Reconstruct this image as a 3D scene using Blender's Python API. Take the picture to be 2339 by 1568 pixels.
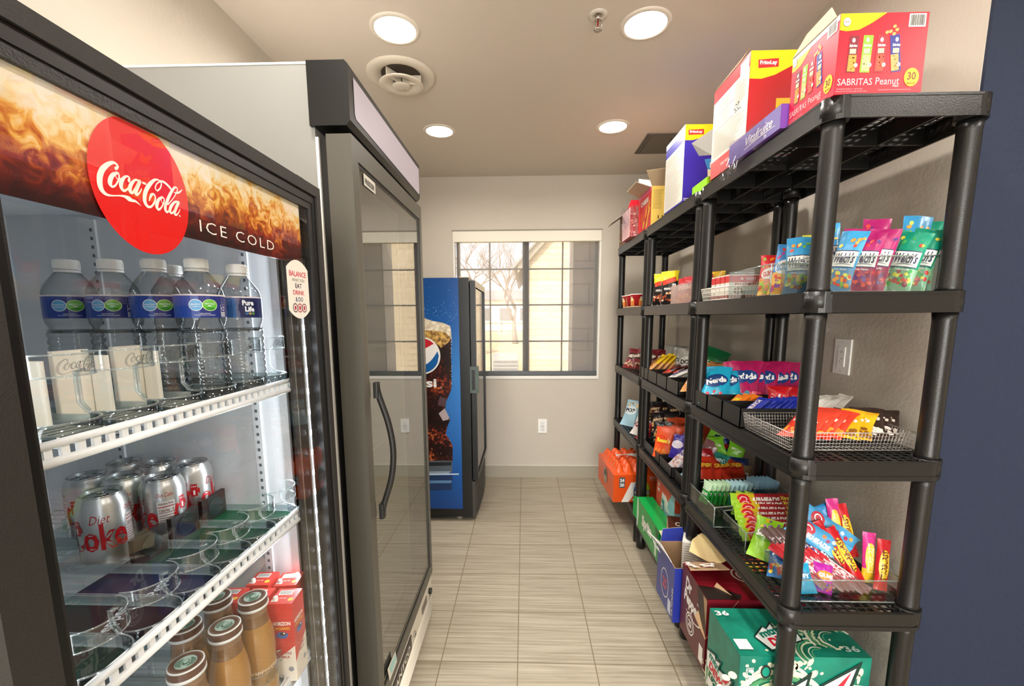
import bpy, math, random
from mathutils import Vector, Matrix, Euler
from math import sin, cos, pi, radians, sqrt
for o in list(bpy.data.objects): bpy.data.objects.remove(o)
SC = bpy.context.scene
COL = SC.collection
# ---------------------------------------------------------------- camera
F_PX, CX, CY, IW, IH = 970.0, 1169.5, 855.7, 2339, 1568
CAM_H = 1.36
def _basis():
    y = Vector((1197-CX, 724-CY, F_PX)).normalized()
    d = Vector((1200-CX, 8000-CY, F_PX)); d = (d - y*d.dot(y)).normalized()
    x = d.cross(y)
    return x, y, d
_X, _Y, _D = _basis()
def at(px, py, X=None, Y=None, Z=None):
    """point of the place seen at a pixel of the photo, on the plane X, Y or Z"""
    r = Vector((px-CX, py-CY, F_PX))
    r = Vector((r.dot(_X), r.dot(_Y), -r.dot(_D)))
    if X is not None: t = X/r.x
    elif Y is not None: t = Y/r.y
    else: t = (Z-CAM_H)/r.z
    return Vector((0, 0, CAM_H)) + r*t
cam_d = bpy.data.cameras.new('camera'); cam = bpy.data.objects.new('camera', cam_d); COL.objects.link(cam)
right = Vector((_X[0], _Y[0], -_D[0])); down = Vector((_X[1], _Y[1], -_D[1])); fwd = Vector((_X[2], _Y[2], -_D[2]))
cam.matrix_world = Matrix(((right.x, -down.x, -fwd.x, 0), (right.y, -down.y, -fwd.y, 0), (right.z, -down.z, -fwd.z, CAM_H), (0, 0, 0, 1)))
cam_d.sensor_width = 36; cam_d.lens = F_PX/IW*36; cam_d.shift_y = (CY-IH/2)/IW; cam_d.clip_start = 0.01
SC.camera = cam
# ---------------------------------------------------------------- light
SC.view_settings.view_transform = 'Standard'; SC.view_settings.look = 'None'
SC.view_settings.gamma = 1; SC.view_settings.use_curve_mapping = False
SC.view_settings.exposure = 0.06
W = bpy.data.worlds.new('sky'); SC.world = W; W.use_nodes = True
nt = W.node_tree; nt.nodes.clear()
wo = nt.nodes.new('ShaderNodeOutputWorld'); bg = nt.nodes.new('ShaderNodeBackground')
sk = nt.nodes.new('ShaderNodeTexSky'); sk.sky_type = 'HOSEK_WILKIE'; sk.turbidity = 9; sk.ground_albedo = 0.5
sk.sun_direction = Vector((-0.5, -0.55, 0.67)).normalized()
bg.inputs[1].default_value = 15
nt.links.new(sk.outputs[0], bg.inputs[0]); nt.links.new(bg.outputs[0], wo.inputs[0])
sun_d = bpy.data.lights.new('sun', 'SUN'); sun = bpy.data.objects.new('sun', sun_d); COL.objects.link(sun)
sun_d.energy = 12; sun_d.angle = radians(1); sun_d.color = (1, .95, .85)
sun.rotation_euler = Vector((0.35, 0.62, -0.70)).to_track_quat('-Z', 'Y').to_euler()
CEIL = 2.448
LAMPS = [(-.49, 1.765), (.457, 1.771), (-.498, 2.66), (.514, 2.64), (-.49, .87), (.457, .87), (-.49, -.2), (.457, -.2),
         (1.7, .2), (1.7, -1.0), (-.2, -1.6), (1.0, -1.6)]  # lamps after the visible ones are unseen, added as fill light
LAMP_W = 8.6
# ---------------------------------------------------------------- materials
def lin(c):
    if isinstance(c, str):
        c = c.lstrip('#'); c = [int(c[i:i+2], 16)/255 for i in (0, 2, 4)]
    return tuple(x/12.92 if x <= .04045 else ((x+.055)/1.055)**2.4 for x in c)
MATS = {}
def mat(col, rough=.5, metal=0., bump=0., bscale=60., emit=0., trans=0., coat=0., var=0.):
    key = (col, rough, metal, bump, bscale, emit, trans, coat, var)
    if key in MATS: return MATS[key]
    m = bpy.data.materials.new('surface_%03d' % len(MATS)); m.use_nodes = True
    n = m.node_tree; p = n.nodes['Principled BSDF']
    c = lin(col)+(1,)
    p.inputs['Base Color'].default_value = c
    p.inputs['Roughness'].default_value = rough; p.inputs['Metallic'].default_value = metal
    if coat: p.inputs['Coat Weight'].default_value = coat; p.inputs['Coat Roughness'].default_value = .15
    if emit: p.inputs['Emission Color'].default_value = c; p.inputs['Emission Strength'].default_value = emit
    if trans: p.inputs['Transmission Weight'].default_value = trans; p.inputs['IOR'].default_value = 1.35
    tc = n.nodes.new('ShaderNodeTexCoord')
    if bump:
        nz = n.nodes.new('ShaderNodeTexNoise'); nz.inputs['Scale'].default_value = bscale; nz.inputs['Detail'].default_value = 3
        b = n.nodes.new('ShaderNodeBump'); b.inputs['Strength'].default_value = bump; b.inputs['Distance'].default_value = .004
        n.links.new(tc.outputs['Object'], nz.inputs['Vector']); n.links.new(nz.outputs[0], b.inputs['Height']); n.links.new(b.outputs[0], p.inputs['Normal'])
    if var:
        nz = n.nodes.new('ShaderNodeTexNoise'); nz.inputs['Scale'].default_value = 9; nz.inputs['Detail'].default_value = 6
        mx = n.nodes.new('ShaderNodeMixRGB'); mx.blend_type = 'MULTIPLY'; mx.inputs[1].default_value = c; mx.inputs[0].default_value = var
        n.links.new(tc.outputs['Object'], nz.inputs['Vector']); n.links.new(nz.outputs[0], mx.inputs[2]); n.links.new(mx.outputs[0], p.inputs['Base Color'])
    MATS[key] = m; return m
def glass(tint='#ffffff', ior=1.5, rough=0., floor_=0., body=0., bodycol='#ffffff', rim=None):
    key = ('glass', tint, ior, rough, floor_, body, bodycol, rim)
    if key in MATS: return MATS[key]
    m = bpy.data.materials.new('clear_%03d' % len(MATS)); m.use_nodes = True
    n = m.node_tree; n.nodes.clear()
    out = n.nodes.new('ShaderNodeOutputMaterial'); tr = n.nodes.new('ShaderNodeBsdfTransparent'); tr.inputs[0].default_value = lin(tint)+(1,)
    gl = n.nodes.new('ShaderNodeBsdfGlossy'); gl.inputs['Roughness'].default_value = rough
    lw = n.nodes.new('ShaderNodeLayerWeight'); lw.inputs[0].default_value = .5; f0 = ((ior-1)/(ior+1))**2
    pw = n.nodes.new('ShaderNodeMath'); pw.operation = 'POWER'; pw.inputs[1].default_value = 5; n.links.new(lw.outputs['Facing'], pw.inputs[0])
    fr = n.nodes.new('ShaderNodeMath'); fr.operation = 'MULTIPLY_ADD'; fr.inputs[1].default_value = 1-f0; fr.inputs[2].default_value = 2*f0; n.links.new(pw.outputs[0], fr.inputs[0])
    mx = n.nodes.new('ShaderNodeMath'); mx.operation = 'MAXIMUM'; mx.inputs[1].default_value = floor_
    n.links.new(fr.outputs[0], mx.inputs[0])
    sh = tr.outputs[0]
    if rim:   # a thick-walled rim absorbs more
        p3 = n.nodes.new('ShaderNodeMath'); p3.operation = 'POWER'; p3.inputs[1].default_value = 2.2; n.links.new(lw.outputs['Facing'], p3.inputs[0])
        mc = n.nodes.new('ShaderNodeMixRGB'); mc.inputs[1].default_value = lin(tint)+(1,); mc.inputs[2].default_value = lin(rim)+(1,); n.links.new(p3.outputs[0], mc.inputs[0]); n.links.new(mc.outputs[0], tr.inputs[0])
    if body:
        df = n.nodes.new('ShaderNodeBsdfDiffuse'); df.inputs[0].default_value = lin(bodycol)+(1,)
        m2 = n.nodes.new('ShaderNodeMixShader'); m2.inputs[0].default_value = body
        n.links.new(tr.outputs[0], m2.inputs[1]); n.links.new(df.outputs[0], m2.inputs[2]); sh = m2.outputs[0]
    ms = n.nodes.new('ShaderNodeMixShader')
    n.links.new(mx.outputs[0], ms.inputs[0]); n.links.new(sh, ms.inputs[1]); n.links.new(gl.outputs[0], ms.inputs[2]); n.links.new(ms.outputs[0], out.inputs[0])
    MATS[key] = m; return m
def film(col, rough=.28, metal=0., b=.35):   # printed plastic film
    return mat(col, rough, metal, b, 45.)
# ---------------------------------------------------------------- mesh builder
class MB:
    def __init__(s): s.v = []; s.f = []; s.m = []; s.mats = []; s.sm = []
    def mi(s, m):
        if m not in s.mats: s.mats.append(m)
        return s.mats.index(m)
    def add(s, vs, fs, m, smooth=False):
        b = len(s.v); s.v += [tuple(x) for x in vs]; i = s.mi(m)
        for f in fs: s.f.append(tuple(b+k for k in f)); s.m.append(i); s.sm.append(smooth)
    def box(s, x0, y0, z0, x1, y1, z1, m, M=None):
        vs = [Vector((x, y, z)) for z in (z0, z1) for y in (y0, y1) for x in (x0, x1)]
        if M: vs = [M @ v for v in vs]
        s.add(vs, [(0, 2, 3, 1), (4, 5, 7, 6), (0, 1, 5, 4), (2, 6, 7, 3), (0, 4, 6, 2), (1, 3, 7, 5)], m)
    def bevbox(s, x0, y0, z0, x1, y1, z1, r, m, n=3, M=None):
        # box with rounded vertical edges and small chamfer top/bottom
        pts = []
        for cx, cy, a0 in ((x1-r, y1-r, 0), (x0+r, y1-r, 90), (x0+r, y0+r, 180), (x1-r, y0+r, 270)):
            for k in range(n+1):
                a = radians(a0+90*k/n); pts.append((cx+r*cos(a), cy+r*sin(a)))
        s.prism(pts, z0, z1, m, M=M)
    def prism(s, pts, z0, z1, m, M=None, smooth=False):
        n = len(pts); vs = [Vector((x, y, z0)) for x, y in pts]+[Vector((x, y, z1)) for x, y in pts]
        if M: vs = [M @ v for v in vs]
        s.add(vs, [tuple(range(n-1, -1, -1)), tuple(range(n, 2*n))], m)
        s.add(vs, [(i, (i+1) % n, n+(i+1) % n, n+i) for i in range(n)], m, smooth)
    def lathe(s, prof, m, n=24, M=None, closed=False, ms=None, smooth=True):
        # prof: (r,z) ; revolve around z
        vs = []
        for r, z in prof:
            for k in range(n): a = 2*pi*k/n; vs.append(Vector((r*cos(a), r*sin(a), z)))
        if M: vs = [M @ v for v in vs]
        b = len(s.v); s.v += [tuple(v) for v in vs]
        for i in range(len(prof)-1):
            mm = ms[i] if ms else m; ix = s.mi(mm)
            for k in range(n):
                k2 = (k+1) % n
                s.f.append((b+i*n+k, b+i*n+k2, b+(i+1)*n+k2, b+(i+1)*n+k)); s.m.append(ix); s.sm.append(smooth)
        for i, rev in ((0, True), (len(prof)-1, False)):
            if prof[i][0] > 1e-5 and closed:
                f = [b+i*n+k for k in range(n)]
                if rev: f.reverse()
                s.f.append(tuple(f)); s.m.append(s.mi(m)); s.sm.append(False)
    def cyl(s, p0, p1, r, m, n=16, r1=None, smooth=True):
        p0 = Vector(p0); p1 = Vector(p1); d = (p1-p0); L = d.length; q = d.to_track_quat('Z', 'Y').to_matrix().to_4x4()
        s.lathe([(r, 0), (r if r1 is None else r1, L)], m, n, Matrix.Translation(p0) @ q, True, smooth=smooth)
    def tube(s, pts, r, m, n=8, closed=False):
        pts = [Vector(p) for p in pts]; N = len(pts); vs = []
        up = Vector((0, 0, 1)); ov = pts[-1]-pts[0] if not closed else Vector((0, 0, 0))
        if N == 2 or (ov.length > 1e-6 and abs(ov.normalized().z) > .8): up = Vector((0, 0, 1)) if abs(ov.normalized().z) < .8 else Vector((1, .02, 0))
        for i, p in enumerate(pts):
            if closed: d = pts[(i+1) % N]-pts[i-1]
            else: d = pts[min(i+1, N-1)]-pts[max(i-1, 0)]
            d.normalize(); a = d.cross(up)
            if a.length < .02: a = d.cross(Vector((0, 1, 0)))
            a.normalize(); b_ = a.cross(d)
            rr = r[i] if isinstance(r, (list, tuple)) else r
            for k in range(n): t = 2*pi*k/n; vs.append(p+(a*cos(t)+b_*sin(t))*rr)
        fs = []
        for i in range(N if closed else N-1):
            j = (i+1) % N
            for k in range(n): k2 = (k+1) % n; fs.append((i*n+k, i*n+k2, j*n+k2, j*n+k))
        if not closed: fs += [tuple(range(n-1, -1, -1)), tuple((N-1)*n+k for k in range(n))]
        s.add(vs, fs, m, True)
    def grid(s, fn, nu, nv, m, smooth=True, matfn=None, flip=False):
        b = len(s.v)
        for j in range(nv+1):
            for i in range(nu+1): s.v.append(tuple(fn(i/nu, j/nv)))
        for j in range(nv):
            for i in range(nu):
                f = (b+j*(nu+1)+i, b+j*(nu+1)+i+1, b+(j+1)*(nu+1)+i+1, b+(j+1)*(nu+1)+i)
                if flip: f = f[::-1]
                s.f.append(f); s.m.append(s.mi(matfn((i+.5)/nu, (j+.5)/nv) if matfn else m)); s.sm.append(smooth)
    def build(s, name, parent=None, origin=None, world=True):
        """origin given: vertices are world coordinates and the object sits at origin. world=False: local to parent"""
        me = bpy.data.meshes.new(name)
        if parent is not None:
            off = Vector(parent.location) if world else Vector((0, 0, 0))
            if world and parent.parent is not None: off = off+Vector(parent.parent.location)
        elif origin is not None: off = Vector(origin)
        elif world:
            xs = [v[0] for v in s.v]; ys = [v[1] for v in s.v]; zs = [v[2] for v in s.v]
            off = Vector(((min(xs)+max(xs))/2, (min(ys)+max(ys))/2, min(zs)))
        else: off = Vector((0, 0, 0))
        me.from_pydata([(v[0]-off.x, v[1]-off.y, v[2]-off.z) for v in s.v], [], s.f)
        for m in s.mats: me.materials.append(m)
        me.polygons.foreach_set('material_index', s.m); me.polygons.foreach_set('use_smooth', s.sm)
        me.update()
        o = bpy.data.objects.new(name, me); COL.objects.link(o)
        if parent is not None: o.parent = parent
        elif world: o.location = off
        return o
def tag(o, label=None, cat=None, group=None, kind=None):
    if label: o['label'] = label
    if cat: o['category'] = cat
    if group: o['group'] = group
    if kind: o['kind'] = kind
    return o
def thing(name, label, cat, loc=(0, 0, 0), rot=(0, 0, 0), group=None):
    o = bpy.data.objects.new(name, None); COL.objects.link(o); o.empty_display_size = .05
    o.location = loc; o.rotation_euler = rot
    return tag(o, label, cat, group)
def struct(mb, name): return tag(mb.build(name), kind='structure')
def dup(o, loc=None, rot=None, label=None, group=None, parent=None):
    c = o.copy(); COL.objects.link(c)
    if parent is not None: c.parent = parent
    if loc is not None: c.location = loc
    if rot is not None: c.rotation_euler = rot
    if label: c['label'] = label
    if group: c['group'] = group
    for ch in list(o.children): dup(ch, parent=c)
    return c
# ---------------------------------------------------------------- printing on surfaces
_TX = {}
def text_mesh(s, bold=0., shear=0., space=1.):
    k = (s, bold, shear, space)
    if k in _TX: return _TX[k]
    cu = bpy.data.curves.new('t', 'FONT'); cu.body = s; cu.size = 1; cu.offset = bold; cu.shear = shear; cu.space_character = space
    cu.resolution_u = 2; cu.align_x = 'CENTER'; cu.fill_mode = 'FRONT' if hasattr(cu, 'fill_mode') else cu.fill_mode
    o = bpy.data.objects.new('t', cu); COL.objects.link(o); bpy.context.view_layer.update()
    me = o.evaluated_get(bpy.context.evaluated_depsgraph_get()).to_mesh()
    vs = [(v.co.x, v.co.y) for v in me.vertices]; fs = [tuple(p.vertices) for p in me.polygons]
    if vs:
        x0 = min(v[0] for v in vs); x1 = max(v[0] for v in vs); y0 = min(v[1] for v in vs); y1 = max(v[1] for v in vs)
        vs = [(v[0]-(x0+x1)/2, v[1]-(y0+y1)/2) for v in vs]; dims = (x1-x0, y1-y0)
    else: dims = (1, 1)
    bpy.data.objects.remove(o); bpy.data.curves.remove(cu)
    _TX[k] = (vs, fs, dims); return _TX[k]
class Face:
    """printing frame: S(u,v,e) gives the 3D point, e metres proud of the surface"""
    def __init__(s, mb, S, step=1e9): s.mb = mb; s.S = S; s.step = step
    def tf(s, pts, c=(0, 0), rot=0.):
        if rot:
            a = radians(rot); return [(c[0]+(x-c[0])*cos(a)-(y-c[1])*sin(a), c[1]+(x-c[0])*sin(a)+(y-c[1])*cos(a)) for x, y in pts]
        return pts
    def raw(s, pts, fs, m, e): s.mb.add([s.S(u, v, e) for u, v in pts], fs, m, True)
    def rect(s, u0, v0, u1, v1, m, e=.0003, rot=0.):
        nu = max(1, int(abs(u1-u0)/s.step+.99)); nv = max(1, int(abs(v1-v0)/s.step+.99))
        nu = min(nu, 40); nv = min(nv, 40)
        pts = [(u0+(u1-u0)*i/nu, v0+(v1-v0)*j/nv) for j in range(nv+1) for i in range(nu+1)]
        pts = s.tf(pts, ((u0+u1)/2, (v0+v1)/2), rot)
        s.raw(pts, [(j*(nu+1)+i, j*(nu+1)+i+1, (j+1)*(nu+1)+i+1, (j+1)*(nu+1)+i) for j in range(nv) for i in range(nu)], m, e)
    def ell(s, cu, cv, ru, rv, m, e=.0004, rot=0., n=24, a0=0, a1=360, r0=0.):
        rings = 1 if s.step > 1 else max(1, int(max(ru, rv)/s.step+.99)); rings = min(rings, 6)
        pts = []; full = abs(a1-a0) >= 360; N = n if full else n+1
        for j in range(rings+1):
            q = r0+(1-r0)*j/rings
            for k in range(N): a = radians(a0+(a1-a0)*k/n); pts.append((cu+ru*q*cos(a), cv+rv*q*sin(a)))
        pts = s.tf(pts, (cu, cv), rot)
        fs = [(j*N+k, (j+1)*N+k, (j+1)*N+(k+1) % N, j*N+(k+1) % N) for j in range(rings) for k in range(n)]
        s.raw(pts, fs, m, e)
    def poly(s, pts, m, e=.0004): s.raw(pts, [tuple(range(len(pts)))], m, e)
    def txt(s, t, u, v, size, m, e=.0006, rot=0., bold=.02, shear=0., width=None, space=1., height=None):
        vs, fs, d = text_mesh(t, bold, shear, space)
        sy = size if height is None else height/d[1]
        sx = size if width is None else width/d[0]
        if width is not None and size is None and height is None: sy = sx
        pts = s.tf([(u+x*sx, v+y*sy) for x, y in vs], (u, v), rot)
        s.raw(pts, fs, m, e)
    def stroke(s, pts, m, e=.0006, sm=4):
        P = catmull(pts, sm); L = []; R = []
        for i, (x, y, w) in enumerate(P):
            a = P[max(i-1, 0)]; b = P[min(i+1, len(P)-1)]; dx = b[0]-a[0]; dy = b[1]-a[1]; l = sqrt(dx*dx+dy*dy) or 1
            L.append((x-dy/l*w/2, y+dx/l*w/2)); R.append((x+dy/l*w/2, y-dx/l*w/2))
        n = len(P); s.raw(L+R, [(i, i+1, n+i+1, n+i) for i in range(n-1)], m, e)
        for i in (0, n-1):
            if P[i][2] > 0: s.ell(P[i][0], P[i][1], P[i][2]/2, P[i][2]/2, m, e, n=10)
def catmull(pts, sm=4):
    out = []
    n = len(pts)
    for i in range(n-1):
        p0 = pts[max(i-1, 0)]; p1 = pts[i]; p2 = pts[i+1]; p3 = pts[min(i+2, n-1)]
        for k in range(sm):
            t = k/sm; out.append(tuple(.5*((2*b)+(-a+c)*t+(2*a-5*b+4*c-d)*t*t+(-a+3*b-3*c+d)*t**3) for a, b, c, d in zip(p0, p1, p2, p3)))
    out.append(tuple(pts[-1])); return out
def plane(mb, O, U, V):
    O = Vector(O); U = Vector(U).normalized(); V = Vector(V).normalized(); N = U.cross(V)
    return Face(mb, lambda u, v, e: O+U*u+V*v+N*e)
def box_faces(mb, w, d, h, M=None):
    """faces of a box w(x) d(y) h(z) standing centred on the origin; u right, v up, origin at the face's lower left"""
    def mk(O, U, V):
        O = Vector(O); U = Vector(U); V = Vector(V); N = U.cross(V)
        if M: return Face(mb, lambda u, v, e: M @ (O+U*u+V*v+N*e))
        return Face(mb, lambda u, v, e: O+U*u+V*v+N*e)
    return dict(front=mk((-w/2, -d/2, 0), (1, 0, 0), (0, 0, 1)), left=mk((-w/2, d/2, 0), (0, -1, 0), (0, 0, 1)),
                right=mk((w/2, -d/2, 0), (0, 1, 0), (0, 0, 1)), top=mk((-w/2, -d/2, h), (1, 0, 0), (0, 1, 0)), back=mk((w/2, d/2, 0), (-1, 0, 0), (0, 0, 1)))
WHITE = '#f4f2ee'
# the script wordmark on the red disc, as pen strokes (x, y, width) in a 2178 x 1568 drawing
WORDMARK = [
 [(610,395,60),(650,350,42),(600,290,45),(540,275,55),(450,310,75),(350,400,95),(295,520,105),(285,650,105),(310,780,95),(370,870,75),(450,920,45),(560,935,25),(680,935,25),(780,950,50),(870,995,95),(940,1030,60),(1000,1045,45),(1060,1090,25),(1115,1138,5)],
 [(620,490,50),(550,520,70),(500,610,85),(495,700,80),(540,755,45),(600,730,32),(650,650,30),(675,570,28),(660,490,30),(620,475,40)],
 [(600,510,15),(610,560,16),(650,605,18),(700,600,20),(760,570,15)],
 [(870,640,55),(880,580,35),(840,550,35),(780,570,50),(720,660,80),(715,760,75),(760,830,55),(820,820,35),(880,760,30)],
 [(1060,640,50),(1010,620,40),(960,650,50),(900,740,75),(890,830,75),(930,880,50),(980,830,40),(1040,720,40),(1085,650,50)],
 [(1090,650,65),(1045,760,70),(1005,870,70),(1030,915,50),(1080,880,30),(1125,800,20)],
 [(1155,680,46),(1200,698,46)],
 [(1500,650,25),(1440,615,35),(1370,630,55),(1280,720,80),(1210,840,85),(1185,960,85),(1195,1070,80),(1250,1150,60),(1320,1150,40),(1380,1070,40),(1400,980,35),(1375,910,35),(1330,910,50),(1300,960,45),(1275,1040,15)],
 [(1440,840,30),(1400,790,28),(1420,710,25),(1480,660,30),(1520,690,30),(1500,780,28),(1440,840,30)],
 [(1480,640,30),(1560,660,50),(1640,720,55),(1710,800,50)],
 [(1530,970,45),(1470,1010,60),(1435,1090,75),(1430,1160,75),(1465,1210,50),(1520,1170,32),(1565,1080,30),(1575,1000,30),(1530,960,40)],
 [(1510,1000,15),(1540,1080,16),(1600,1095,20)],
 [(1605,1120,60),(1660,980,68),(1720,860,62),(1780,775,45),(1825,775,28),(1840,820,22),(1810,900,20),(1740,1010,20),(1650,1110,28)],
 [(1605,1110,60),(1600,1210,68),(1635,1262,45),(1690,1215,25)],
 [(1770,872,12),(1850,880,38),(1900,850,30),(1940,810,4)],
 [(1850,1060,45),(1790,1060,45),(1720,1140,65),(1690,1230,65),(1725,1285,45),(1780,1230,32),(1830,1120,38)],
 [(1865,1070,60),(1815,1180,65),(1785,1280,60),(1812,1320,42),(1860,1280,25),(1895,1210,14)],
 [(1888,1338,40),(1889,1340,40)]]
# ================================================================ the room
XL, XR, YB, YC = -1.071, 1.078, 3.488, 1.115      # left wall, right wall, window wall, corner of the blue wall
def wallmat(col, rough=.75, scale=70., strength=.25, name='painted_texture'):
    m = bpy.data.materials.new(name); m.use_nodes = True; n = m.node_tree; p = n.nodes['Principled BSDF']
    p.inputs['Base Color'].default_value = lin(col)+(1,); p.inputs['Roughness'].default_value = rough
    p.inputs['Specular IOR Level'].default_value = .3
    tc = n.nodes.new('ShaderNodeTexCoord'); nz = n.nodes.new('ShaderNodeTexNoise'); nz.inputs['Scale'].default_value = scale; nz.inputs['Detail'].default_value = 2
    b = n.nodes.new('ShaderNodeBump'); b.inputs['Strength'].default_value = strength; b.inputs['Distance'].default_value = .004
    n.links.new(tc.outputs['Object'], nz.inputs['Vector']); n.links.new(nz.outputs[0], b.inputs['Height']); n.links.new(b.outputs[0], p.inputs['Normal'])
    return m
def floormat():
    m = bpy.data.materials.new('linear_tile'); m.use_nodes = True; n = m.node_tree; L = n.links; p = n.nodes['Principled BSDF']
    tc = n.nodes.new('ShaderNodeTexCoord')
    mp = n.nodes.new('ShaderNodeMapping'); mp.inputs['Scale'].default_value = (2.2, 95, 1); L.new(tc.outputs['Object'], mp.inputs[0])
    n1 = n.nodes.new('ShaderNodeTexNoise'); n1.inputs['Scale'].default_value = 1.; n1.inputs['Detail'].default_value = 5; n1.inputs['Roughness'].default_value = .65; L.new(mp.outputs[0], n1.inputs[0])
    r = n.nodes.new('ShaderNodeValToRGB'); r.color_ramp.elements[0].position = .34; r.color_ramp.elements[1].position = .66
    r.color_ramp.elements[0].color = lin('#958a76')+(1,); r.color_ramp.elements[1].color = lin('#bfb6a3')+(1,); L.new(n1.outputs[0], r.inputs[0])
    br = n.nodes.new('ShaderNodeTexBrick'); br.offset = 0; br.offset_frequency = 2; br.squash = 1
    mp2 = n.nodes.new('ShaderNodeMapping'); mp2.inputs['Location'].default_value = (-.0195, -.12, 0); L.new(tc.outputs['Object'], mp2.inputs[0]); L.new(mp2.outputs[0], br.inputs[0])
    br.inputs['Scale'].default_value = 1; br.inputs['Mortar Size'].default_value = .0022; br.inputs['Mortar Smooth'].default_value = .1
    br.inputs['Brick Width'].default_value = .305; br.inputs['Row Height'].default_value = .2925
    br.inputs['Color1'].default_value = (1, 1, 1, 1); br.inputs['Color2'].default_value = (.9, .9, .9, 1); br.inputs['Bias'].default_value = 0
    mu = n.nodes.new('ShaderNodeMixRGB'); mu.blend_type = 'MULTIPLY'; mu.inputs[0].default_value = 1; L.new(r.outputs[0], mu.inputs[1]); L.new(br.outputs[0], mu.inputs[2])
    mg = n.nodes.new('ShaderNodeMixRGB'); L.new(br.outputs['Fac'], mg.inputs[0]); L.new(mu.outputs[0], mg.inputs[1]); mg.inputs[2].default_value = lin('#7d6f58')+(1,)
    L.new(mg.outputs[0], p.inputs['Base Color']); p.inputs['Roughness'].default_value = .38; p.inputs['Specular IOR Level'].default_value = .35
    b = n.nodes.new('ShaderNodeBump'); b.inputs['Strength'].default_value = .15; b.inputs['Distance'].default_value = .002; L.new(n1.outputs[0], b.inputs['Height']); L.new(b.outputs[0], p.inputs['Normal'])
    return m
M_WALL = wallmat('#c6beb1'); M_WALLR = M_WALL; M_CEIL = wallmat('#d8cdc0', .85, 40, .1); M_BLUE = wallmat('#222a3f', .7, 90, .5)
def solid(name, boxes, m):
    mb = MB()
    for b in boxes: mb.box(*b, m)
    return struct(mb, name)
solid('floor', [(-1.25, -3.2, -.1, 3.6, 3.65, 0)], floormat())
solid('ceiling', [(-1.25, -3.2, CEIL, 3.6, 3.65, CEIL+.1)], M_CEIL)
solid('wall_left', [(XL-.12, -3.1, 0, XL, YB, CEIL)], M_WALL)
solid('wall_right', [(XR, YC+.004, 0, XR+.14, YB, CEIL)], M_WALL)
solid('wall_blue', [(XR+.002, YC-.004, 0, 3.5, YC+.004, CEIL), (XR+.14, YC+.004, 0, 3.5, YC+.1, CEIL)], M_BLUE)
solid('wall_lobby', [(3.5, -3.1, 0, 3.6, YC+.1, CEIL)], M_WALL)
# unseen lobby wall behind the viewpoint; its window opening is added for daylight
solid('wall_front', [(-1.25, -3.2, 0, -.95, -3.1, CEIL), (1.15, -3.2, 0, 3.6, -3.1, CEIL), (-.95, -3.2, 0, 1.15, -3.1, .25), (-.95, -3.2, 2.25, 1.15, -3.1, CEIL)], M_WALL)
w2 = thing('added_window', None, None, (.1, -3.15, .25)); w2['kind'] = 'structure'  # added out-of-view window, put in to light the shelving wall
mb = MB()
for b in ((-.95, -3.17, .25, -.90, -3.12, 2.25), (1.10, -3.17, .25, 1.15, -3.12, 2.25), (-.90, -3.17, .25, 1.10, -3.12, .30), (-.90, -3.17, 2.20, 1.10, -3.12, 2.25), (.07, -3.17, .30, .12, -3.12, 2.20)): mb.box(*b, mat('#3f4244', .45))
mb.build('window_frame', w2)
dl = bpy.data.lights.new('added_daylight', 'AREA'); dl.shape = 'RECTANGLE'; dl.size = 1.9; dl.size_y = 1.85; dl.energy = 95; dl.color = (.95, .965, 1)  # area light added at the opening in place of lobby daylight
dlo = bpy.data.objects.new('added_daylight', dl); COL.objects.link(dlo); dlo.parent = w2; dlo.location = (0, .06, 1.0); dlo.rotation_euler = (radians(90), 0, 0)
# window wall with its opening
wl, wr, wb, wt = -.567, .612, .862, 2.04
solid('wall_back', [(XL-.12, YB, 0, wl, YB+.12, CEIL), (wr, YB, 0, XR+.14, YB+.12, CEIL), (wl, YB, 0, wr, YB+.12, wb), (wl, YB, wt, wr, YB+.12, CEIL)], M_WALL)
M_BASE = mat('#a9a291', .5, bump=.1, bscale=300.)
mb = MB(); mb.box(XL, YB-.010, 0, XR, YB, .103, M_BASE); mb.box(XL, YB-.012, .103, XR, YB, .106, mat('#d9d4c8', .4)); struct(mb, 'baseboard_back')
mb = MB(); mb.box(XR-.010, YC, 0, XR, YB-.012, .103, M_BASE); mb.box(XR-.012, YC, .103, XR, YB-.012, .106, mat('#d9d4c8', .4)); struct(mb, 'baseboard_right')
mb = MB(); mb.box(XL, -3.1, 0, XL+.01, YB-.012, .103, M_BASE); struct(mb, 'baseboard_left')
# ---- window
M_FRAME = mat('#3f4244', .45); M_TRIMW = mat('#e9e7e0', .45)
win = thing('window_1', None, None, (.022, YB+.05, wb)); win['kind'] = 'structure'
mb = MB()
fb = [(wl+.012, wb+.012), (wr-.012, wt)]
y0, y1 = YB+.045, YB+.10
x0, x1, z0, z1 = wl+.020, wr-.020, wb+.012, wt-.02
for b in ((x0, y0, z0, x0+.022, y1, z1), (x1-.022, y0, z0, x1, y1, z1), (x0, y0, z0, x1, y1, z0+.03), (x0, y0, z1-.03, x1, y1, z1), (-.012, y0-.005, z0, .040, y1, z1)): mb.box(*b, M_FRAME)
mb.build('window_frame', win)
mb = MB()
def wp(px, py): return at(px, py, Y=YB+.06)
for px in (1120, 1284):
    x = wp(px, 700).x; mb.box(x-.006, YB+.06, z0+.03, x+.006, YB+.07, z1-.03, M_FRAME)
for py in (615, 697, 780):
    z = wp(1200, py).z; mb.box(x0+.02, YB+.06, z-.006, x1-.02, YB+.07, z+.006, M_FRAME)
mb.build('muntin_bars', win)
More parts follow.
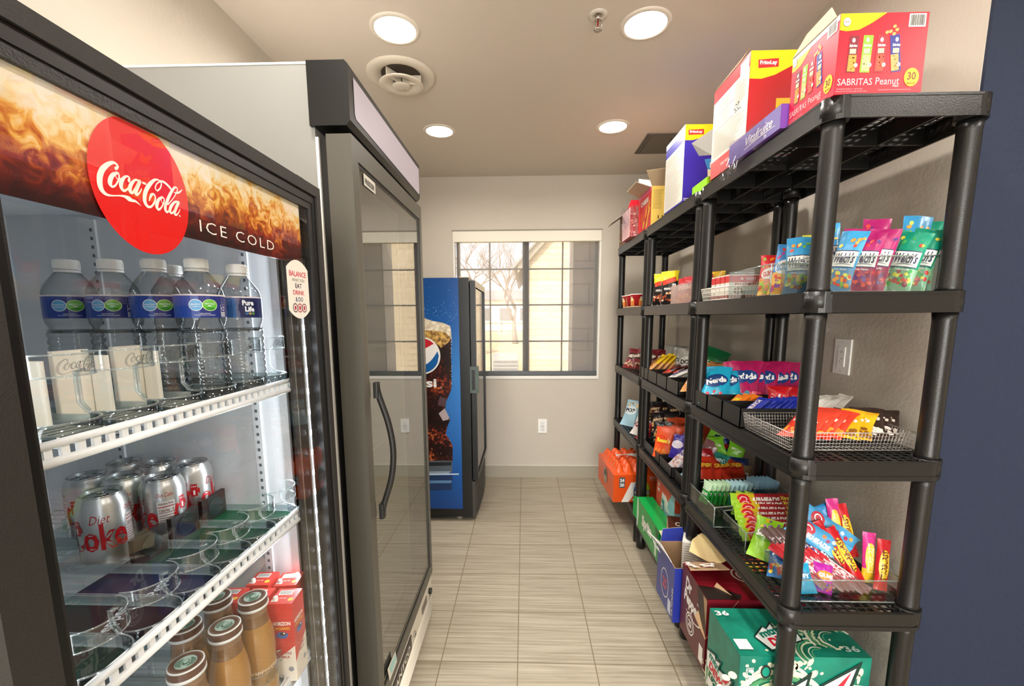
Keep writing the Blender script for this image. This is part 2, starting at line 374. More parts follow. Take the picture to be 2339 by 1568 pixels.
mb = MB(); mb.box(x0+.02, YB+.074, z0+.03, -.012, YB+.078, z1-.03, glass(ior=1.35)); mb.box(.04, YB+.074, z0+.03, x1-.02, YB+.078, z1-.03, glass(ior=1.35)); mb.build('window_pane', win)
mb = MB()
for b in ((wl, YB-.006, wb-.012, wr, YB+.045, wb+.012), (wl, YB-.004, wb, wl+.014, YB+.045, wt), (wr-.014, YB-.004, wb, wr, YB+.045, wt)): mb.box(*b, M_TRIMW)
mb.build('window_sill', win)
# ---- roller shade
sh = thing('roller_shade', 'cream-topped see-through roller shade pulled down over the window', 'window shade', (.022, YB+.02, wb+.02))
mb = MB(); mb.box(wl+.002, YB-.012, wt-.088, wr-.002, YB+.04, wt-.002, mat('#e6e0cf', .5)); mb.box(wl-.004, YB-.016, wt-.006, wr+.004, YB+.03, wt+.004, mat('#8d8578', .5)); mb.build('cassette', sh)
def screenmat():
    m = bpy.data.materials.new('shade_mesh'); m.use_nodes = True; n = m.node_tree; n.nodes.clear(); L = n.links
    out = n.nodes.new('ShaderNodeOutputMaterial'); tr = n.nodes.new('ShaderNodeBsdfTransparent'); df = n.nodes.new('ShaderNodeBsdfDiffuse'); tl = n.nodes.new('ShaderNodeBsdfTranslucent')
    df.inputs[0].default_value = lin('#8d8a88')+(1,); tl.inputs[0].default_value = lin('#cfcbc8')+(1,)
    a = n.nodes.new('ShaderNodeMixShader'); a.inputs[0].default_value = .5; L.new(df.outputs[0], a.inputs[1]); L.new(tl.outputs[0], a.inputs[2])
    mx = n.nodes.new('ShaderNodeMixShader'); mx.inputs[0].default_value = .40; L.new(tr.outputs[0], mx.inputs[1]); L.new(a.outputs[0], mx.inputs[2]); L.new(mx.outputs[0], out.inputs[0])
    return m
mb = MB(); mb.box(wl+.02, YB+.022, wb+.045, wr-.02, YB+.0225, wt-.08, screenmat()); mb.build('shade_fabric', sh)
mb = MB(); mb.box(wl+.03, YB+.008, wb+.018, wr-.004, YB+.034, wb+.05, mat('#4a4d50', .4)); mb.build('bottom_bar', sh)
# ---- outlets
def plate(name, label, cat, O, U, kind_):
    t = thing(name, label, cat, O); mb = MB(); O = Vector(O); U = Vector(U); V = Vector((0, 0, 1)); N = U.cross(V)
    M = Matrix((( U.x, -N.x, 0, O.x), (U.y, -N.y, 0, O.y), (0, 0, 1, O.z), (0, 0, 0, 1)))
    w = mat('#f1f0ec', .35)
    mb.bevbox(-.037, -.006, 0, .037, 0, .118, .002, w, M=M); mb.build('wall_plate', t)
    f = lambda mb: Face(mb, lambda u, v, e: O+U*u+V*v+N*(.006+e))
    if kind_ == 'outlet':
        for cz in (.04, .078):
            mb = MB(); mb.bevbox(-.017, -.008, cz-.015, .017, -.004, cz+.015, .006, w, M=M)
            F = f(mb); d = mat('#3a3835', .5)
            F.rect(-.008, cz-.002, -.006, cz+.008, d, .0024); F.rect(.006, cz-.002, .008, cz+.008, d, .0024); F.ell(0, cz-.009, .0025, .0025, d, .0024, n=10); mb.build('socket', t)
    else:
        mb = MB(); mb.bevbox(-.0165, -.009, .026, .0165, -.004, .092, .002, w, M=M); F = f(mb); d = mat('#8b8884', .5)
        F.rect(-.004, .07, -.002, .08, d, .0032); F.rect(.004, .072, .006, .08, d, .0032); F.rect(-.004, .038, -.002, .046, d, .0032); F.ell(.004, .052, .002, .003, d, .0032, n=8); mb.build('rocker', t)
    for cz in (.011, .107): mb = MB(); F = f(mb); F.ell(0, cz, .003, .003, mat('#cfcdc8', .3, .6), .0005, n=10); mb.build('screw', t)
    return t
plate('electrical_outlet', 'white electrical outlet low on the wall beneath the window', 'outlet', (.155, YB, .390), (1, 0, 0), 'outlet')
plate('wall_outlet', 'white wall outlet plate on the right wall behind the near shelving unit', 'outlet', (XR, 1.46, 1.163), (0, -1, 0), 'gfci')
# ---- ceiling lamps
M_LED = mat('#fff6e6', .5, emit=14.)
for i, (x, y) in enumerate(LAMPS):
    names = {0: 'round recessed ceiling light above the tall freezer, near the round air vent', 1: 'round recessed ceiling light beside the sprinkler head', 2: 'round recessed ceiling light farther back, left side above the blue cooler', 3: 'round recessed ceiling light farther back, right side near the grey hatch'}
    seen = i < 4
    t = thing('recessed_ceiling_light', names.get(i, 'added round ceiling light out of view, put in as fill light'), 'ceiling light', (x, y, CEIL), group='recessed ceiling lights')
    mb = MB(); mb.lathe([(.094, 0), (.092, -.004), (.078, -.006), (.076, -.002)], mat('#e8e0d2', .5), 40); mb.build('trim_ring', t, world=False)
    mb = MB(); mb.lathe([(.0765, -.003), (.05, -.0045), (.0001, -.005)], M_LED, 40); mb.build('diffuser', t, world=False)
    l = bpy.data.lights.new('lamp_light', 'AREA'); l.shape = 'DISK'; l.size = .15; l.energy = LAMP_W*(.85 if i < 4 else .8 if i < 8 else 1.6); l.color = (1, .945, .875); l.spread = radians(165)
    lo = bpy.data.objects.new('lamp_light', l); COL.objects.link(lo); lo.parent = t; lo.location = (0, 0, -.012)
# ---- round air vent
t = thing('ceiling_air_vent', 'round white cone-shaped air diffuser on the ceiling above the freezer', 'air vent', (-.556, 2.075, CEIL))
M_VENT = mat('#ddd3c3', .5)
mb = MB(); mb.lathe([(.153, -.001), (.152, -.008), (.140, -.012), (.120, -.016), (.098, -.006), (.088, .0)], M_VENT, 48); mb.build('outer_ring', t, world=False)
mb = MB(); mb.lathe([(.089, -.0005), (.0001, -.0006)], mat('#4c4239', .7), 40); mb.build('throat', t, world=False)
mb = MB(); mb.lathe([(.098, -.042), (.096, -.046), (.070, -.040), (.040, -.030), (.036, -.026)], M_VENT, 48); mb.lathe([(.098, -.042), (.06, -.022), (.038, -.018)], M_VENT, 48); mb.build('middle_cone', t, world=False)
mb = MB(); mb.lathe([(.040, -.047), (.036, -.051), (.0001, -.049)], M_VENT, 36); mb.lathe([(.040, -.047), (.0001, -.030)], M_VENT, 36); mb.cyl((0, 0, -.001), (0, 0, -.045), .006, mat('#8a8177', .4, .5), 10)
for k in range(3):
    a = radians(30+120*k); mb.box(-.002, 0, -.040, .002, .09, -.003, M_VENT, Matrix.Rotation(a, 4, 'Z'))
mb.build('centre_cone', t, world=False)
# ---- sprinkler
t = thing('sprinkler_head', 'small fire sprinkler head hanging from the ceiling near the right front light', 'sprinkler', (.27, 1.715, CEIL))
mb = MB(); mb.lathe([(.034, 0), (.033, -.004), (.022, -.007), (.016, -.002)], mat('#d5cdc2', .4), 28); mb.build('escutcheon', t, world=False)
mb = MB(); c = mat('#c9c2b8', .25, .8); mb.cyl((0, 0, -.001), (0, 0, -.018), .010, c, 12)
mb.tube([(.009, 0, -.016), (.014, 0, -.028), (.010, 0, -.04), (.002, 0, -.047)], .0022, c, 6); mb.tube([(-.009, 0, -.016), (-.014, 0, -.028), (-.010, 0, -.04), (-.002, 0, -.047)], .0022, c, 6); mb.build('frame_arms', t, world=False)
mb = MB(); mb.cyl((0, 0, -.018), (0, 0, -.045), .003, mat('#8c2418', .3), 10); mb.build('glass_bulb', t, world=False)
mb = MB(); mb.lathe([(.0001, -.047), (.014, -.049), (.016, -.051), (.0001, -.050)], c, 16); mb.build('deflector', t, world=False)
# ---- access hatch
t = thing('ceiling_hatch', 'dark grey square access hatch in the ceiling above the far shelving', 'ceiling hatch', (.86, 2.90, CEIL))
mb = MB(); g = mat('#6d685e', .6); mb.box(.742, 2.742, CEIL-.006, 1.06, 3.052, CEIL, g); mb.build('panel', t)
mb = MB(); g2 = mat('#59544b', .6)
for b in ((.75, 2.75, .755, 3.045), (.77, 2.765, .775, 3.03), (.742, 2.742, 1.06, 2.748)): mb.box(b[0], b[1], CEIL-.009, b[2], b[3], CEIL-.005, g2)
mb.box(.90, 2.80, CEIL-.009, .93, 2.806, CEIL-.005, g2); mb.box(.90, 2.80, CEIL-.009, .905, 2.83, CEIL-.005, g2); mb.build('seam', t)
# ================================================================ outside the window
def noisemat(c1, c2, scale, rough=.8, sc=(1, 1, 1)):
    m = bpy.data.materials.new('mottled'); m.use_nodes = True; n = m.node_tree; L = n.links; p = n.nodes['Principled BSDF']; p.inputs['Roughness'].default_value = rough
    tc = n.nodes.new('ShaderNodeTexCoord'); mp = n.nodes.new('ShaderNodeMapping'); mp.inputs['Scale'].default_value = sc; L.new(tc.outputs['Object'], mp.inputs[0])
    nz = n.nodes.new('ShaderNodeTexNoise'); nz.inputs['Scale'].default_value = scale; nz.inputs['Detail'].default_value = 6; L.new(mp.outputs[0], nz.inputs[0])
    r = n.nodes.new('ShaderNodeValToRGB'); r.color_ramp.elements[0].position = .35; r.color_ramp.elements[1].position = .65
    r.color_ramp.elements[0].color = lin(c1)+(1,); r.color_ramp.elements[1].color = lin(c2)+(1,); L.new(nz.outputs[0], r.inputs[0]); L.new(r.outputs[0], p.inputs['Base Color']); return m
def brickmat(c1, c2, mo, bw, rh, ms=.006, rot=None):
    m = bpy.data.materials.new('block_wall'); m.use_nodes = True; n = m.node_tree; L = n.links; p = n.nodes['Principled BSDF']; p.inputs['Roughness'].default_value = .9
    tc = n.nodes.new('ShaderNodeTexCoord'); sp = n.nodes.new('ShaderNodeSeparateXYZ'); ad = n.nodes.new('ShaderNodeMath'); cb = n.nodes.new('ShaderNodeCombineXYZ')
    L.new(tc.outputs['Object'], sp.inputs[0]); L.new(sp.outputs[0], ad.inputs[0]); L.new(sp.outputs[1], ad.inputs[1]); L.new(ad.outputs[0], cb.inputs[0]); L.new(sp.outputs[2], cb.inputs[1])
    br = n.nodes.new('ShaderNodeTexBrick'); L.new(cb.outputs[0], br.inputs[0]); br.inputs['Scale'].default_value = 1; br.inputs['Brick Width'].default_value = bw; br.inputs['Row Height'].default_value = rh; br.inputs['Mortar Size'].default_value = ms
    br.inputs['Color1'].default_value = lin(c1)+(1,); br.inputs['Color2'].default_value = lin(c2)+(1,); br.inputs['Mortar'].default_value = lin(mo)+(1,)
    L.new(br.outputs[0], p.inputs['Base Color']); b = n.nodes.new('ShaderNodeBump'); b.inputs['Distance'].default_value = .01; b.inputs['Strength'].default_value = .6; b.invert = True; L.new(br.outputs['Fac'], b.inputs['Height']); L.new(b.outputs[0], p.inputs['Normal']); return m
GZ = -.15
mb = MB(); mb.box(-30, YB+.14, GZ-.3, 30, 70, GZ, noisemat('#b79c72', '#d2bb90', 1.2)); tag(mb.build('ground_outside'), kind='structure')
# grey block pier close to the glass (right of the window)
a = at(1284, 700, Y=YB+.45); 
mb = MB(); mb.box(.44, YB+.42, GZ, 1.6, YB+.75, 3.2, brickmat('#a0978f', '#ada49b', '#857d76', .40, .20, .008)); tag(mb.build('block_pillar'), 'dark grey block wall close outside the right half of the window', 'wall')
# cream gabled building wing (extends away from the window)
mb = MB(); t = thing('gabled_building', 'cream building with a gable end and white corner trim seen through the window', 'building', (1.6, 8.2, GZ))
xw = .42
cream = brickmat('#c8b698', '#d2c2a6', '#b5a386', .40, .10, .006)
gz1 = 2.65
mb = MB(); mb.prism([(0.02, 7.0), (4.5, 7.0), (4.5, 12.0), (0.02, 12.0)], GZ, 2.2, cream)
mb.add([(0.02, 7.0, 2.2), (4.5, 7.0, 2.2), (2.26, 7.0, 4.6), (0.02, 12, 2.2), (4.5, 12, 2.2), (2.26, 12, 4.6)], [(0, 1, 2), (5, 4, 3), (0, 2, 5, 3), (1, 4, 5, 2)], cream); mb.build('siding_wall', t)
mb = MB(); w = mat('#e9e2d2', .6)
for a_, b_ in (((-.1, 6.93, 2.06), (2.26, 6.93, 4.62)), ((2.26, 6.93, 4.62), (4.7, 6.93, 2.06))):
    a_ = Vector(a_); b_ = Vector(b_); up = Vector((0, 0, .2)); bk = Vector((0, .06, 0))
    mb.add([a_, b_, b_+up, a_+up, a_+bk, b_+bk, b_+up+bk, a_+up+bk], [(0, 1, 2, 3), (7, 6, 5, 4), (0, 4, 5, 1), (3, 2, 6, 7), (0, 3, 7, 4), (1, 5, 6, 2)], w)
mb.build('rake_board', t)
mb = MB(); mb.box(.72, 6.93, GZ, .86, 7.0, 2.9, w); mb.box(.0, 6.94, GZ, .06, 7.0, 2.2, w); mb.build('corner_trim', t)
mb = MB(); rf = mat('#8f8a84', .9)
for sx in (-1, 1):
    a_ = Vector((2.26+sx*2.42, 6.85, 2.12)); b_ = Vector((2.26, 6.85, 4.70)); c_ = Vector((2.26, 12.2, 4.70)); d_ = Vector((2.26+sx*2.42, 12.2, 2.12)); up = Vector((0, 0, .05))
    mb.add([a_, b_, c_, d_, a_+up, b_+up, c_+up, d_+up], [(0, 1, 2, 3), (7, 6, 5, 4), (0, 4, 5, 1), (1, 5, 6, 2), (2, 6, 7, 3), (3, 7, 4, 0)], rf)
mb.build('roof', t)
# far buildings, fence line
def house(name, label, x0, x1, y0, y1, h, col, roofcol, wins):
    t = thing(name, label, 'building', ((x0+x1)/2, (y0+y1)/2, GZ)); mb = MB(); mb.box(x0, y0, GZ, x1, y1, h, mat(col, .8)); mb.build('wall', t)
    mb = MB(); xm = (x0+x1)/2; r = mat(roofcol, .8); mb.add([(x0-.4, y0-.4, h), (x1+.4, y0-.4, h), (x1+.4, y1+.4, h), (x0-.4, y1+.4, h), (x0+1, (y0+y1)/2, h+1.1), (x1-1, (y0+y1)/2, h+1.1)], [(0, 1, 5, 4), (1, 2, 5), (2, 3, 4, 5), (3, 0, 4), (3, 2, 1, 0)], r); mb.build('roof', t)
    for (a, b, c, d) in wins: mb = MB(); mb.box(a, y0-.05, b, c, y0-.01, d, mat('#6f6d70', .3)); mb.build('window', t)
house('distant_house', 'pale low house with a grey roof far across the field, seen through the window', -6.0, 2.2, 42, 48, 3.0, '#e3ddd2', '#8a8280', [(-4.6, 1.0, -3.4, 2.2), (-2.4, 1.0, -1.2, 2.2), (-.4, 1.0, .8, 2.2)])
house('distant_brick_house', 'reddish brick house far off at the left edge of the window', -14.5, -8.0, 40, 46, 3.2, '#a2725c', '#776a62', [(-13.5, 1, -12.3, 2.2), (-11, 1, -9.8, 2.2)])
mb = MB()
for k in range(26):
    x = -16+k*.8; mb.box(x, 30, GZ, x+.06, 30.06, 1.1, mat('#a5876a', .8))
mb.box(-16, 30.0, .85, 4.1, 30.05, .95, mat('#a5876a', .8)); mb.box(-16, 30.0, .3, 4.1, 30.05, .4, mat('#a5876a', .8))
tag(mb.build('rail_fence'), 'low tan rail fence across the dry field outside', 'fence')
mb = MB(); u = mat('#8f9296', .6); mb.box(-.62, 8.3, GZ, -.12, 8.8, .62, u)
for k in range(8): mb.box(-.60, 8.285, GZ+.1+k*.075, -.14, 8.3, GZ+.13+k*.075, mat('#6c6f73', .6))
tag(mb.build('utility_cabinet'), 'grey utility box standing on the ground outside beside the cream building', 'utility box')
random.seed(4)
def tree(x, y, h, label, seed):
    random.seed(seed); t = thing('bare_tree', label, 'tree', (x, y, GZ), group='bare trees outside the window')
    bark = mat('#8d7a6d', .9); mb = MB(); mbt = MB()
    def grow(p, d, r, L, dep):
        pts = [p]; rr = [r]; q = p
        for k in range(3):
            d = (d+Vector((random.uniform(-.18, .18), random.uniform(-.18, .18), random.uniform(-.04, .12)))).normalized(); q = q+d*L/3; pts.append(q); rr.append(r*(1-.22*(k+1)))
        (mb if dep == 0 else mbt).tube(pts, rr, bark, 6 if dep < 2 else 4)
        if dep < 5:
            for k in range(3 if dep < 4 else 2):
                a = random.uniform(0, 2*pi); s = Vector((cos(a), sin(a), random.uniform(.0, .5)))
                grow(q if k < 2 else pts[2], (d*.8+s*.62).normalized(), r*.52, L*.74, dep+1)
    grow(Vector((0, 0, 0)), Vector((0, 0, 1)), h*.03, h*.28, 0)
    mb.build('trunk', t, world=False); mbt.build('branches', t, world=False)
tree(-1.9, 17, 6.2, 'bare leafless tree seen through the left half of the window', 3)
tree(-.5, 24, 7.0, 'bare winter tree standing farther off behind the window centre', 8)
tree(-7.5, 27, 7.0, 'bare winter tree far off near the left edge of the window', 12)
# ================================================================ glass-door cola cooler (left foreground)
BLK = mat('#1e1d1c', .42, bump=.15, bscale=400.); BLK2 = mat('#0f0f0f', .35); DKG = mat('#24211e', .6, bump=.2, bscale=500.)
WIN_ = mat('#dfe2e6', .45); WSH = mat('#eef1f2', .3)
def cola_mat(horizontal=True, zt=1.564, zb=1.462):
    m = bpy.data.materials.new('cola_and_ice_print'); m.use_nodes = True; n = m.node_tree; L = n.links; p = n.nodes['Principled BSDF']
    tc = n.nodes.new('ShaderNodeTexCoord'); sp = n.nodes.new('ShaderNodeSeparateXYZ'); L.new(tc.outputs['Object'], sp.inputs[0])
    nz = n.nodes.new('ShaderNodeTexNoise'); nz.inputs['Scale'].default_value = 9; nz.inputs['Detail'].default_value = 3; L.new(tc.outputs['Object'], nz.inputs[0])
    n2 = n.nodes.new('ShaderNodeTexNoise'); n2.inputs['Scale'].default_value = 60; n2.inputs['Detail'].default_value = 8; n2.inputs['Distortion'].default_value = 1.2; L.new(tc.outputs['Object'], n2.inputs[0])
    mr = n.nodes.new('ShaderNodeMapRange'); mr.inputs[1].default_value = zb; mr.inputs[2].default_value = zt; L.new(sp.outputs[2], mr.inputs[0])
    a = n.nodes.new('ShaderNodeMath'); a.operation = 'MULTIPLY_ADD'; L.new(nz.outputs[0], a.inputs[0]); a.inputs[1].default_value = 1.1; L.new(mr.outputs[0], a.inputs[2])
    b = n.nodes.new('ShaderNodeMath'); b.operation = 'MULTIPLY_ADD'; L.new(n2.outputs[0], b.inputs[0]); b.inputs[1].default_value = .9; L.new(a.outputs[0], b.inputs[2])
    c = n.nodes.new('ShaderNodeMath'); c.operation = 'SUBTRACT'; L.new(b.outputs[0], c.inputs[0]); c.inputs[1].default_value = 1.0
    r = n.nodes.new('ShaderNodeValToRGB'); e = r.color_ramp.elements
    e[0].position = 0; e[0].color = lin('#2a0503')+(1,); e[1].position = 1; e[1].color = lin('#e4dac6')+(1,)
    for pos, col in ((.26, '#560e04'), (.42, '#8a2c0a'), (.56, '#bf6c16'), (.68, '#deaa4c'), (.80, '#e2cc98')): x = e.new(pos); x.color = lin(col)+(1,)
    L.new(c.outputs[0], r.inputs[0]); L.new(r.outputs[0], p.inputs['Base Color']); p.inputs['Roughness'].default_value = .35
    L.new(r.outputs[0], p.inputs['Emission Color']); p.inputs['Emission Strength'].default_value = .10
    return m
cf = thing('beverage_cooler', 'tall black-framed glass-door drinks cooler with a red disc and cola banner, nearest on the left', 'drinks cooler', (-.74, .60, 0))
FY0, FY1 = .300, .905; DX = -.42
mb = MB()
for b in ((-1.06, FY0, .06, -.475, .345, 1.60), (-1.06, .842, .06, -.475, FY1, 1.60), (-1.06, .345, .06, -1.02, .842, 1.60), (-1.06, .345, 1.567, -.475, .842, 1.60), (-1.06, .345, .06, -.475, .842, .20)): mb.box(*b, BLK)
mb.build('cabinet_body', cf)
mb = MB()
for b in ((-1.019, .346, .2, -1.012, .841, 1.566), (-1.012, .8350, .2, -.482, .8415, 1.566), (-1.012, .3455, .2, -.482, .352, 1.566), (-1.012, .352, 1.560, -.482, .835, 1.566), (-1.012, .352, .2, -.482, .835, .206)): mb.box(*b, WIN_)
mb.build('inner_liner', cf)
mb = MB()   # slotted shelf posts on the liner
for x in (-.545, -.84):
    mb.box(x-.008, .8305, .22, x+.008, .835, 1.55, WIN_)
    for k in range(80): mb.box(x-.0025, .8300, .24+k*.0163, x+.0025, .8306, .246+k*.0163, mat('#5f6469', .5))
mb.build('shelf_post', cf)
mb = MB()
for b in ((-.482, .842, .12, -.474, FY1, 1.6), (-.482, FY0, .12, -.474, .345, 1.6), (-.482, .345, 1.565, -.474, .842, 1.6)): mb.box(*b, mat('#77736c', .35))
mb.build('front_flange', cf)
dr = thing('door', None, None, (0, 0, 0)); dr.parent = cf; dr.location = (0, 0, 0)
# stepped door frame: outer rim, then a step down to the pane
mb = MB()
def ring(mb, y0, z0, y1, z1, w, xa, xb, m):
    mb.box(xa, y0, z0, xb, y0+w[0], z1, m); mb.box(xa, y1-w[1], z0, xb, y1, z1, m)
    mb.box(xa, y0+w[0], z1-w[2], xb, y1-w[1], z1, m); mb.box(xa, y0+w[0], z0, xb, y1-w[1], z0+w[3], m)
dz0, dz1 = .16, 1.622
ring(mb, FY0, dz0, FY1, dz1, (.036, .016, .020, .03), -.464, DX, DKG)
ring(mb, FY0+.036, dz0+.03, FY1-.016, dz1-.020, (.010, .013, .016, .02), -.464, DX-.004, BLK2)
ring(mb, FY0+.046, dz0+.05, FY1-.029, dz1-.036, (.004, .012, .013, .02), -.464, DX-.006, BLK)
# fix: remember frame opening
mb.build('door_frame', dr, world=True)
gy0, gy1, gz0, gz1 = FY0+.050, FY1-.041, dz0+.07, dz1-.049
mb = MB(); mb.add([(-.4285, gy0-.002, gz0-.002), (-.4285, gy1+.002, gz0-.002), (-.4285, gy1+.002, gz1+.002), (-.4285, gy0-.002, gz1+.002)], [(0, 1, 2, 3)], glass(ior=1.5)); mb.build('glass_pane', dr)
mb = MB(); mb.box(-.449, .792, gz0, -.4445, gy1+.003, gz1, mat('#2e2d2a', .3)); mb.build('pane_border', dr)
mb = MB(); mb.box(-.4440, .8035, gz0, -.4425, .8055, gz1, mat('#b9b6ae', .25, .8)); mb.box(-.4440, .835, gz0, -.4425, .837, gz1, mat('#8a867c', .25, .8)); mb.box(-.4440, .845, gz0, -.4425, .846, gz1, mat('#8a867c', .25, .8)); mb.build('metal_edge', dr)
# LED strip down the far stile
mb = MB(); mb.box(-.4444, .838, gz0+.01, -.4410, .847, gz1-.13, mat('#c9d2dc', .2)); k = 0
for k in range(26):
    z = gz0+.03+k*.043; mb.box(-.4412, .8395, z, -.4402, .8445, z+.010, mat('#eef5ff', .5, emit=30.))
mb.box(-.4412, .841, gz0+.02, -.4405, .843, gz1-.14, mat('#dfe9f7', .5, emit=2.5))
mb.build('led_strip', dr)
for (y, dy, en) in ((.822, -1, 1.0), (.358, 1, .22)):
    l = bpy.data.lights.new('cooler_light', 'AREA'); l.shape = 'RECTANGLE'; l.size = .012; l.size_y = 1.25; l.energy = en*2.1; l.color = (.88, .95, 1)
    lo = bpy.data.objects.new('cooler_light', l); COL.objects.link(lo); lo.location = (-.478, y, .88)
    d = Vector((-.55, dy*.8, 0)).normalized(); lo.parent = cf; lo.location = Vector((-.478, y, .88))-Vector(cf.location)
    zq = -d; yv = Vector((0, 0, 1)); xv = yv.cross(zq); lo.rotation_euler = Matrix(((xv.x, yv.x, zq.x), (xv.y, yv.y, zq.y), (xv.z, yv.z, zq.z))).to_euler()
# banner and red disc
bp = -.4325
mb = MB(); mb.box(bp-.002, gy0-.001, 1.463, bp, .838, gz1+.001, cola_mat(zb=1.463-0, zt=1.564))
mb.build('banner', dr)
mb = MB(); Fc = plane(mb, (bp, 0, 0), (0, 1, 0), (0, 0, 1))
LET = mat('#f3e9dc', .5, emit=.25)
p0 = at(454, 517, X=bp); p1 = at(624, 560, X=bp)
Fc.txt('ICE COLD', (p0.y+p1.y)/2+.001, 1.4825, 1, LET, .0008, bold=-.008, width=(p1.y-p0.y), height=.0155, space=1.25)
mb.build('banner_lettering', dr)
mb = MB(); Fc = plane(mb, (bp, 0, 0), (0, 1, 0), (0, 0, 1)); RED = mat('#d5100c', .35, emit=.25)
cy_, cz_ = .4945, 1.506; pts = []
for k in range(72):
    a = 2*pi*k/72; y = cy_+.0632*cos(a); z = cz_+.0720*sin(a); pts.append((y, min(z, gz1-.001)))
Fc.poly(pts, RED, .0014)
def WM(x, y): q = at(190+x/8.712, 340+y/8.712, X=bp); return q.y, q.z
for st in WORDMARK: Fc.stroke([WM(x, y)+(w*.00049/8.712,) for x, y, w in st], LET, .0022, 5)
mb.build('red_disc', dr)
# sticker
mb = MB(); sx = -.4270; Fs = plane(mb, (sx, 0, 0), (0, 1, 0), (0, 0, 1))
a = at(655, 640, X=sx); b_ = at(706, 680, X=sx); y0, y1 = a.y, b_.y; zt = at(680, 595, X=sx).z; zb = at(690, 728, X=sx).z; ym = (y0+y1)/2; hw = (y1-y0)/2
STK = mat('#ece7dc', .4); pts = []
for k in range(13): t = -1+2*k/12; pts.append((ym-hw*t, zt-.016*(t*t)))
for k in range(13): t = -1+2*k/12; pts.append((ym+hw*t, zb+.016*(t*t)))
Fs.poly(pts, STK, .0003)
for s, z, c, h_, w_ in (('BALANCE', .026, '#d2274b', .010, 1.55), ('WHAT YOU', .0375, '#8e8b84', .006, 1.15), ('EAT', .048, '#33204a', .0085, .6), ('DRINK', .0605, '#d2274b', .0085, 1.05), ('& DO', .073, '#3a4a70', .0085, .7)):
    Fs.txt(s, ym, zt-z, 1, mat(c, .5), .0006, width=hw*w_, height=h_, bold=.01)
for k in (-1, 0, 1):
    Fs.ell(ym+k*.016, zb+.020, .0085, .0085, mat(('#55304a', '#b01c3c', '#7a2440')[k+1], .5), .0007, r0=.8)
    Fs.ell(ym+k*.016, zb+.020, .003, .004, mat('#b01c3c', .5), .0007)
mb.build('round_ended_sticker', dr)['label'] = 'cream BALANCE sticker'
mb = MB(); mb.box(-.46, .845, 1.622, -.435, .87, 1.632, BLK2); mb.build('hinge_cap', dr)
# wire shelves
def wire_shelf(z, zf):
    mb = MB()
    for y_ in [ .362+.0185*i for i in range(26)]: mb.tube([(-.995, y_, z), (-.46, y_, z)], .0016, WSH, 6)
    for x_ in (-.99, -.8, -.62): mb.tube([(x_, .356, z-.004), (x_, .83, z-.004)], .003, WSH, 6)
    # front rail: two flanges with oval slots between
    y0, y1 = .358, .832
    mb.tube([(-.454, y0, zf), (-.454, y1, zf)], .0042, WSH, 8); mb.tube([(-.452, y0, zf-.017), (-.452, y1, zf-.017)], .0048, WSH, 8)
    mb.box(-.458, y0, zf-.004, -.4545, y1, zf, WSH)
    n = 30
    for i in range(n):
        y_ = y0+(y1-y0)*i/n; mb.box(-.4565, y_, zf-.017, -.4525, y_+.0075, zf, WSH)
    mb.box(-.462, y0, zf-.003, -.454, y1, zf+.001, WSH)
    return mb.build('wire_shelf', cf)
wire_shelf(1.232, 1.240); wire_shelf(.957, .977); wire_shelf(.655, .668); wire_shelf(.40, .41)
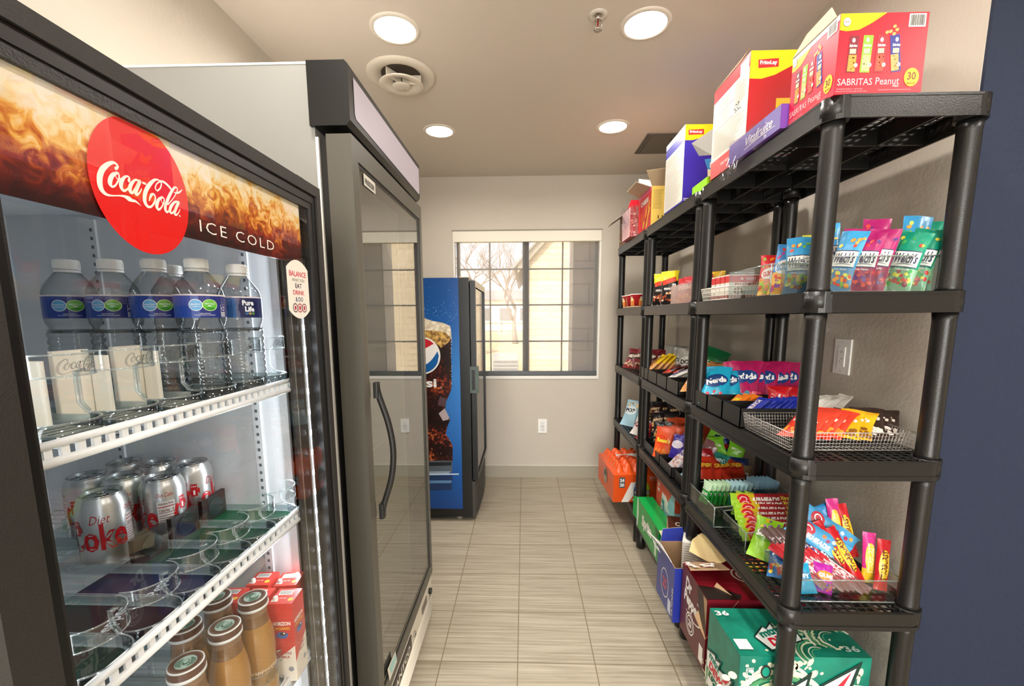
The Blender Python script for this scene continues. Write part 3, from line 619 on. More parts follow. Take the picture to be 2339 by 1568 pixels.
# ---- bottle lanes (clear plastic glides)
CLR = glass('#fafcfc', 1.5, .03, rim='#a9b4b6'); CLRD = glass('#8f9a9e', 1.5, .03); 
CLRB = glass('#e7eff0', 1.6, .05, floor_=.16, body=.16, bodycol='#e8eeee')
EMB = mat('#ffffff', .15)
def glide(yc, z, band, label, inlay=None, paddle=False, group='clear plastic bottle lanes'):
    t = thing('bottle_lane', label, 'bottle lane', (-.49, yc, z), group=group); r = .0345; mb = MB(); xf = -.035
    def arc(rr, n=16): return [(.0+rr*cos(a)*1.0, rr*sin(a)) for a in [radians(-90+180*k/n) for k in range(n+1)]]
    # floor tray outline with half-round front
    out = [(-.40, -r)]+[(x-.002, y) for x, y in arc(r)]+[(-.40, r)]
    mb.prism(out, 0, .003, CLRB)
    A = arc(r); n = len(A)
    for (za, zb_, m) in ((0, .018, CLRD),):
        vs = [(x, y, za) for x, y in A]+[(x, y, zb_) for x, y in A]+[(x*.93, y*.93, zb_) for x, y in A]
        mb.add(vs, [(i, i+1, n+i+1, n+i) for i in range(n-1)]+[(n+i, n+i+1, 2*n+i+1, 2*n+i) for i in range(n-1)], m, True)
    mb.tube([(x, y, .018) for x, y in A], .0013, CLRB, 6)
    for s in (-1, 1): mb.box(-.40, s*r-.0008, 0, 0, s*r+.0008, .016, CLRB)
    mb.build('tray', t, world=False)
    mb = MB(); z0, z1 = band
    vs = [(x, y, z0) for x, y in A]+[(x, y, z1) for x, y in A]; mb.add(vs, [(i, i+1, n+i+1, n+i) for i in range(n-1)], CLR, True)
    for zz in (z0, z1): mb.tube([(x, y, zz) for x, y in A], .0010, CLRB, 6)
    # embossed wordmark round the front of the band
    fx = Face(mb, lambda u, v, e: Vector(((r+e)*cos(u/r), (r+e)*sin(u/r), v)))
    EM = glass('#c9d0d2', 1.6, .1, floor_=.18)
    for st in WORDMARK: fx.stroke([((x-1100)*.0000235, (z0+z1)/2-(y-800+ (x-1100)*-.42)*.0000215, w*.000020) for x, y, w in st], EM, .0005, 2)
    mb.build('front_band', t, world=False)
    mb = MB()   # curved side stay joining band to tray (far side)
    mb.tube([(-.004, r, z0+.002), (-.012, r, (z0+.018)*.75), (-.012, r, .03), (-.004, r, .020), (.006, r*.97, .018)], .0016, CLRB, 6)
    mb.tube([(-.004, -r, z0+.002), (-.012, -r, (z0+.018)*.75), (-.012, -r, .03), (-.004, -r, .020)], .0016, CLRB, 6)
    mb.build('side_stay', t, world=False)
    if inlay:
        mb = MB(); mb.prism([(-.16, -r*.9)]+[(x*.88-.004, y*.88) for x, y in A]+[(-.16, r*.9)], .0032, .0042, mat(inlay[0], .3))
        Fq = plane(mb, (-.04, 0, .0042), (0, 1, 0), (-1, 0, 0)); 
        if inlay[1]: Fq.txt(inlay[1], 0, .01, .022, mat('#c9ced6', .4), .0004, rot=20)
        mb.build('flavour_strip', t, world=False)
    if paddle:
        P = mat('#e9e4d6', .45); mb = MB()
        mb.box(-.058, -.024, .0035, .026, .024, .006, P); mb.bevbox(-.060, -.022, .006, -.052, .019, .086, .002, P)
        for k in range(4): mb.tube([(-.03+k*.013, -.018, .0062), (-.026+k*.013, .018, .0062)], .0006, mat('#8d897f', .5), 4)
        vs = []; 
        mb.bevbox(-.052, .016, .006, -.030, .023, .078, .003, P)
        mb.build('white_pusher', t, world=False)
    return t
LY = [.4215+.073*k for k in range(6)]
for k in range(6):
    ord_ = ['nearest', 'second', 'third', 'fourth', 'fifth', 'farthest'][k]
    if k < 3: lb = 'empty clear plastic lane with a white pusher, top shelf, %s from the viewer' % ord_
    else: lb = 'clear plastic lane holding water bottles on the top shelf, %s from the viewer' % ord_
    glide(LY[k], 1.2365, (.066, .088), lb, None, k < 3)
    inl = [('#1c2c24', ''), ('#2a1018', 'Pepper'), ('#141a38', 'Pepsi'), ('#0f3322', ''), ('#123c28', ''), ('#16432e', '')][k]
    glide(LY[k], .9605, (.048, .070), 'clear plastic lane with looped front on the middle shelf, %s from the viewer' % ord_, inl)
for k, yy in enumerate((.47, .54, .615, .685, .745, .80)):
    if k > 1: glide(yy, .6585, (.050, .072), 'clear plastic lane on the lowest visible shelf, %s from the viewer' % ['', '', 'first', 'second', 'third', 'farthest'][k])
# dark low dividers behind the middle shelf guards
for k in (3, 4, 5):
    t = thing('lane_divider', 'dark low pusher plate in front of the silver cans, %s along the shelf' % {3: 'nearest', 4: 'middle one', 5: 'farthest'}[k], 'pusher plate', (-.62, LY[k], .9645))
    mb = MB(); mb.bevbox(-.004, -.032, .0, .004, .032, .048, .002, mat('#231a18', .3)); mb.build('plate', t, world=False)
    mb = MB(); mb.cyl((.0045, 0, .024), (.007, 0, .024), .018, glass('#dfe6e8', 1.6, floor_=.12), 20); mb.build('clear_disc', t, world=False)
# ---- water bottles
WATER = glass('#f4f6f6', 1.40, .02, rim='#6f7a7e'); CAPW = mat('#f2f3f1', .4)
def waterbottle(kind):
    t = thing('water_bottle', 'x', 'water bottle', (0, 0, 0)); mb = MB(); R = .0322
    prof = [(.0001, .004), (.020, .003), (.027, .0), (.031, .006)]
    z = .010
    while z < .094: prof += [(R, z), (R-.0004, z+.004), (R-.0022, z+.0065), (R-.0004, z+.009)]; z += .0105
    prof += [(R-.002, .098), (R-.004, .106), (R-.001, .112), (R, .118), (R, .154), (R-.001, .160), (R-.003, .166), (.0235, .176), (.0165, .186), (.0125, .191), (.0122, .196)]
    mb.lathe(prof, WATER, 36); mb.build('bottle_body', t, world=False)
    mb = MB(); c = [(.0145, .193), (.0150, .1945), (.0150, .205), (.0138, .2075), (.0001, .2078)]; mb.lathe(c, CAPW, 32)
    for k in range(40):
        a = 2*pi*k/40; mb.box(-.0004, .0148, .195, .0004, .0154, .2045, CAPW, Matrix.Rotation(a, 4, 'Z'))
    mb.lathe([(.0148, .1885), (.0148, .1922), (.0125, .1922)], CAPW, 32); mb.build('cap', t, world=False)
    mb = MB(); rr = R+.0005; lb0, lb1 = .120, .152
    S = lambda u, v, e: Vector(((rr+e)*cos(u/rr), (rr+e)*sin(u/rr), v)); Fz = Face(mb, S, .006)
    cols = ['#1c3f9e', '#16307f', '#22459c', '#1d2f86', '#2e2378']
    n = 40
    for k in range(n):
        u0 = -pi*rr+2*pi*rr*k/n; u1 = u0+2*pi*rr/n
        f = (k/n); c = '#1c4098' if f < .45 else ('#20317f' if f < .62 else '#2a1f70')
        if kind == 'front': c = '#2d5f9d' if abs(f-.5) > .12 else '#19255c'
        Fz.rect(u0, lb0, u1, lb1, mat(c, .3), 0)
    Fz.rect(-pi*rr, lb1, pi*rr, lb1+.0022, mat('#dcd0d2', .3), 0); 
    w = mat('#e9eef2', .4)
    if kind == 'front':
        Fz.ell(-.002, (lb0+lb1)/2, .0155, .0158, mat('#141d4c', .3), .0002); Fz.txt('Pure', -.003, lb1-.008, 1, w, .0004, height=.0085, width=.017, bold=.04); Fz.txt('Life', -.001, lb1-.018, 1, w, .0004, height=.0085, width=.014, bold=.04)
        for q, c in ((-.006, '#3b8fd0'), (-.001, '#e9d24a'), (.004, '#7fc241')): Fz.stroke([(q-.002, lb0+.0075, .0008), (q, lb0+.005, .0008), (q+.002, lb0+.0075, .0008)], mat(c, .4), .0004, 2); Fz.ell(q, lb0+.0078, .0008, .0008, mat(c, .4), .0004, n=8)
    else:
        Fz.ell(-.0145, .1385, .0085, .0085, mat('#5aa7dc', .3), .0002); Fz.ell(-.0145, .1385, .0085, .0085, w, .0004, r0=.9)
        Fz.ell(.003, .1385, .0098, .0085, mat('#63bb3a', .3), .0002); Fz.ell(.003, .1385, .0098, .0085, mat('#cfe9a0', .3), .0004, r0=.9)
        Fz.txt('HEALTHY', -.0145, .1395, 1, w, .0005, width=.013, height=.0022); Fz.txt('HYDRATION', -.0145, .1362, 1, w, .0005, width=.013, height=.0016)
        Fz.txt('RECYCLE', .003, .1405, 1, w, .0005, width=.013, height=.0024); Fz.txt('ME!', .003, .1375, 1, w, .0005, width=.005, height=.002)
        Fz.ell(.003, .1335, .006, .002, mat('#2f8f2c', .3), .0005)
        Fz.txt('Learn more at', -.004, .1265, 1, w, .0004, width=.013, height=.0014); Fz.txt('PureLifeWater.com/Quality', -.004, .1240, 1, w, .0004, width=.026, height=.0015)
        Fz.rect(.0185, .1215, .0275, .1215+.018, w, .0002); Fz.rect(.0190, .1285, .0270, .1392, mat('#2a1f70', .3), .0003)
        for q in range(3): a = q*120; Fz.ell(.023, .1337, .0033, .0033, w, .0005, a0=a+10, a1=a+95, r0=.6, n=8)
        for q in range(4): Fz.rect(.0188, .1222+q*.0015, .0272, .1228+q*.0015, mat('#2a1f70', .3), .0004)
        for q in range(7): Fz.rect(.0300, .1265+q*.0032, .0400, .1275+q*.0032, mat('#8f8fb8', .3), .0002)
    mb.build('label_wrap', t, world=False); return t
wb_ = waterbottle('back'); wf_ = waterbottle('front'); first = {}
BZ = 1.2405
spots = [(3, -.492, 'back', -37, 'front water bottle with blue and green seals, left of the round-logo bottle'),
         (3, -.558, 'back', -40, 'water bottle second in the lane, just under the red disc on the cooler door'),
         (3, -.625, 'back', -55, 'water bottle third from the front, partly hidden behind the white pushers'),
         (3, -.693, 'back', -42, 'water bottle farthest back in its lane, near the left edge of the cooler'),
         (4, -.480, 'front', -30, 'front water bottle with the round dark logo on a light blue label'),
         (4, -.592, 'back', -30, 'water bottle whose cap shows between two nearer bottles')]
for ln, x, kd, rz, lb in spots:
    src = wb_ if kd == 'back' else wf_
    if kd not in first: first[kd] = 1; o = src; o.location = (x, LY[ln], BZ); o.rotation_euler = (0, 0, radians(rz)); o['label'] = lb; o['group'] = 'water bottles on the top cooler shelf'
    else: dup(src, (x, LY[ln], BZ), (0, 0, radians(rz)), lb, 'water bottles on the top cooler shelf')
# ---- silver diet cola cans
ALU = mat('#c9c9c8', .3, .85); ALUT = mat('#b9b9ba', .22, .95); CRED = mat('#b5121b', .3, .25)
def can():
    t = thing('soda_can', 'x', 'soda can', (0, 0, 0)); R = .0331; mb = MB()
    mb.lathe([(.0001, .004), (.020, .004), (.024, .0), (.029, .004), (R, .012), (R, .102), (.0305, .112), (.0275, .1175), (.0272, .1195)], ALU, 40)
    S = lambda u, v, e: Vector(((R+e)*cos(u/R), (R+e)*sin(u/R), v)); Fz = Face(mb, S, .006); w = mat('#e9e7e4', .35, .3)
    # Diet Coke lettering: small script above, huge Coke below
    for off in (-.0, pi*R):
        Fz.txt('Diet', off+.004, .087, 1, CRED, .0004, height=.014, width=.026, shear=.35, bold=-.01)
        Fz.txt('Coke', off-.004, .058, 1, CRED, .0005, height=.045, width=.082, bold=.03)
    o2 = pi*R/2
    for off in (o2, -o2):
        Fz.rect(off-.015, .018, off+.010, .084, w, .0003); 
        Fz.txt('Diet Coke', off-.003, .096, 1, CRED, .0004, height=.008, width=.024, shear=.3, bold=.0)
        d = mat('#6b2a2e', .4); Fz.txt('Nutrition Facts', off-.0025, .080, 1, d, .0005, width=.021, height=.004); Fz.rect(off-.014, .0735, off+.009, .075, CRED, .0005); Fz.txt('Calories   0', off-.0025, .068, 1, d, .0005, width=.021, height=.005); Fz.rect(off-.014, .063, off+.009, .064, d, .0005)
        for q in range(9): Fz.rect(off-.0135, .058-q*.0042, off+.008-(q % 3)*.004, .059-q*.0042, d, .0005)
        Fz.rect(off+.018, .062, off+.028, .086, CRED, .0005); Fz.rect(off+.0215, .065, off+.0245, .074, w, .0007); Fz.txt('Enjoy', off+.023, .0815, 1, w, .0007, width=.008, height=.003)
        for q in range(3): Fz.rect(off+.0125+q*.0018, .022, off+.0133+q*.0018, .066-q*.006, d, .0005)
    mb.build('can_body', t, world=False)
    mb = MB(); mb.lathe([(.0272, .1190), (.0278, .1215), (.0270, .1225), (.0258, .1215), (.0245, .1165), (.0235, .1160), (.0001, .1165)], ALUT, 40); mb.build('can_lid', t, world=False)
    mb = MB(); mb.tube([(.010*cos(a)*1.1-.002, .0075*sin(a), .1185) for a in [2*pi*k/16 for k in range(16)]], .0012, ALUT, 6, True); mb.cyl((-.008, 0, .1165), (-.008, 0, .1190), .003, ALUT, 10)
    mb.add([(.004+.009*cos(2*pi*k/16), .006*sin(2*pi*k/16), .1168) for k in range(16)], [tuple(range(16))], mat('#6f6f70', .4, .8)); mb.build('pull_tab', t, world=False)
    return t
c0 = can(); CZ = .9645-.0065
cans = [(3, -.690, -60, 'silver diet cola can with huge red lettering at the left, closest to the viewer'),
        (4, -.652, 50, 'silver diet cola can showing its nutrition panel, front of the second can row'),
        (4, -.722, 42, 'silver diet cola can second in the middle row, reading its small red script'),
        (4, -.790, -30, 'dim silver diet cola can third in the middle row beside the cooler frame'),
        (5, -.655, 0, 'silver diet cola can with a large red C, right end of the cans'),
        (5, -.722, 20, 'silver diet cola can in the back row, second from the right'),
        (5, -.790, 60, 'silver diet cola can in the back row, third from the right')]
for i, (ln, x, rz, lb) in enumerate(cans):
    if i == 0: c0.location = (x, LY[ln], CZ); c0.rotation_euler = (0, 0, radians(rz)); c0['label'] = lb; c0['group'] = 'silver diet cola cans'
    else: dup(c0, (x, LY[ln], CZ), (0, 0, radians(rz)), lb, 'silver diet cola cans')
# ---- coffee drink bottles
def coffee():
    t = thing('coffee_bottle', 'x', 'coffee drink', (0, 0, 0)); mb = MB(); DR = mat('#c39a5c', .35); TP = mat('#8d6f55', .3)
    p = [(.0001, .003), (.024, .001), (.028, .004), (.0295, .012), (.0295, .055), (.0285, .065), (.0285, .085), (.0295, .10), (.0292, .115), (.027, .135), (.0225, .155)]
    mb.lathe(p, DR, 36); mb.lathe([(.0225, .155), (.021, .162), (.0205, .175), (.0208, .186)], TP, 36); mb.build('bottle_drink', t, world=False)
    mb = MB(); mb.lathe([(.0245, .001), (.0290, .004), (.0303, .012), (.0303, .055), (.0293, .065), (.0293, .085), (.0303, .10), (.030, .115), (.0278, .135), (.0233, .155), (.0218, .162), (.0213, .175)], glass('#f2ead9', 1.5), 36)
    S = lambda u, v, e: Vector(((.0305+e)*cos(u/.0305), (.0305+e)*sin(u/.0305), v)); Fz = Face(mb, S, .006)
    Fz.txt('frappuccino', .0, .075, 1, mat('#efe6d2', .4), .0006, height=.010, width=.05, bold=.0); mb.build('bottle_glass', t, world=False)
    mb = MB(); LB = mat('#5b3a2c', .35); LW = mat('#dfe4e2', .35)
    mb.lathe([(.0232, .186), (.0240, .1865), (.0240, .1905), (.0232, .191)], LW, 36); mb.lathe([(.0232, .1905), (.0234, .200), (.0225, .2025)], LB, 36); mb.lathe([(.0229, .2005), (.0225, .2035), (.0208, .2035)], LW, 36)
    mb.lathe([(.0210, .2032), (.0001, .2032)], LB, 36)
    F2 = plane(mb, (0, 0, .2032), (1, 0, 0), (0, 1, 0)); g = mat('#a9c4b8', .4); g2 = mat('#3f6f5c', .4)
    F2.ell(0, 0, .0135, .0135, g, .0004); F2.ell(0, 0, .0045, .006, g2, .0008); F2.ell(0, .001, .003, .004, g, .0010)
    for s in (-1, 1):
        for q in range(4): F2.stroke([(s*(.004+q*.002), -.009+q*.0008, .0012), (s*(.0065+q*.0018), 0, .0012), (s*(.005+q*.0016), .008-q*.001, .0010)], g2, .0008, 3)
    F2.ell(0, 0, .0195, .0195, mat('#b99a7c', .4), .0004, r0=.975)
    mb.build('lid', t, world=False); return t
k0 = coffee()
cs = [(.685, -.485, 'bottled coffee drink with brown round lid, tallest in view beside the red cartons'), (.685, -.551, 'bottled coffee drink second in its lane, half behind the shelf rail'),
      (.615, -.486, 'bottled coffee drink with brown round lid at the bottom edge of the cooler view'), (.615, -.552, 'bottled coffee drink under the shelf rail at the lower left'), (.54, -.49, 'bottled coffee drink mostly below the frame, nearest lane')]
for i, (y, x, lb) in enumerate(cs):
    if i == 0: k0.location = (x, y, .6625); k0.rotation_euler = (0, 0, radians(-35)); k0['label'] = lb; k0['group'] = 'bottled coffee drinks'
    else: dup(k0, (x, y, .6625), (0, 0, radians(-35+i*14)), lb, 'bottled coffee drinks')
# ---- small red milk cartons
def milk():
    t = thing('milk_carton', 'x', 'milk carton', (0, 0, 0)); mb = MB(); R = mat('#d23a32', .35); Wt = mat('#ece6d8', .4)
    w, d, h = .044, .046, .163
    # upper red, lower white with slanted split
    def side(Fb, L):
        Fb.poly([(0, 0), (L, 0), (L, .075), (0, .040)], Wt, 0); Fb.poly([(0, .040), (L, .075), (L, h), (0, h)], R, 0)
    F_ = box_faces(mb, w, d, h)
    for nm in ('front', 'right', 'left', 'back'): side(F_[nm], w if nm in ('front', 'back') else d)
    F_['top'].rect(0, 0, w, d, R, 0)
    y = mat('#f0c23a', .4); wt = mat('#f3efe6', .4); bl = mat('#3c6fc0', .4); dk = mat('#26262a', .4)
    for nm in ('front', 'right'):
        f = F_[nm]; f.txt('HORIZON', .022, .122, 1, wt, .0004, width=.034, height=.008, bold=.04); f.txt('ORGANIC', .022, .112, 1, y, .0004, width=.032, height=.006, bold=.03)
        f.ell(.022, .098, .011, .007, bl, .0004); f.ell(.024, .101, .006, .004, dk, .0006); f.ell(.026, .102, .002, .002, wt, .0007)
        f.txt('WHOLE', .026, .060, 1, mat('#b8474a', .4), .0004, width=.022, height=.005); f.txt('MILK', .026, .052, 1, mat('#b8474a', .4), .0004, width=.016, height=.005); f.ell(.034, .026, .005, .005, mat('#8f979c', .4), .0004)
    tp = F_['top']; tp.rect(.006, .026, .032, .040, wt, .0004)
    for q in range(10): tp.rect(.008+q*.0023, .028, .0092+q*.0023, .038, mat('#3d3f42', .5), .0007)
    tp.ell(.036, .012, .0048, .0048, y, .0006); tp.rect(.002, .006, .014, .012, wt, .0005); tp.txt('8 FL OZ', .020, .016, 1, wt, .0005, width=.013, height=.003)
    mb.build('carton', t, world=False)
    mb = MB(); mb.lathe([(.0001, .006), (.004, .006), (.0045, .0)], wt, 12, Matrix.Translation((-.014, -.010, h))); mb.build('spout', t, world=False)
    mb = MB(); mb.bevbox(-w/2-.0012, -d/2-.0012, .0, w/2+.0012, d/2+.0012, h*.72, .006, glass('#ffffff', 1.35)); mb.build('clear_wrap', t, world=False)
    return t
m0 = milk(); ms_ = [(.799, -.485, 'red and white milk carton at the far right end of the cooler shelf'), (.745, -.462, 'red and white milk carton in clear wrap, second from the right'), (.745, -.516, 'red milk carton directly behind the second one from the right'), (.745, -.570, 'red milk carton showing between the coffee bottles'), (.799, -.540, 'red milk carton behind the one at the far right end')]
for i, (y, x, lb) in enumerate(ms_):
    if i == 0: m0.location = (x, y, .6625); m0.rotation_euler = (0, 0, radians(8)); m0['label'] = lb; m0['group'] = 'red milk cartons'
    else: dup(m0, (x, y, .6625), (0, 0, radians(4)), lb, 'red milk cartons')
# white plastic shelf tab leaning inside the cooler
mb = MB(); q = [at(*v, Y=.833) for v in ((516, 1388), (513, 1366), (530, 1340), (600, 1270), (612, 1282), (560, 1350))]; P = mat('#d9d8d2', .4)
mb.add([(v.x, .8335, v.z) for v in q]+[(v.x, .8315, v.z) for v in q], [tuple(range(6)), tuple(range(11, 5, -1))]+[(k, (k+1) % 6, 6+(k+1) % 6, 6+k) for k in range(6)], P); mb.build('price_tab', cf)
# ================================================================ upright freezer
fz = thing('upright_freezer', 'tall upright freezer with black framed glass door and blank lavender header panel', 'freezer', (-.75, 1.44, 0))
FN, FF, FX = 1.088, 1.795, -.42
mb = MB(); CAB = mat('#93928d', .45); 
for b in ((-1.06, FN+.01, .03, -.512, FN+.045, 1.965), (-1.06, FF-.045, .03, -.512, FF-.005, 1.965), (-1.06, FN+.045, .03, -1.02, FF-.045, 1.965), (-1.02, FN+.045, 1.80, -.512, FF-.045, 1.965), (-1.02, FN+.045, .03, -.512, FF-.045, .21)): mb.box(*b, CAB)
mb.build('cabinet_body', fz)
mb = MB(); EW = mat('#eceae4', .35); mb.box(-.512, FN+.009, .03, -.505, FN+.045, 1.80, EW); mb.box(-1.06, FN+.009, 1.965, -.512, FF-.005, 1.970, EW); mb.box(-.512, FF-.045, .03, -.505, FF-.006, 1.8, EW); mb.build('edge_trim', fz)
mb = MB(); mb.box(-.505, FN+.016, .2, -.484, FN+.04, 1.80, BLK2); mb.box(-.505, FF-.04, .2, -.484, FF-.012, 1.80, BLK2); mb.box(-.505, FN+.04, 1.77, -.484, FF-.04, 1.80, BLK2); mb.box(-.505, FN+.04, .2, -.484, FF-.04, .235, BLK2); mb.build('door_gasket', fz)
mb = MB()
inn = mat('#cfd3cc', .4)
for b in ((-1.02, FN+.046, .21, -1.012, FF-.046, 1.80), (-1.012, FN+.046, .21, -.512, FN+.05, 1.8), (-1.012, FF-.05, .21, -.512, FF-.046, 1.8)): mb.box(*b, inn)
mb.build('inner_liner', fz)
for z in (.55, .9, 1.25):
    mb = MB(); 
    for k in range(22): y = FN+.06+k*.027; mb.tube([(-1.0, y, z), (-.53, y, z)], .0018, WSH, 6)
    mb.tube([(-.53, FN+.055, z), (-.53, FF-.055, z)], .003, WSH, 6); mb.build('wire_shelf', fz)
# header light box
hd = thing('header_panel', None, None); hd.parent = fz
mb = MB(); HZ0, HZ1 = 1.822, 1.968
mb.prism([(HZ0, -.52), (HZ1, -.52), (HZ1, -.428), (HZ1-.008, FX), (HZ0+.012, FX), (HZ0, -.43)], FN, FF-.012, BLK2, M=Matrix(((0, 1, 0, 0), (0, 0, 1, 0), (1, 0, 0, 0), (0, 0, 0, 1))))
mb.build('header_box', hd)
mb = MB(); F_ = plane(mb, (FX, 0, 0), (0, 1, 0), (0, 0, 1)); q = [at(809, 176, X=FX), at(811, 286, X=FX), at(826, 307, X=FX), at(954.5, 446, X=FX), at(953, 381, X=FX)]
pa = [(1.118, 1.944), (1.118, 1.860), (1.126, 1.850), (FF-.03, 1.846), (FF-.022, 1.852), (FF-.022, 1.944)]
F_.poly(pa[::-1][::-1][::-1], mat('#c3bccb', .35), .0012); mb.build('blank_sign', hd)
# door
fd = thing('door', None, None); fd.parent = fz
mb = MB(); FZ0, FZ1 = .205, 1.803; GR = mat('#55524a', .38)
ring(mb, FN, FZ0, FF, FZ1, (.040, .026, .052, .045), -.482, FX, GR); mb.build('door_frame', fd)
gy0, gy1, gz0, gz1 = FN+.040, FF-.026, FZ0+.045, FZ1-.052
mb = MB(); ring(mb, gy0, gz0, gy1, gz1, (.008, .008, .008, .008), -.44, FX-.004, BLK2); mb.build('inner_bead', fd)
mb = MB(); mb.add([(-.427, gy0+.006, gz0+.006), (-.427, gy1-.006, gz0+.006), (-.427, gy1-.006, gz1-.006), (-.427, gy0+.006, gz1-.006)], [(0, 1, 2, 3)], glass('#a9b39b', 1.6, .0, floor_=.58)); mb.build('glass_pane', fd)
mb = MB(); ring(mb, gy0+.006, gz0+.006, gy1-.006, gz1-.006, (.012, .006, .004, .010), -.4265, -.4255, mat('#6c6a5c', .3)); mb.build('pane_border', fd)
mb = MB(); hy = 1.165
for z in (1.158, .802): mb.bevbox(FX, hy-.014, z-.022, FX+.014, hy+.010, z+.022, .004, BLK)
hp = catmull([(FX+.006, hy, 1.172), (FX+.012, hy, 1.140), (FX+.034, hy+.004, 1.06), (FX+.044, hy+.005, .98), (FX+.036, hy+.004, .90), (FX+.012, hy, .820), (FX+.006, hy, .79)], 6)
mb.tube(hp, .0088, BLK, 12); mb.build('door_handle', fd)
mb = MB(); F_ = plane(mb, (-.4265, 0, 0), (0, 1, 0), (0, 0, 1)); a = at(828, 379, X=-.426); b_ = at(854, 408, X=-.426)
F_.rect(a.y, gz1-.042, b_.y+.004, gz1-.012, mat('#d9d5c8', .4), .002); F_.txt('FREEZER', (a.y+b_.y)/2+.002, gz1-.029, 1, mat('#2a2724', .4), .0024, width=(b_.y-a.y)*.86, height=.014, bold=.03)
mb.build('freezer_sticker', fd)['label'] = 'small white FREEZER sticker'
mb = MB(); F_ = plane(mb, (-.4225, 0, 0), (0, 1, 0), (0, 0, 1))
q = [at(884, 1530, X=-.42), at(889, 1557, X=-.42), at(906, 1512, X=-.42), at(902, 1487, X=-.42)]
F_.poly([(v.y, v.z) for v in q], mat('#e2ddd0', .5), .004); q = [at(888, 1527, X=-.42), at(893, 1540, X=-.42), at(904, 1508, X=-.42), at(901, 1494, X=-.42)]; F_.poly([(v.y, v.z) for v in q], mat('#a8d4cf', .5), .0045); mb.build('paper_tag', fd)['label'] = 'pale blue paper tag'
# kick panel
kp = thing('kick_panel', None, None); kp.parent = fz
mb = MB(); KW = mat('#ded6c6', .4); mb.bevbox(-.50, FN+.004, .028, -.424, FF-.004, .198, .012, KW); mb.build('panel', kp)
mb = MB()
for k in range(5): z = .040+k*.018; mb.tube([(-.422, FN+.03, z), (-.422, FF-.055, z)], .0055, mat('#efe9da', .35), 8)
for k in range(6): mb.box(-.424, FF-.048, .046+k*.017, -.4225, FF-.040, .054+k*.017, BLK2)
mb.build('vent_slats', kp)
mb = MB(); a = at(930, 1500, X=-.42); mb.bevbox(-.424, 1.14, .128, -.4205, 1.43, .184, .001, mat('#1b1b20', .35)); F_ = plane(mb, (-.4205, 0, 0), (0, 1, 0), (0, 0, 1))
F_.rect(1.145, .131, 1.425, .180, mat('#857a6c', .4), .0004); F_.rect(1.148, .134, 1.422, .177, mat('#221f22', .4), .0006); F_.txt('AVANTCO', 1.285, .155, 1, mat('#e8e2d4', .4), .001, width=.24, height=.028, bold=.03); mb.build('maker_badge', kp)
mb = MB(); mb.cyl((-.424, 1.475, .150), (-.418, 1.475, .150), .011, mat('#a8a296', .3, .6), 20); mb.cyl((-.418, 1.475, .150), (-.4165, 1.475, .150), .003, BLK2, 8); mb.build('lock', kp)
mb = MB(); mb.cyl((-.424, 1.735, .150), (-.412, 1.735, .150), .013, BLK2, 20); mb.build('thermostat_knob', kp)
mb = MB(); mb.bevbox(-.424, 1.60, .135, -.4205, 1.68, .165, .001, mat('#6d655a', .4)); mb.build('display_window', kp)
# ================================================================ blue cola merchandiser
pz = thing('cola_merchandiser', 'blue cola cooler with a cola glass picture on its side, standing by the window wall', 'drinks cooler', (-.66, 3.02, 0))
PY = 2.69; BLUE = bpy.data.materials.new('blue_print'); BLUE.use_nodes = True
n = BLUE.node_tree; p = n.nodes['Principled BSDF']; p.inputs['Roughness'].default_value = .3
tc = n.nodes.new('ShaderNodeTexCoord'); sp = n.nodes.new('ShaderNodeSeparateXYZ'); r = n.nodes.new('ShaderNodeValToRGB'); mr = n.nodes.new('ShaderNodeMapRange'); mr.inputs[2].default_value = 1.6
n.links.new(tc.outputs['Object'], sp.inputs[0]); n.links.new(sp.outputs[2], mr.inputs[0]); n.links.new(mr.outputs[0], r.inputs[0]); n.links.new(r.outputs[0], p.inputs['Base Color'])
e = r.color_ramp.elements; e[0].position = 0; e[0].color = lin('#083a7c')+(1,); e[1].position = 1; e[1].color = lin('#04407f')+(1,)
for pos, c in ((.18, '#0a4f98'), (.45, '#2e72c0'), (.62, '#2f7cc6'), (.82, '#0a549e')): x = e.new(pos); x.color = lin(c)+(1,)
mb = MB(); mb.box(-1.00, PY+.004, .035, -.408, 3.33, 1.60, BLK2); mb.build('cabinet_body', pz)
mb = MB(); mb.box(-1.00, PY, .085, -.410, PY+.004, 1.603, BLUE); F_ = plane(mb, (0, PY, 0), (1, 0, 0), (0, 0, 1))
def pp(*pts): return [((lambda q: (q.x, q.z))(at(x, y, Y=PY))) for x, y in pts]
COLA = bpy.data.materials.new('cola_glass_print'); COLA.use_nodes = True; n = COLA.node_tree; p = n.nodes['Principled BSDF']; p.inputs['Roughness'].default_value = .3
tc = n.nodes.new('ShaderNodeTexCoord'); nz = n.nodes.new('ShaderNodeTexNoise'); nz.inputs['Scale'].default_value = 7; nz.inputs['Detail'].default_value = 2; n2 = n.nodes.new('ShaderNodeTexNoise'); n2.inputs['Scale'].default_value = 55; n2.inputs['Detail'].default_value = 6
n.links.new(tc.outputs['Object'], nz.inputs[0]); n.links.new(tc.outputs['Object'], n2.inputs[0]); ad = n.nodes.new('ShaderNodeMath'); ad.operation = 'MULTIPLY'; n.links.new(nz.outputs[0], ad.inputs[0]); n.links.new(n2.outputs[0], ad.inputs[1])
r = n.nodes.new('ShaderNodeValToRGB'); n.links.new(ad.outputs[0], r.inputs[0]); n.links.new(r.outputs[0], p.inputs['Base Color']); e = r.color_ramp.elements
e[0].position = .20; e[0].color = lin('#1c0a08')+(1,); e[1].position = .42; e[1].color = lin('#e08040')+(1,)
for pos, c in ((.27, '#3a1410'), (.33, '#7d2c17')): x = e.new(pos); x.color = lin(c)+(1,)
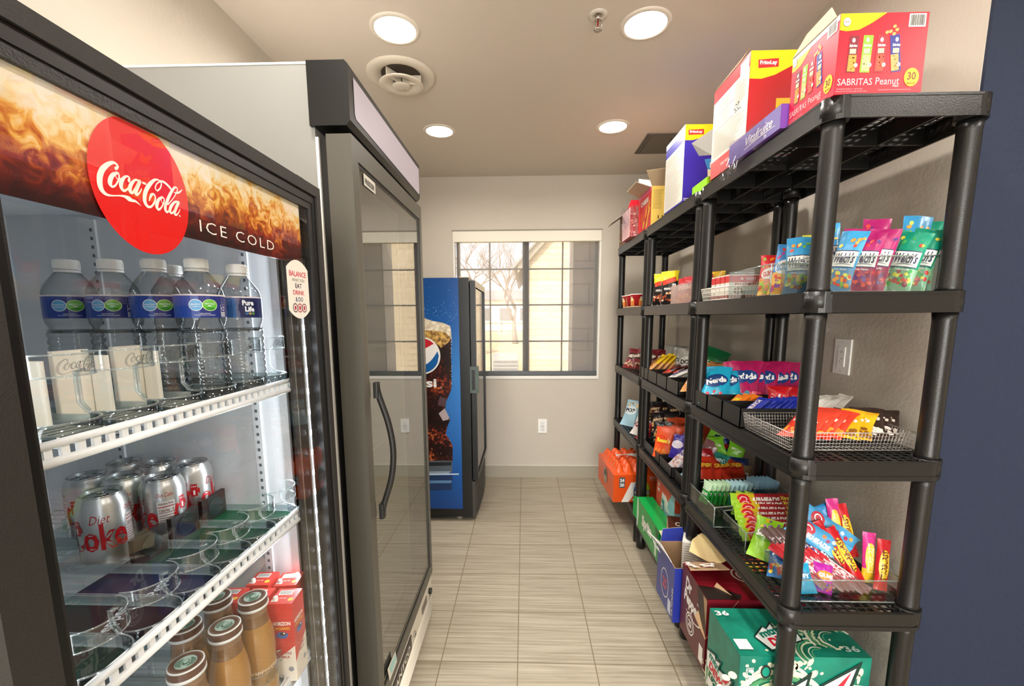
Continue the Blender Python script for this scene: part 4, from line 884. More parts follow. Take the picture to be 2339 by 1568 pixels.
F_.poly(pp((860, 700), (975, 730), (1000, 745), (1026, 760), (1030, 770), (1032, 880), (1030, 893), (1016, 925), (1020, 945), (1028, 960), (1022, 975), (1018, 992), (1030, 1010), (1034, 1020), (1034, 1054), (860, 1054))[::-1], COLA, .0006)
F_.poly(pp((860, 1053), (1033, 1053), (1033, 1080), (1000, 1084), (860, 1084))[::-1], mat('#55606a', .3), .0008); F_.poly(pp((860, 1058), (1031, 1056), (1031, 1064), (860, 1068))[::-1], mat('#22262b', .3), .0010); F_.poly(pp((860, 1078), (1030, 1077), (1025, 1082), (860, 1083))[::-1], mat('#8ea0b4', .3), .0011)
F_.poly(pp((860, 725), (968, 726), (985, 733), (1012, 738), (1028, 745), (1031, 760), (1031, 775), (1015, 760), (990, 765), (860, 770))[::-1], noisemat('#b8a888', '#efe6d2', 40, .4), .0009)
F_.poly(pp((860, 758), (985, 755), (1018, 760), (1030, 772), (1025, 782), (1008, 795), (990, 780), (860, 790))[::-1], noisemat('#5a2c14', '#e0b860', 45, .4), .0011)
F_.poly(pp((1016, 933), (1028, 958), (1012, 962), (1002, 945))[::-1], mat('#b3a4a8', .3), .0010); F_.poly(pp((1005, 905), (1020, 912), (1018, 930), (1000, 925))[::-1], mat('#57414a', .3), .0009)
random.seed(5)
for k in range(150):
    x = random.uniform(965, 1030); y = random.uniform(748, 1050); q = pp((x, y))[0]; s = random.uniform(.0012, .0035)
    F_.ell(q[0], q[1], s, s*random.uniform(.6, 1.2), mat(random.choice(['#7a2f1c', '#b9582e', '#caa06a', '#4d201a', '#d8b98a'] if y > 980 or y < 800 else ['#4d1a18', '#7a2a24', '#2a100f']), .4), .0012, n=7)
for k in range(90):
    q = pp((random.uniform(960, 1045), random.gauss(715, 22)))[0]; F_.ell(q[0], q[1], .0016, .0016, mat('#9cc7ea', .4), .0007, n=6)
for k in range(40):
    q = pp((1031+random.uniform(-1.5, 1.5), random.uniform(770, 890)))[0]; F_.ell(q[0], q[1], .002, .002, mat('#cfd6dc', .4), .0012, n=6)
F_.poly(pp((860, 1083), (1048, 1082), (1048, 1085), (860, 1088))[::-1], mat('#b9d0e6', .4), .0013); F_.poly(pp((860, 1088), (1034, 1086), (1032, 1120), (860, 1124))[::-1], mat('#1a3560', .3), .0007); F_.poly(pp((860, 1098), (1032, 1098), (1031, 1104), (860, 1106))[::-1], mat('#5c86b4', .3), .0009)
gc = pp((963, 813))[0]; gr = pp((1006, 813))[0][0]-gc[0]
F_.ell(gc[0], gc[1], gr, gr, mat('#efeeec', .3), .0016, n=48); 
def seg(lo, hi, rr, m, e):
    pts = []
    N = 24
    top = [(-rr+2*rr*k/N) for k in range(N+1)]
    up = [(x, min(sqrt(max(rr*rr-x*x, 0)), hi(x/rr)*rr)) for x in top]; dn = [(x, max(-sqrt(max(rr*rr-x*x, 0)), lo(x/rr)*rr)) for x in top]
    up = [(x, max(y, -sqrt(max(rr*rr-x*x, 0)))) for x, y in up]; dn = [(x, min(y, sqrt(max(rr*rr-x*x, 0)))) for x, y in dn]
    for k in range(N):
        F_.raw([(gc[0]+dn[k][0], gc[1]+dn[k][1]), (gc[0]+dn[k+1][0], gc[1]+dn[k+1][1]), (gc[0]+up[k+1][0], gc[1]+max(up[k+1][1], dn[k+1][1])), (gc[0]+up[k][0], gc[1]+max(up[k][1], dn[k][1]))], [(0, 1, 2, 3)], m, e)
seg(lambda t: .18+.55*(t+.2), lambda t: 2, gr*.92, mat('#c21f2e', .3), .0020)
seg(lambda t: -2, lambda t: -.55+.95*max(t, -.2)**2 if t > -.2 else -.5, gr*.92, mat('#0d5fa8', .3), .0020)
a = pp((958, 880))[0]; F_.txt('pepsi', pp((954, 881))[0][0], a[1]+.004, 1, mat('#f3f3f1', .3), .0022, width=(pp((1003, 0))[0][0]-pp((905, 0))[0][0]), height=.072, bold=.03); q = pp((1008, 886))[0]; F_.ell(q[0], q[1], .006, .006, mat('#e0e0e0', .3), .0022, r0=.75)
mb.build('side_graphic', pz)['label'] = 'blue side panel with a glass of iced cola'
mb = MB(); mb.box(-.410, PY-.002, .03, -.345, 3.33, 1.603, BLK2); mb.box(-1.0, PY-.001, .03, -.410, PY+.004, .085, BLK2); mb.box(-.405, PY+.0, 1.603, -.345, 3.33, 1.608, mat('#b9ad98', .4)); mb.build('front_trim', pz)
pd = thing('door', None, None); pd.parent = pz
mb = MB(); ring(mb, PY+.002, .285, 3.33, 1.585, (.028, .024, .03, .03), -.338, -.305, BLK2); mb.build('door_frame', pd)
mb = MB(); mb.box(-.315, PY+.03, .315, -.312, 3.306, 1.555, glass('#8f958c', 1.6, .02, floor_=.35)); mb.build('glass_pane', pd)
mb = MB(); mb.box(-.3045, PY+.003, 1.545, -.303, 3.32, 1.585, mat('#b9ad98', .35)); mb.box(-.3045, 3.306, .31, -.303, 3.316, 1.55, BLK2); mb.build('trim_strip', pd)
mb = MB(); HG = mat('#4d5b55', .4); h0 = at(1080, 838, Y=PY); h1 = at(1080, 898, Y=PY)
for b in ((-.345, PY-.012, h1.z, -.300, PY+.002, h1.z+.02), (-.345, PY-.012, h0.z-.02, -.300, PY+.002, h0.z), (-.312, PY-.014, h1.z+.02, -.300, PY+.002, h0.z-.02), (-.345, PY-.008, h1.z+.02, -.335, PY+.002, h0.z-.02), (-.302, PY-.012, h1.z, -.292, PY+.03, h0.z)): mb.box(*b, HG)
mb.build('door_handle', pd)
mb = MB(); GRL = mat('#3c3a35', .5)
mb.prism([(PY+.004, -.345), (PY+.004, -.325), (PY+.12, -.312), (3.02, -.306), (3.22, -.312), (3.325, -.330), (3.325, -.345)], .03, .275, GRL, M=Matrix(((0, 1, 0, 0), (1, 0, 0, 0), (0, 0, 1, 0), (0, 0, 0, 1))))
for k in range(12):
    z = .05+k*.018; mb.tube([(-.323, PY+.03, z), (-.311, PY+.12, z), (-.304, 3.02, z), (-.310, 3.22, z), (-.326, 3.31, z)], .0035, GRL, 5)
mb.build('grille', pz)
for (x, y) in ((-.44, PY+.05), (-.95, PY+.05), (-.44, 3.28), (-.95, 3.28)):
    mb = MB(); mb.cyl((x, y, 0), (x, y, .035), .018, mat('#bdb7a8', .4), 14); mb.build('foot', pz)
# ================================================================ black resin shelving
SHB = mat('#171615', .33, bump=.12, bscale=350.); SX0, SX1 = .66, 1.020
TOPS = [1.832, 1.414, 1.012, .615, .185]; UN = [(1.002, 1.702), (1.706, 2.416), (2.420, 3.120)]
def rounded(x0, y0, x1, y1, r, n=5):
    pts = []
    for cx, cy, a0 in ((x1-r, y1-r, 0), (x0+r, y1-r, 90), (x0+r, y0+r, 180), (x1-r, y0+r, 270)):
        for k in range(n+1): a = radians(a0+90*k/n); pts.append((cx+r*cos(a), cy+r*sin(a)))
    return pts
def ringprism(mb, o, i, z0, z1, m):
    n = len(o); vs = [(x, y, z0) for x, y in o]+[(x, y, z1) for x, y in o]+[(x, y, z0) for x, y in i]+[(x, y, z1) for x, y in i]; fs = []
    for k in range(n):
        k2 = (k+1) % n; fs += [(k, k2, n+k2, n+k), (2*n+k2, 2*n+k, 3*n+k, 3*n+k2), (n+k, n+k2, 3*n+k2, 3*n+k), (k2, k, 2*n+k, 2*n+k2)]
    mb.add(vs, fs, m)
def deck(parent, y0, y1, z):
    mb = MB(); th = .048
    ringprism(mb, rounded(SX0+.002, y0+.002, SX1-.002, y1-.002, .042), rounded(SX0+.006, y0+.006, SX1-.006, y1-.006, .038), z-th+.010, z, SHB)
    ringprism(mb, rounded(SX0, y0, SX1, y1, .044), rounded(SX0+.006, y0+.006, SX1-.006, y1-.006, .038), z-th, z-th+.011, SHB)
    # perforated top: lattice of bars, some wide, shortened inside the rounded corners
    cut = lambda dd: 0 if dd > .044 else .044-sqrt(max(0, .044**2-(.044-max(dd, 0))**2))
    n = int((y1-y0)/.019)
    for k in range(n+1):
        y = y0+.006+(y1-y0-.012)*k/n; w = .0105 if k % 8 == 0 else .0042; q = cut(min(y-y0, y1-y)-w/2); mb.box(SX0+.005+q, y-w/2, z-.006, SX1-.005-q, y+w/2, z-.0015, SHB)
    m_ = 15
    for k in range(m_+1):
        x = SX0+.008+(SX1-SX0-.016)*k/m_; w = .013 if k in (0, 5, 10, m_) else .0050; q = cut(min(x-SX0, SX1-x)-w/2); mb.box(x-w/2, y0+.005+q, z-.0055, x+w/2, y1-.005-q, z-.001, SHB)
    for k in (1, 2): x = SX0+(SX1-SX0)*k/3; mb.box(x-.003, y0+.006, z-th+.004, x+.003, y1-.006, z-.005, SHB)
    for k in (1, 2, 3): y = y0+(y1-y0)*k/4; mb.box(SX0+.006, y-.003, z-th+.004, SX1-.006, y+.003, z-.005, SHB)
    for x in (SX0+.031, SX1-.031):
        for y in (y0+.034, y1-.032): mb.cyl((x, y, z-th+.002), (x, y, z+.001), .029, SHB, 20)
    mb.build('shelf_deck', parent)
for ui, (y0, y1) in enumerate(UN):
    t = thing('resin_shelving_unit', ['black resin five-tier shelving unit nearest the viewer, beside the dark blue wall', 'black resin five-tier shelving unit, middle one of the row', 'black resin five-tier shelving unit at the far end next to the window wall'][ui], 'shelving unit', ((SX0+SX1)/2, (y0+y1)/2, 0), group='black resin shelving units')
    for z in TOPS: deck(t, y0, y1, z)
    for x in (SX0+.031, SX1-.031):
        for y in (y0+.034, y1-.032):
            zz = [.185-.048]+[0]; 
            for a, b in zip([0]+[q for q in TOPS[::-1]][:-1], [TOPS[4]-.048]+[q-.048 for q in TOPS[::-1][1:]]):
                mb = MB()
                if a == 0: mb.lathe([(.024, 0), (.027, .01), (.027, b)], SHB, 20, Matrix.Translation((x, y, 0)), True); mb.build('foot', t)
                else: mb.lathe([(.0255, a), (.0228, a+.01), (.0218, a+.10), (.0218, b-.02), (.0235, b)], SHB, 22, Matrix.Translation((x, y, 0)), True); mb.build('post', t)
# ================================================================ generators for the goods
def rnd(a, b): return random.uniform(a, b)
def bag_S(w, h, th, seed, puff=1.2, crimp=.05, flare=.0, sag=0.):
    r = random.Random(seed); ph = [r.uniform(0, 6.28) for _ in range(10)]; am = [r.uniform(.5, 1) for _ in range(6)]
    def S(u, v, e, side=-1):
        # u in [-w/2,w/2], v in [0,h]
        a = max(-1., min(1., 2*u/w)); b = max(0., min(1., v/h)); bb = (b-crimp)/(1-2*crimp); bb = max(0., min(1., bb))
        env = (4*bb*(1-bb)); env = env**.55 if env > 0 else 0
        prof = (1-abs(a)**2.6); prof = prof**.6 if prof > 0 else 0
        y = .5*th*env*prof
        wr = (sin(9*a+ph[0]+4*b)*am[0]+sin(17*a*b+ph[1]+7*b)*am[1]*.6+sin(23*b+ph[2]+5*a)*am[2]*.5+sin(31*a+ph[3]-13*b)*am[3]*.35)
        edge = 1-abs(2*b-1)**1.5
        y += wr*th*.045*(.35+.65*min(1, prof))*(.4+.6*env)
        k = 1-.10*env*(1-flare)
        x = u*k+sin(ph[4]+b*7)*w*.012
        bend = sin(ph[5]+b*2.2)*th*.10+ (sin(a*3+ph[6])*th*.12 if b > 1-crimp*1.5 or b < crimp*1.5 else 0)
        return Vector((x, side*(y+e)+bend, v))
    return S
def bag(name, w, h, th, front, back=None, prints=(), seed=0, nu=12, nv=16, crimp=.05, cols=None):
    """front: list of (upto v fraction, material). prints(F) draws on the front film"""
    mb = MB(); S = bag_S(w, h, th, seed, crimp=crimp); back = back or front
    def pick(bands, v):
        for t, m in bands:
            if v <= t: return m
        return bands[-1][1]
    mb.grid(lambda a, b: S((a-.5)*w, b*h, 0, -1), nu, nv, None, True, lambda a, b: pick(front, b))
    mb.grid(lambda a, b: S((a-.5)*w, b*h, 0, 1), nu, nv, None, True, lambda a, b: pick(back, b), flip=True)
    if prints:
        F = Face(mb, lambda u, v, e: S(u, v, e*1.0+.0004, -1), w/9); prints(F, w, h, random.Random(seed+5))
    return mb
def put(mb, name, label, cat, loc, rz=0, lean=0, roll=0, group=None):
    o = mb.build(name, world=False); tag(o, label, cat, group); pose(o, loc, rz, lean, roll); return o
def pose(o, loc, rz=0, lean=0, roll=0):
    M = Matrix.Rotation(radians(rz), 4, 'Z') @ Matrix.Rotation(radians(-lean), 4, 'X') @ Matrix.Rotation(radians(roll), 4, 'Y')
    o.location = loc; o.rotation_euler = M.to_euler()
def blobs(F, w, h, r, v0, v1, cols, n, s, e=.0004, al=.8):
    for k in range(n):
        F.ell((r.random()-.5)*w*.86, h*(v0+(v1-v0)*r.random()), s*r.uniform(.6, 1.2), s*al*r.uniform(.6, 1.2), r.choice(cols), e+k*.00001, rot=r.uniform(0, 180), n=9)
def barcode(F, u, v, w, h, e=.0006):
    F.rect(u, v, u+w, v+h, mat('#f1eee8', .5), e); r = random.Random(3); x = u+w*.08
    while x < u+w*.9:
        q = w*r.choice((.015, .03, .045)); F.rect(x, v+h*.1, x+q, v+h*.92, mat('#2a2a2c', .5), e+.0003); x += q+w*r.choice((.02, .03))
def lines(F, u0, v0, u1, v1, n, m, e=.0006, t=.45):
    r = random.Random(n)
    for k in range(n):
        v = v0+(v1-v0)*(k+.5)/n; d = abs(v1-v0)/n*t; F.rect(u0, v-d/2, u0+(u1-u0)*r.uniform(.7, 1), v+d/2, m, e)
RED_ = mat('#c8102a', .4); YEL = mat('#f4cf12', .4); WH = mat('#efece6', .4); DKR = mat('#8e1020', .4); KRAFT = mat('#a98a68', .8); KRAFT2 = mat('#c3aa8a', .8); INK = mat('#33312f', .5)
NAVY = mat('#1c2350', .4)
def carton(name, label, cat, x0, y0, z0, x1, y1, z1, cols, group=None, rz=0, open_top=False, thick=.003):
    """printed carton; cols: dict of face colours. Returns (thing, body MB faces fn)"""
    t = thing(name, label, cat, ((x0+x1)/2, (y0+y1)/2, z0), (0, 0, radians(rz)), group)
    w, d, h = x1-x0, y1-y0, z1-z0; mb = MB(); F = box_faces(mb, w, d, h)
    inn = KRAFT
    if open_top:
        for b, c in (((-w/2, -d/2, 0, w/2, -d/2+thick, h), 'front'), ((-w/2, d/2-thick, 0, w/2, d/2, h), 'back'), ((-w/2, -d/2+thick, 0, -w/2+thick, d/2-thick, h), 'left'), ((w/2-thick, -d/2+thick, 0, w/2, d/2-thick, h), 'right'), ((-w/2, -d/2, 0, w/2, d/2, thick), 'front')):
            mb.box(*b, inn if c not in cols else inn)
    else: mb.box(-w/2, -d/2, 0, w/2, d/2, h, cols.get('top', cols['front']))
    dims = dict(front=(w, h), back=(w, h), left=(d, h), right=(d, h), top=(w, d))
    for k, f in F.items():
        if k == 'top' and open_top: continue
        f.rect(0, 0, dims[k][0], dims[k][1], cols.get(k, cols['front']), .0004)
    return t, mb, F, w, d, h
def flap(t, pts, m, m2=None, name='flap', th=.0025):
    """a cardboard flap, local quad pts (4 corners)"""
    P = [Vector(p) for p in pts]; n = (P[1]-P[0]).cross(P[2]-P[0]).normalized()*th; mb = MB()
    mb.add(P, [(0, 1, 2, 3)], m); mb.add([p-n for p in P], [(3, 2, 1, 0)], m2 or m); vs = P+[p-n for p in P]
    mb.add(vs, [(0, 4, 5, 1), (1, 5, 6, 2), (2, 6, 7, 3), (3, 7, 4, 0)], m2 or m); return mb.build(name, t, world=False)
Z1 = TOPS[0]
# ---------------- top deck: red peanut box
t, mb, F, w, d, h = carton('snack_box', 'bright red and yellow peanut mix box at the near end of the top shelf', 'box', .668, 1.008, Z1, .850, 1.168, Z1+.158, dict(front=RED_, left=mat('#cf1636', .4)))
def peanutface(f, W, H, flip=False):
    f.poly([(0, H), (0, H*.80), (W*.08, H*.785), (W*.22, H*.80), (W*.36, H*.88), (W*.52, H)], YEL, .0007)
    f.ell(W*.075, H*.895, H*.052, H*.058, INK, .0010); f.ell(W*.075, H*.895, H*.047, H*.053, WH, .0013); f.txt('sabritas', W*.075, H*.9, 1, RED_, .0016, width=H*.07, height=H*.02)
    barcode(f, W*.775, H*.82, W*.19, H*.16, .0010)
    for k, (c, c2, x) in enumerate((('#7d2230', '#e0903c', .17), ('#86c232', '#cdb878', .33), ('#a02434', '#cf4a36', .49), ('#2b2f86', '#c99a58', .66))):
        u = W*x; rot = 8 if k == 3 else -2; v0 = H*.27
        f.rect(u-W*.055, v0, u+W*.055, v0+H*.46, mat(c, .4), .0009, rot=rot); f.rect(u-W*.045, v0+H*.015, u+W*.045, v0+H*.22, mat(c2, .4), .0012, rot=rot)
        f.ell(u, v0+H*.40, W*.018, H*.028, WH, .0013); f.txt('Sabritas', u, v0+H*.335, 1, WH, .0014, width=W*.09, height=H*.035, bold=.03, shear=.2); f.rect(u-W*.035, v0+H*.235, u+W*.035, v0+H*.295, mat('#e6c9a0', .4), .0013)
        r = random.Random(k)
        for q in range(26): f.ell(u+W*.037*(r.random()*2-1), v0+H*(.03+.17*r.random()), W*.008, H*.010, mat(['#f0a850', '#e8d9a4', '#e06848', '#d9b070'][k], .4), .0014, n=7, rot=r.random()*90)
        f.ell(u+W*.045, v0+H*.09, W*.020, H*.026, WH, .0018); f.txt('12' if k == 0 else '6', u+W*.045, v0+H*.09, 1, INK, .0020, height=H*.022, width=W*.016)
    for x, y in ((.54, .76), (.58, .77), (.62, .83), (.65, .79), (.62, .74)): f.ell(W*x, H*y, W*.022, H*.02, mat('#e3a35c', .4), .0012, rot=30)
    f.txt('SABRITAS', W*.225, H*.155, 1, mat('#f2c9c9', .4), .0010, width=W*.40, height=H*.085, bold=.0); f.txt('Peanut', W*.60, H*.16, 1, mat('#f2c9c9', .4), .0010, width=W*.27, height=H*.09, bold=.0); f.txt('MIX', W*.70, H*.095, 1, mat('#f2c9c9', .4), .0010, width=W*.07, height=H*.028)
    f.ell(W*.87, H*.20, W*.085, H*.115, YEL, .0012); f.txt('30', W*.87, H*.215, 1, mat('#7c3a10', .4), .0015, width=W*.10, height=H*.10, bold=.03); f.txt('BAGS', W*.87, H*.125, 1, mat('#7c3a10', .4), .0015, width=W*.09, height=H*.028, bold=.03)
    f.txt('30 INDIVIDUAL BAGS, 30 - 1 5/8 OZ. (46g)', W*.17, H*.065, 1, mat('#e8a0a8', .4), .0010, width=W*.30, height=H*.018); f.txt('TOTAL NET WT. 48 3/4 OZ. (3 LBS. 3/4 OZ.) 1.38 kg', W*.19, H*.035, 1, mat('#e8a0a8', .4), .0010, width=W*.36, height=H*.018); f.rect(W*.5, H*.04, W*.88, H*.055, mat('#d8606a', .4), .001)
peanutface(F['front'], w, h); peanutface(F['left'], d, h)
F['left'].rect(0, h*.93, d, h, mat('#d9dadf', .4), .0008); mb.build('carton_body', t, world=False)
flap(t, [(-w/2, -d/2+.01, h), (-w/2, d/2, h), (-w/2+.03, d/2, h+.055), (-w/2+.02, -d/2+.06, h+.05)], KRAFT, KRAFT2); flap(t, [(-w/2+.02, d/2, h), (w/2-.02, d/2, h), (w/2-.05, d/2+.01, h+.045), (-w/2+.03, d/2+.01, h+.045)], KRAFT, KRAFT2)
flap(t, [(-w/2, -d/2, h), (w/2, -d/2, h), (w/2-.03, -d/2+.05, h+.006), (-w/2+.03, -d/2+.05, h+.008)], mat('#c9506a', .4), KRAFT)
# ---------------- purple chocolate box in torn clear wrap
PUR = mat('#6d4aa0', .35); t, mb, F, w, d, h = carton('sweets_box', 'small purple carton in torn clear wrap lying along the top shelf edge', 'box', .650, 1.172, Z1, .682, 1.445, Z1+.058, dict(front=mat('#6b3f98', .35), left=mat('#7466ab', .35)))
f = F['left']; f.txt('Vitafruite', d*.62, h*.55, 1, WH, .0008, width=d*.5, height=h*.42, shear=.3, bold=.01, rot=0); f.stroke([(d*.35, h*.22, .002), (d*.6, h*.30, .003), (d*.92, h*.28, .001)], WH, .0008); f.txt('24', d*.75, h*.14, 1, WH, .0008, width=.012, height=.009)
mb.build('carton_body', t, world=False)
mb = MB(); WRAP = glass('#f6f4fa', 1.5, .08, floor_=.10); r = random.Random(2); ph = [r.random()*6 for _ in range(6)]
mb.grid(lambda a, b: Vector((-w/2-.003-.004*abs(sin(9*a+ph[0]+5*b)), d/2-a*d*.75, h*1.03*b-(.04*(1-b)*(1 if a < .35 else .25))+.006*sin(13*a+ph[1]))), 34, 10, WRAP, True)
mb.grid(lambda a, b: Vector((-w/2-.006-.014*b*abs(sin(11*a+ph[2])), d/2+.04-a*.13, .010-b*.045+.008*sin(17*a+ph[3]))), 22, 8, WRAP, True); mb.build('clear_wrap', t, world=False)['label'] = 'torn clear plastic wrap'
# ---------------- red variety crisps box
t, mb, F, w, d, h = carton('snack_box', 'large red and yellow crisps carton with a white nutrition side on the top shelf', 'box', .672, 1.392, Z1+.012, .900, 1.632, Z1+.305, dict(front=mat('#b5161c', .4), left=mat('#d9333c', .4)))
f = F['front']; f.poly([(0, h), (0, h*.74), (w*.15, h*.735), (w*.32, h*.77), (w*.55, h*.86), (w*.75, h*.95), (w*.9, h)], YEL, .0007)
f.rect(w*.10, h*.84, w*.36, h*.92, mat('#c0272d', .4), .0010, rot=3); f.txt('FritoLay', w*.23, h*.882, 1, WH, .0013, width=w*.22, height=h*.048, bold=.04); f.ell(w*.24, h*.935, w*.05, h*.022, YEL, .0009)
f.rect(w*.36, h*.05, w*.70, h*.55, mat('#e8b820', .4), .0010); f.ell(w*.52, h*.40, w*.13, h*.08, mat('#d97a1a', .4), .0013); f.txt("Lay's", w*.53, h*.42, 1, WH, .0016, width=w*.2, height=h*.06, bold=.03); f.rect(w*.62, h*.45, w*.98, h*.86, mat('#26221f', .4), .0012); f.ell(w*.78, h*.68, w*.10, h*.07, RED_, .0015); f.txt('Doritos', w*.78, h*.69, 1, WH, .0018, width=w*.2, height=h*.05, bold=.03); f.ell(w*.72, h*.53, w*.08, h*.05, mat('#e08a30', .4), .0016)
f = F['left']; PAN = mat('#ddd9ce', .45); f.rect(d*.0, h*.19, d*1, h*.86, PAN, .0008); f.rect(0, h*.86, d*.72, h, mat('#d9333c', .4), .0008); f.rect(d*.76, h*.80, d*.97, h*.97, WH, .0010); f.rect(0, 0, d, h*.19, mat('#d65a5a', .4), .0007)
g = mat('#a9a599', .5); lines(f, d*.04, h*.22, d*.95, h*.52, 22, g, .0011, .3); lines(f, d*.04, h*.55, d*.6, h*.68, 9, g, .0011, .3); lines(f, d*.04, h*.72, d*.6, h*.82, 7, g, .0011, .3); lines(f, d*.64, h*.60, d*.95, h*.84, 14, g, .0011, .3)
f.rect(d*.04, h*.695, d*.62, h*.699, INK, .0012); f.rect(d*.04, h*.53, d*.62, h*.534, INK, .0012)
rr = random.Random(9)
for k in range(34): f.rect(d*.66+d*.2*rr.random(), h*.55+h*.08*rr.random(), d*.68+d*.2*rr.random()*0+d*.2*rr.random()*0+d*.67, h*.60, INK, .0012) if False else f.ell(d*(.66+.17*rr.random()), h*(.53+.09*rr.random()), d*.012, h*.004, INK, .0013, n=6)
f.txt('variety', d*.47, h*.10, 1, WH, .0011, width=d*.30, height=h*.045, bold=.0); f.ell(d*.70, h*.11, d*.075, h*.055, YEL, .0012); f.txt('30', d*.70, h*.12, 1, mat('#7c3a10', .4), .0014, width=d*.07, height=h*.04, bold=.03)
mb.build('carton_body', t, world=False)
flap(t, [(-w/2, -d/2+.06, h), (-w/2, d/2, h), (-w/2+.04, d/2-.01, h+.05), (-w/2+.03, -d/2+.07, h+.045)], KRAFT, mat('#8a6448', .8)); flap(t, [(-w/2-.0, d/2, h*.30), (-w/2, d/2, h*.60), (-w/2-.055, d/2+.05, h*.50), (-w/2-.03, d/2+.04, h*.34)], mat('#9c9a94', .6), WH)
# ---------------- blue crisps box
BL = mat('#3327a0', .35); t, mb, F, w, d, h = carton('snack_box', 'deep blue and yellow crisps carton with a picture of a crisp bag', 'box', .670, 1.902, Z1+.008, .880, 2.138, Z1+.315, dict(front=BL, left=mat('#3a37a8', .35)))
f = F['front']; f.poly([(0, h), (0, h*.80), (w*.15, h*.80), (w*.32, h*.83), (w*.5, h*.92), (w*.62, h)], YEL, .0007); f.rect(w*.06, h*.87, w*.36, h*.935, mat('#c0272d', .4), .0010, rot=2); f.txt('FritoLay', w*.21, h*.902, 1, WH, .0013, width=w*.25, height=h*.04, bold=.04)
f.poly([(w*.40, h*.55), (w*.95, h*.60), (w*.95, h*.42), (w*.47, h*.42)], mat('#3f8fd0', .35), .0009); f.poly([(w*.47, h*.42), (w*.95, h*.42), (w*.95, h*.33), (w*.48, h*.33)], mat('#e9d9c0', .35), .0009); f.poly([(w*.48, h*.33), (w*.95, h*.33), (w*.95, h*.22), (w*.46, h*.20)], mat('#d8481e', .35), .0009)
f.txt('RUFFLES', w*.72, h*.475, 1, WH, .0012, width=w*.42, height=h*.07, bold=.04); f.ell(w*.68, h*.38, w*.14, h*.03, mat('#e0a040', .4), .0012); f.ell(w*.55, h*.65, w*.10, h*.045, mat('#e9bb66', .4), .0010, rot=20); f.ell(w*.44, h*.68, w*.05, h*.03, mat('#e9bb66', .4), .0010, rot=-40); f.ell(w*.60, h*.70, w*.045, h*.04, mat('#e9bb66', .4), .0010)
for k in range(2): f.rect(w*.02, h*(.02+.02*k), w*(.6-.2*k), h*(.03+.02*k), mat('#c9c8e6', .4), .0010)
f = F['left']; f.rect(d*.0, h*.02, d*1, h*.80, PAN, .0008); f.rect(0, h*.93, d, h, mat('#dfe2f0', .4), .0008); lines(f, d*.04, h*.04, d*.95, h*.42, 26, g, .0011, .3); lines(f, d*.04, h*.46, d*.9, h*.58, 9, g, .0011, .3); lines(f, d*.04, h*.63, d*.9, h*.77, 9, g, .0011, .3); f.rect(d*.04, h*.44, d*.9, h*.444, INK, .0012); f.rect(d*.04, h*.60, d*.9, h*.604, INK, .0012)
mb.build('carton_body', t, world=False)
# lime green corner of a card peeking out between the two boxes
mb = MB(); mb.box(.672, 1.66, Z1, .80, 1.80, Z1+.035, mat('#8fd118', .4)); tag(mb.build('green_card_box'), 'flat lime green box mostly hidden between the blue and red cartons', 'box')
# ---------------- yellow carton with open flaps
YB_ = mat('#e6c256', .5); t, mb, F, w, d, h = carton('snack_box', 'yellow carton with its flaps standing open, red picture on the aisle side', 'box', .680, 2.392, Z1, .860, 2.640, Z1+.215, dict(front=YB_, left=mat('#d8262c', .4)), open_top=True)
f = F['front']; lines(f, w*.05, h*.45, w*.35, h*.92, 16, mat('#8f7638', .5), .0008, .3); f.txt('SNACKS', w*.55, h*.62, 1, mat('#4d3c1c', .5), .0009, width=h*.5, height=w*.16, rot=90, bold=.02)
for k in range(5): f.rect(w*(.2+.12*k), h*.22, w*(.24+.12*k), h*.30, mat('#6b5424', .5), .0009)
f = F['left']; r = random.Random(6)
for k in range(16): f.ell(d*(.1+.8*r.random()), h*(.15+.5*r.random()), d*.11, h*.05, mat(r.choice(['#f2a818', '#f7cf3a', '#e8741a', '#c8181e']), .4), .0008+k*.00004, rot=50, n=14)
f.txt('CHEESE', d*.5, h*.75, 1, WH, .0016, width=d*.6, height=h*.12, bold=.04); f.rect(0, h*.90, d, h, mat('#d9527a', .4), .0009)
mb.build('carton_body', t, world=False)
flap(t, [(-w/2, -d/2, h), (w/2-.02, -d/2, h), (w/2-.05, -d/2-.09, h+.07), (-w/2-.05, -d/2-.07, h+.055)], mat('#cdb48e', .8), KRAFT2); flap(t, [(-w/2, d/2, h), (-w/2, -d/2+.02, h), (-w/2-.085, -d/2+.0, h+.02), (-w/2-.08, d/2-.03, h+.03)], mat('#b7a58a', .8), mat('#b7a58a', .8))
flap(t, [(-w/2, d/2, h), (w/2, d/2, h), (w/2, d/2+.03, h+.10), (-w/2, d/2+.03, h+.12)], mat('#e6e2da', .6), KRAFT); flap(t, [(w/2, -d/2, h), (w/2, d/2, h), (w/2+.01, d/2, h+.09), (w/2+.01, -d/2+.02, h+.09)], KRAFT, RED_)
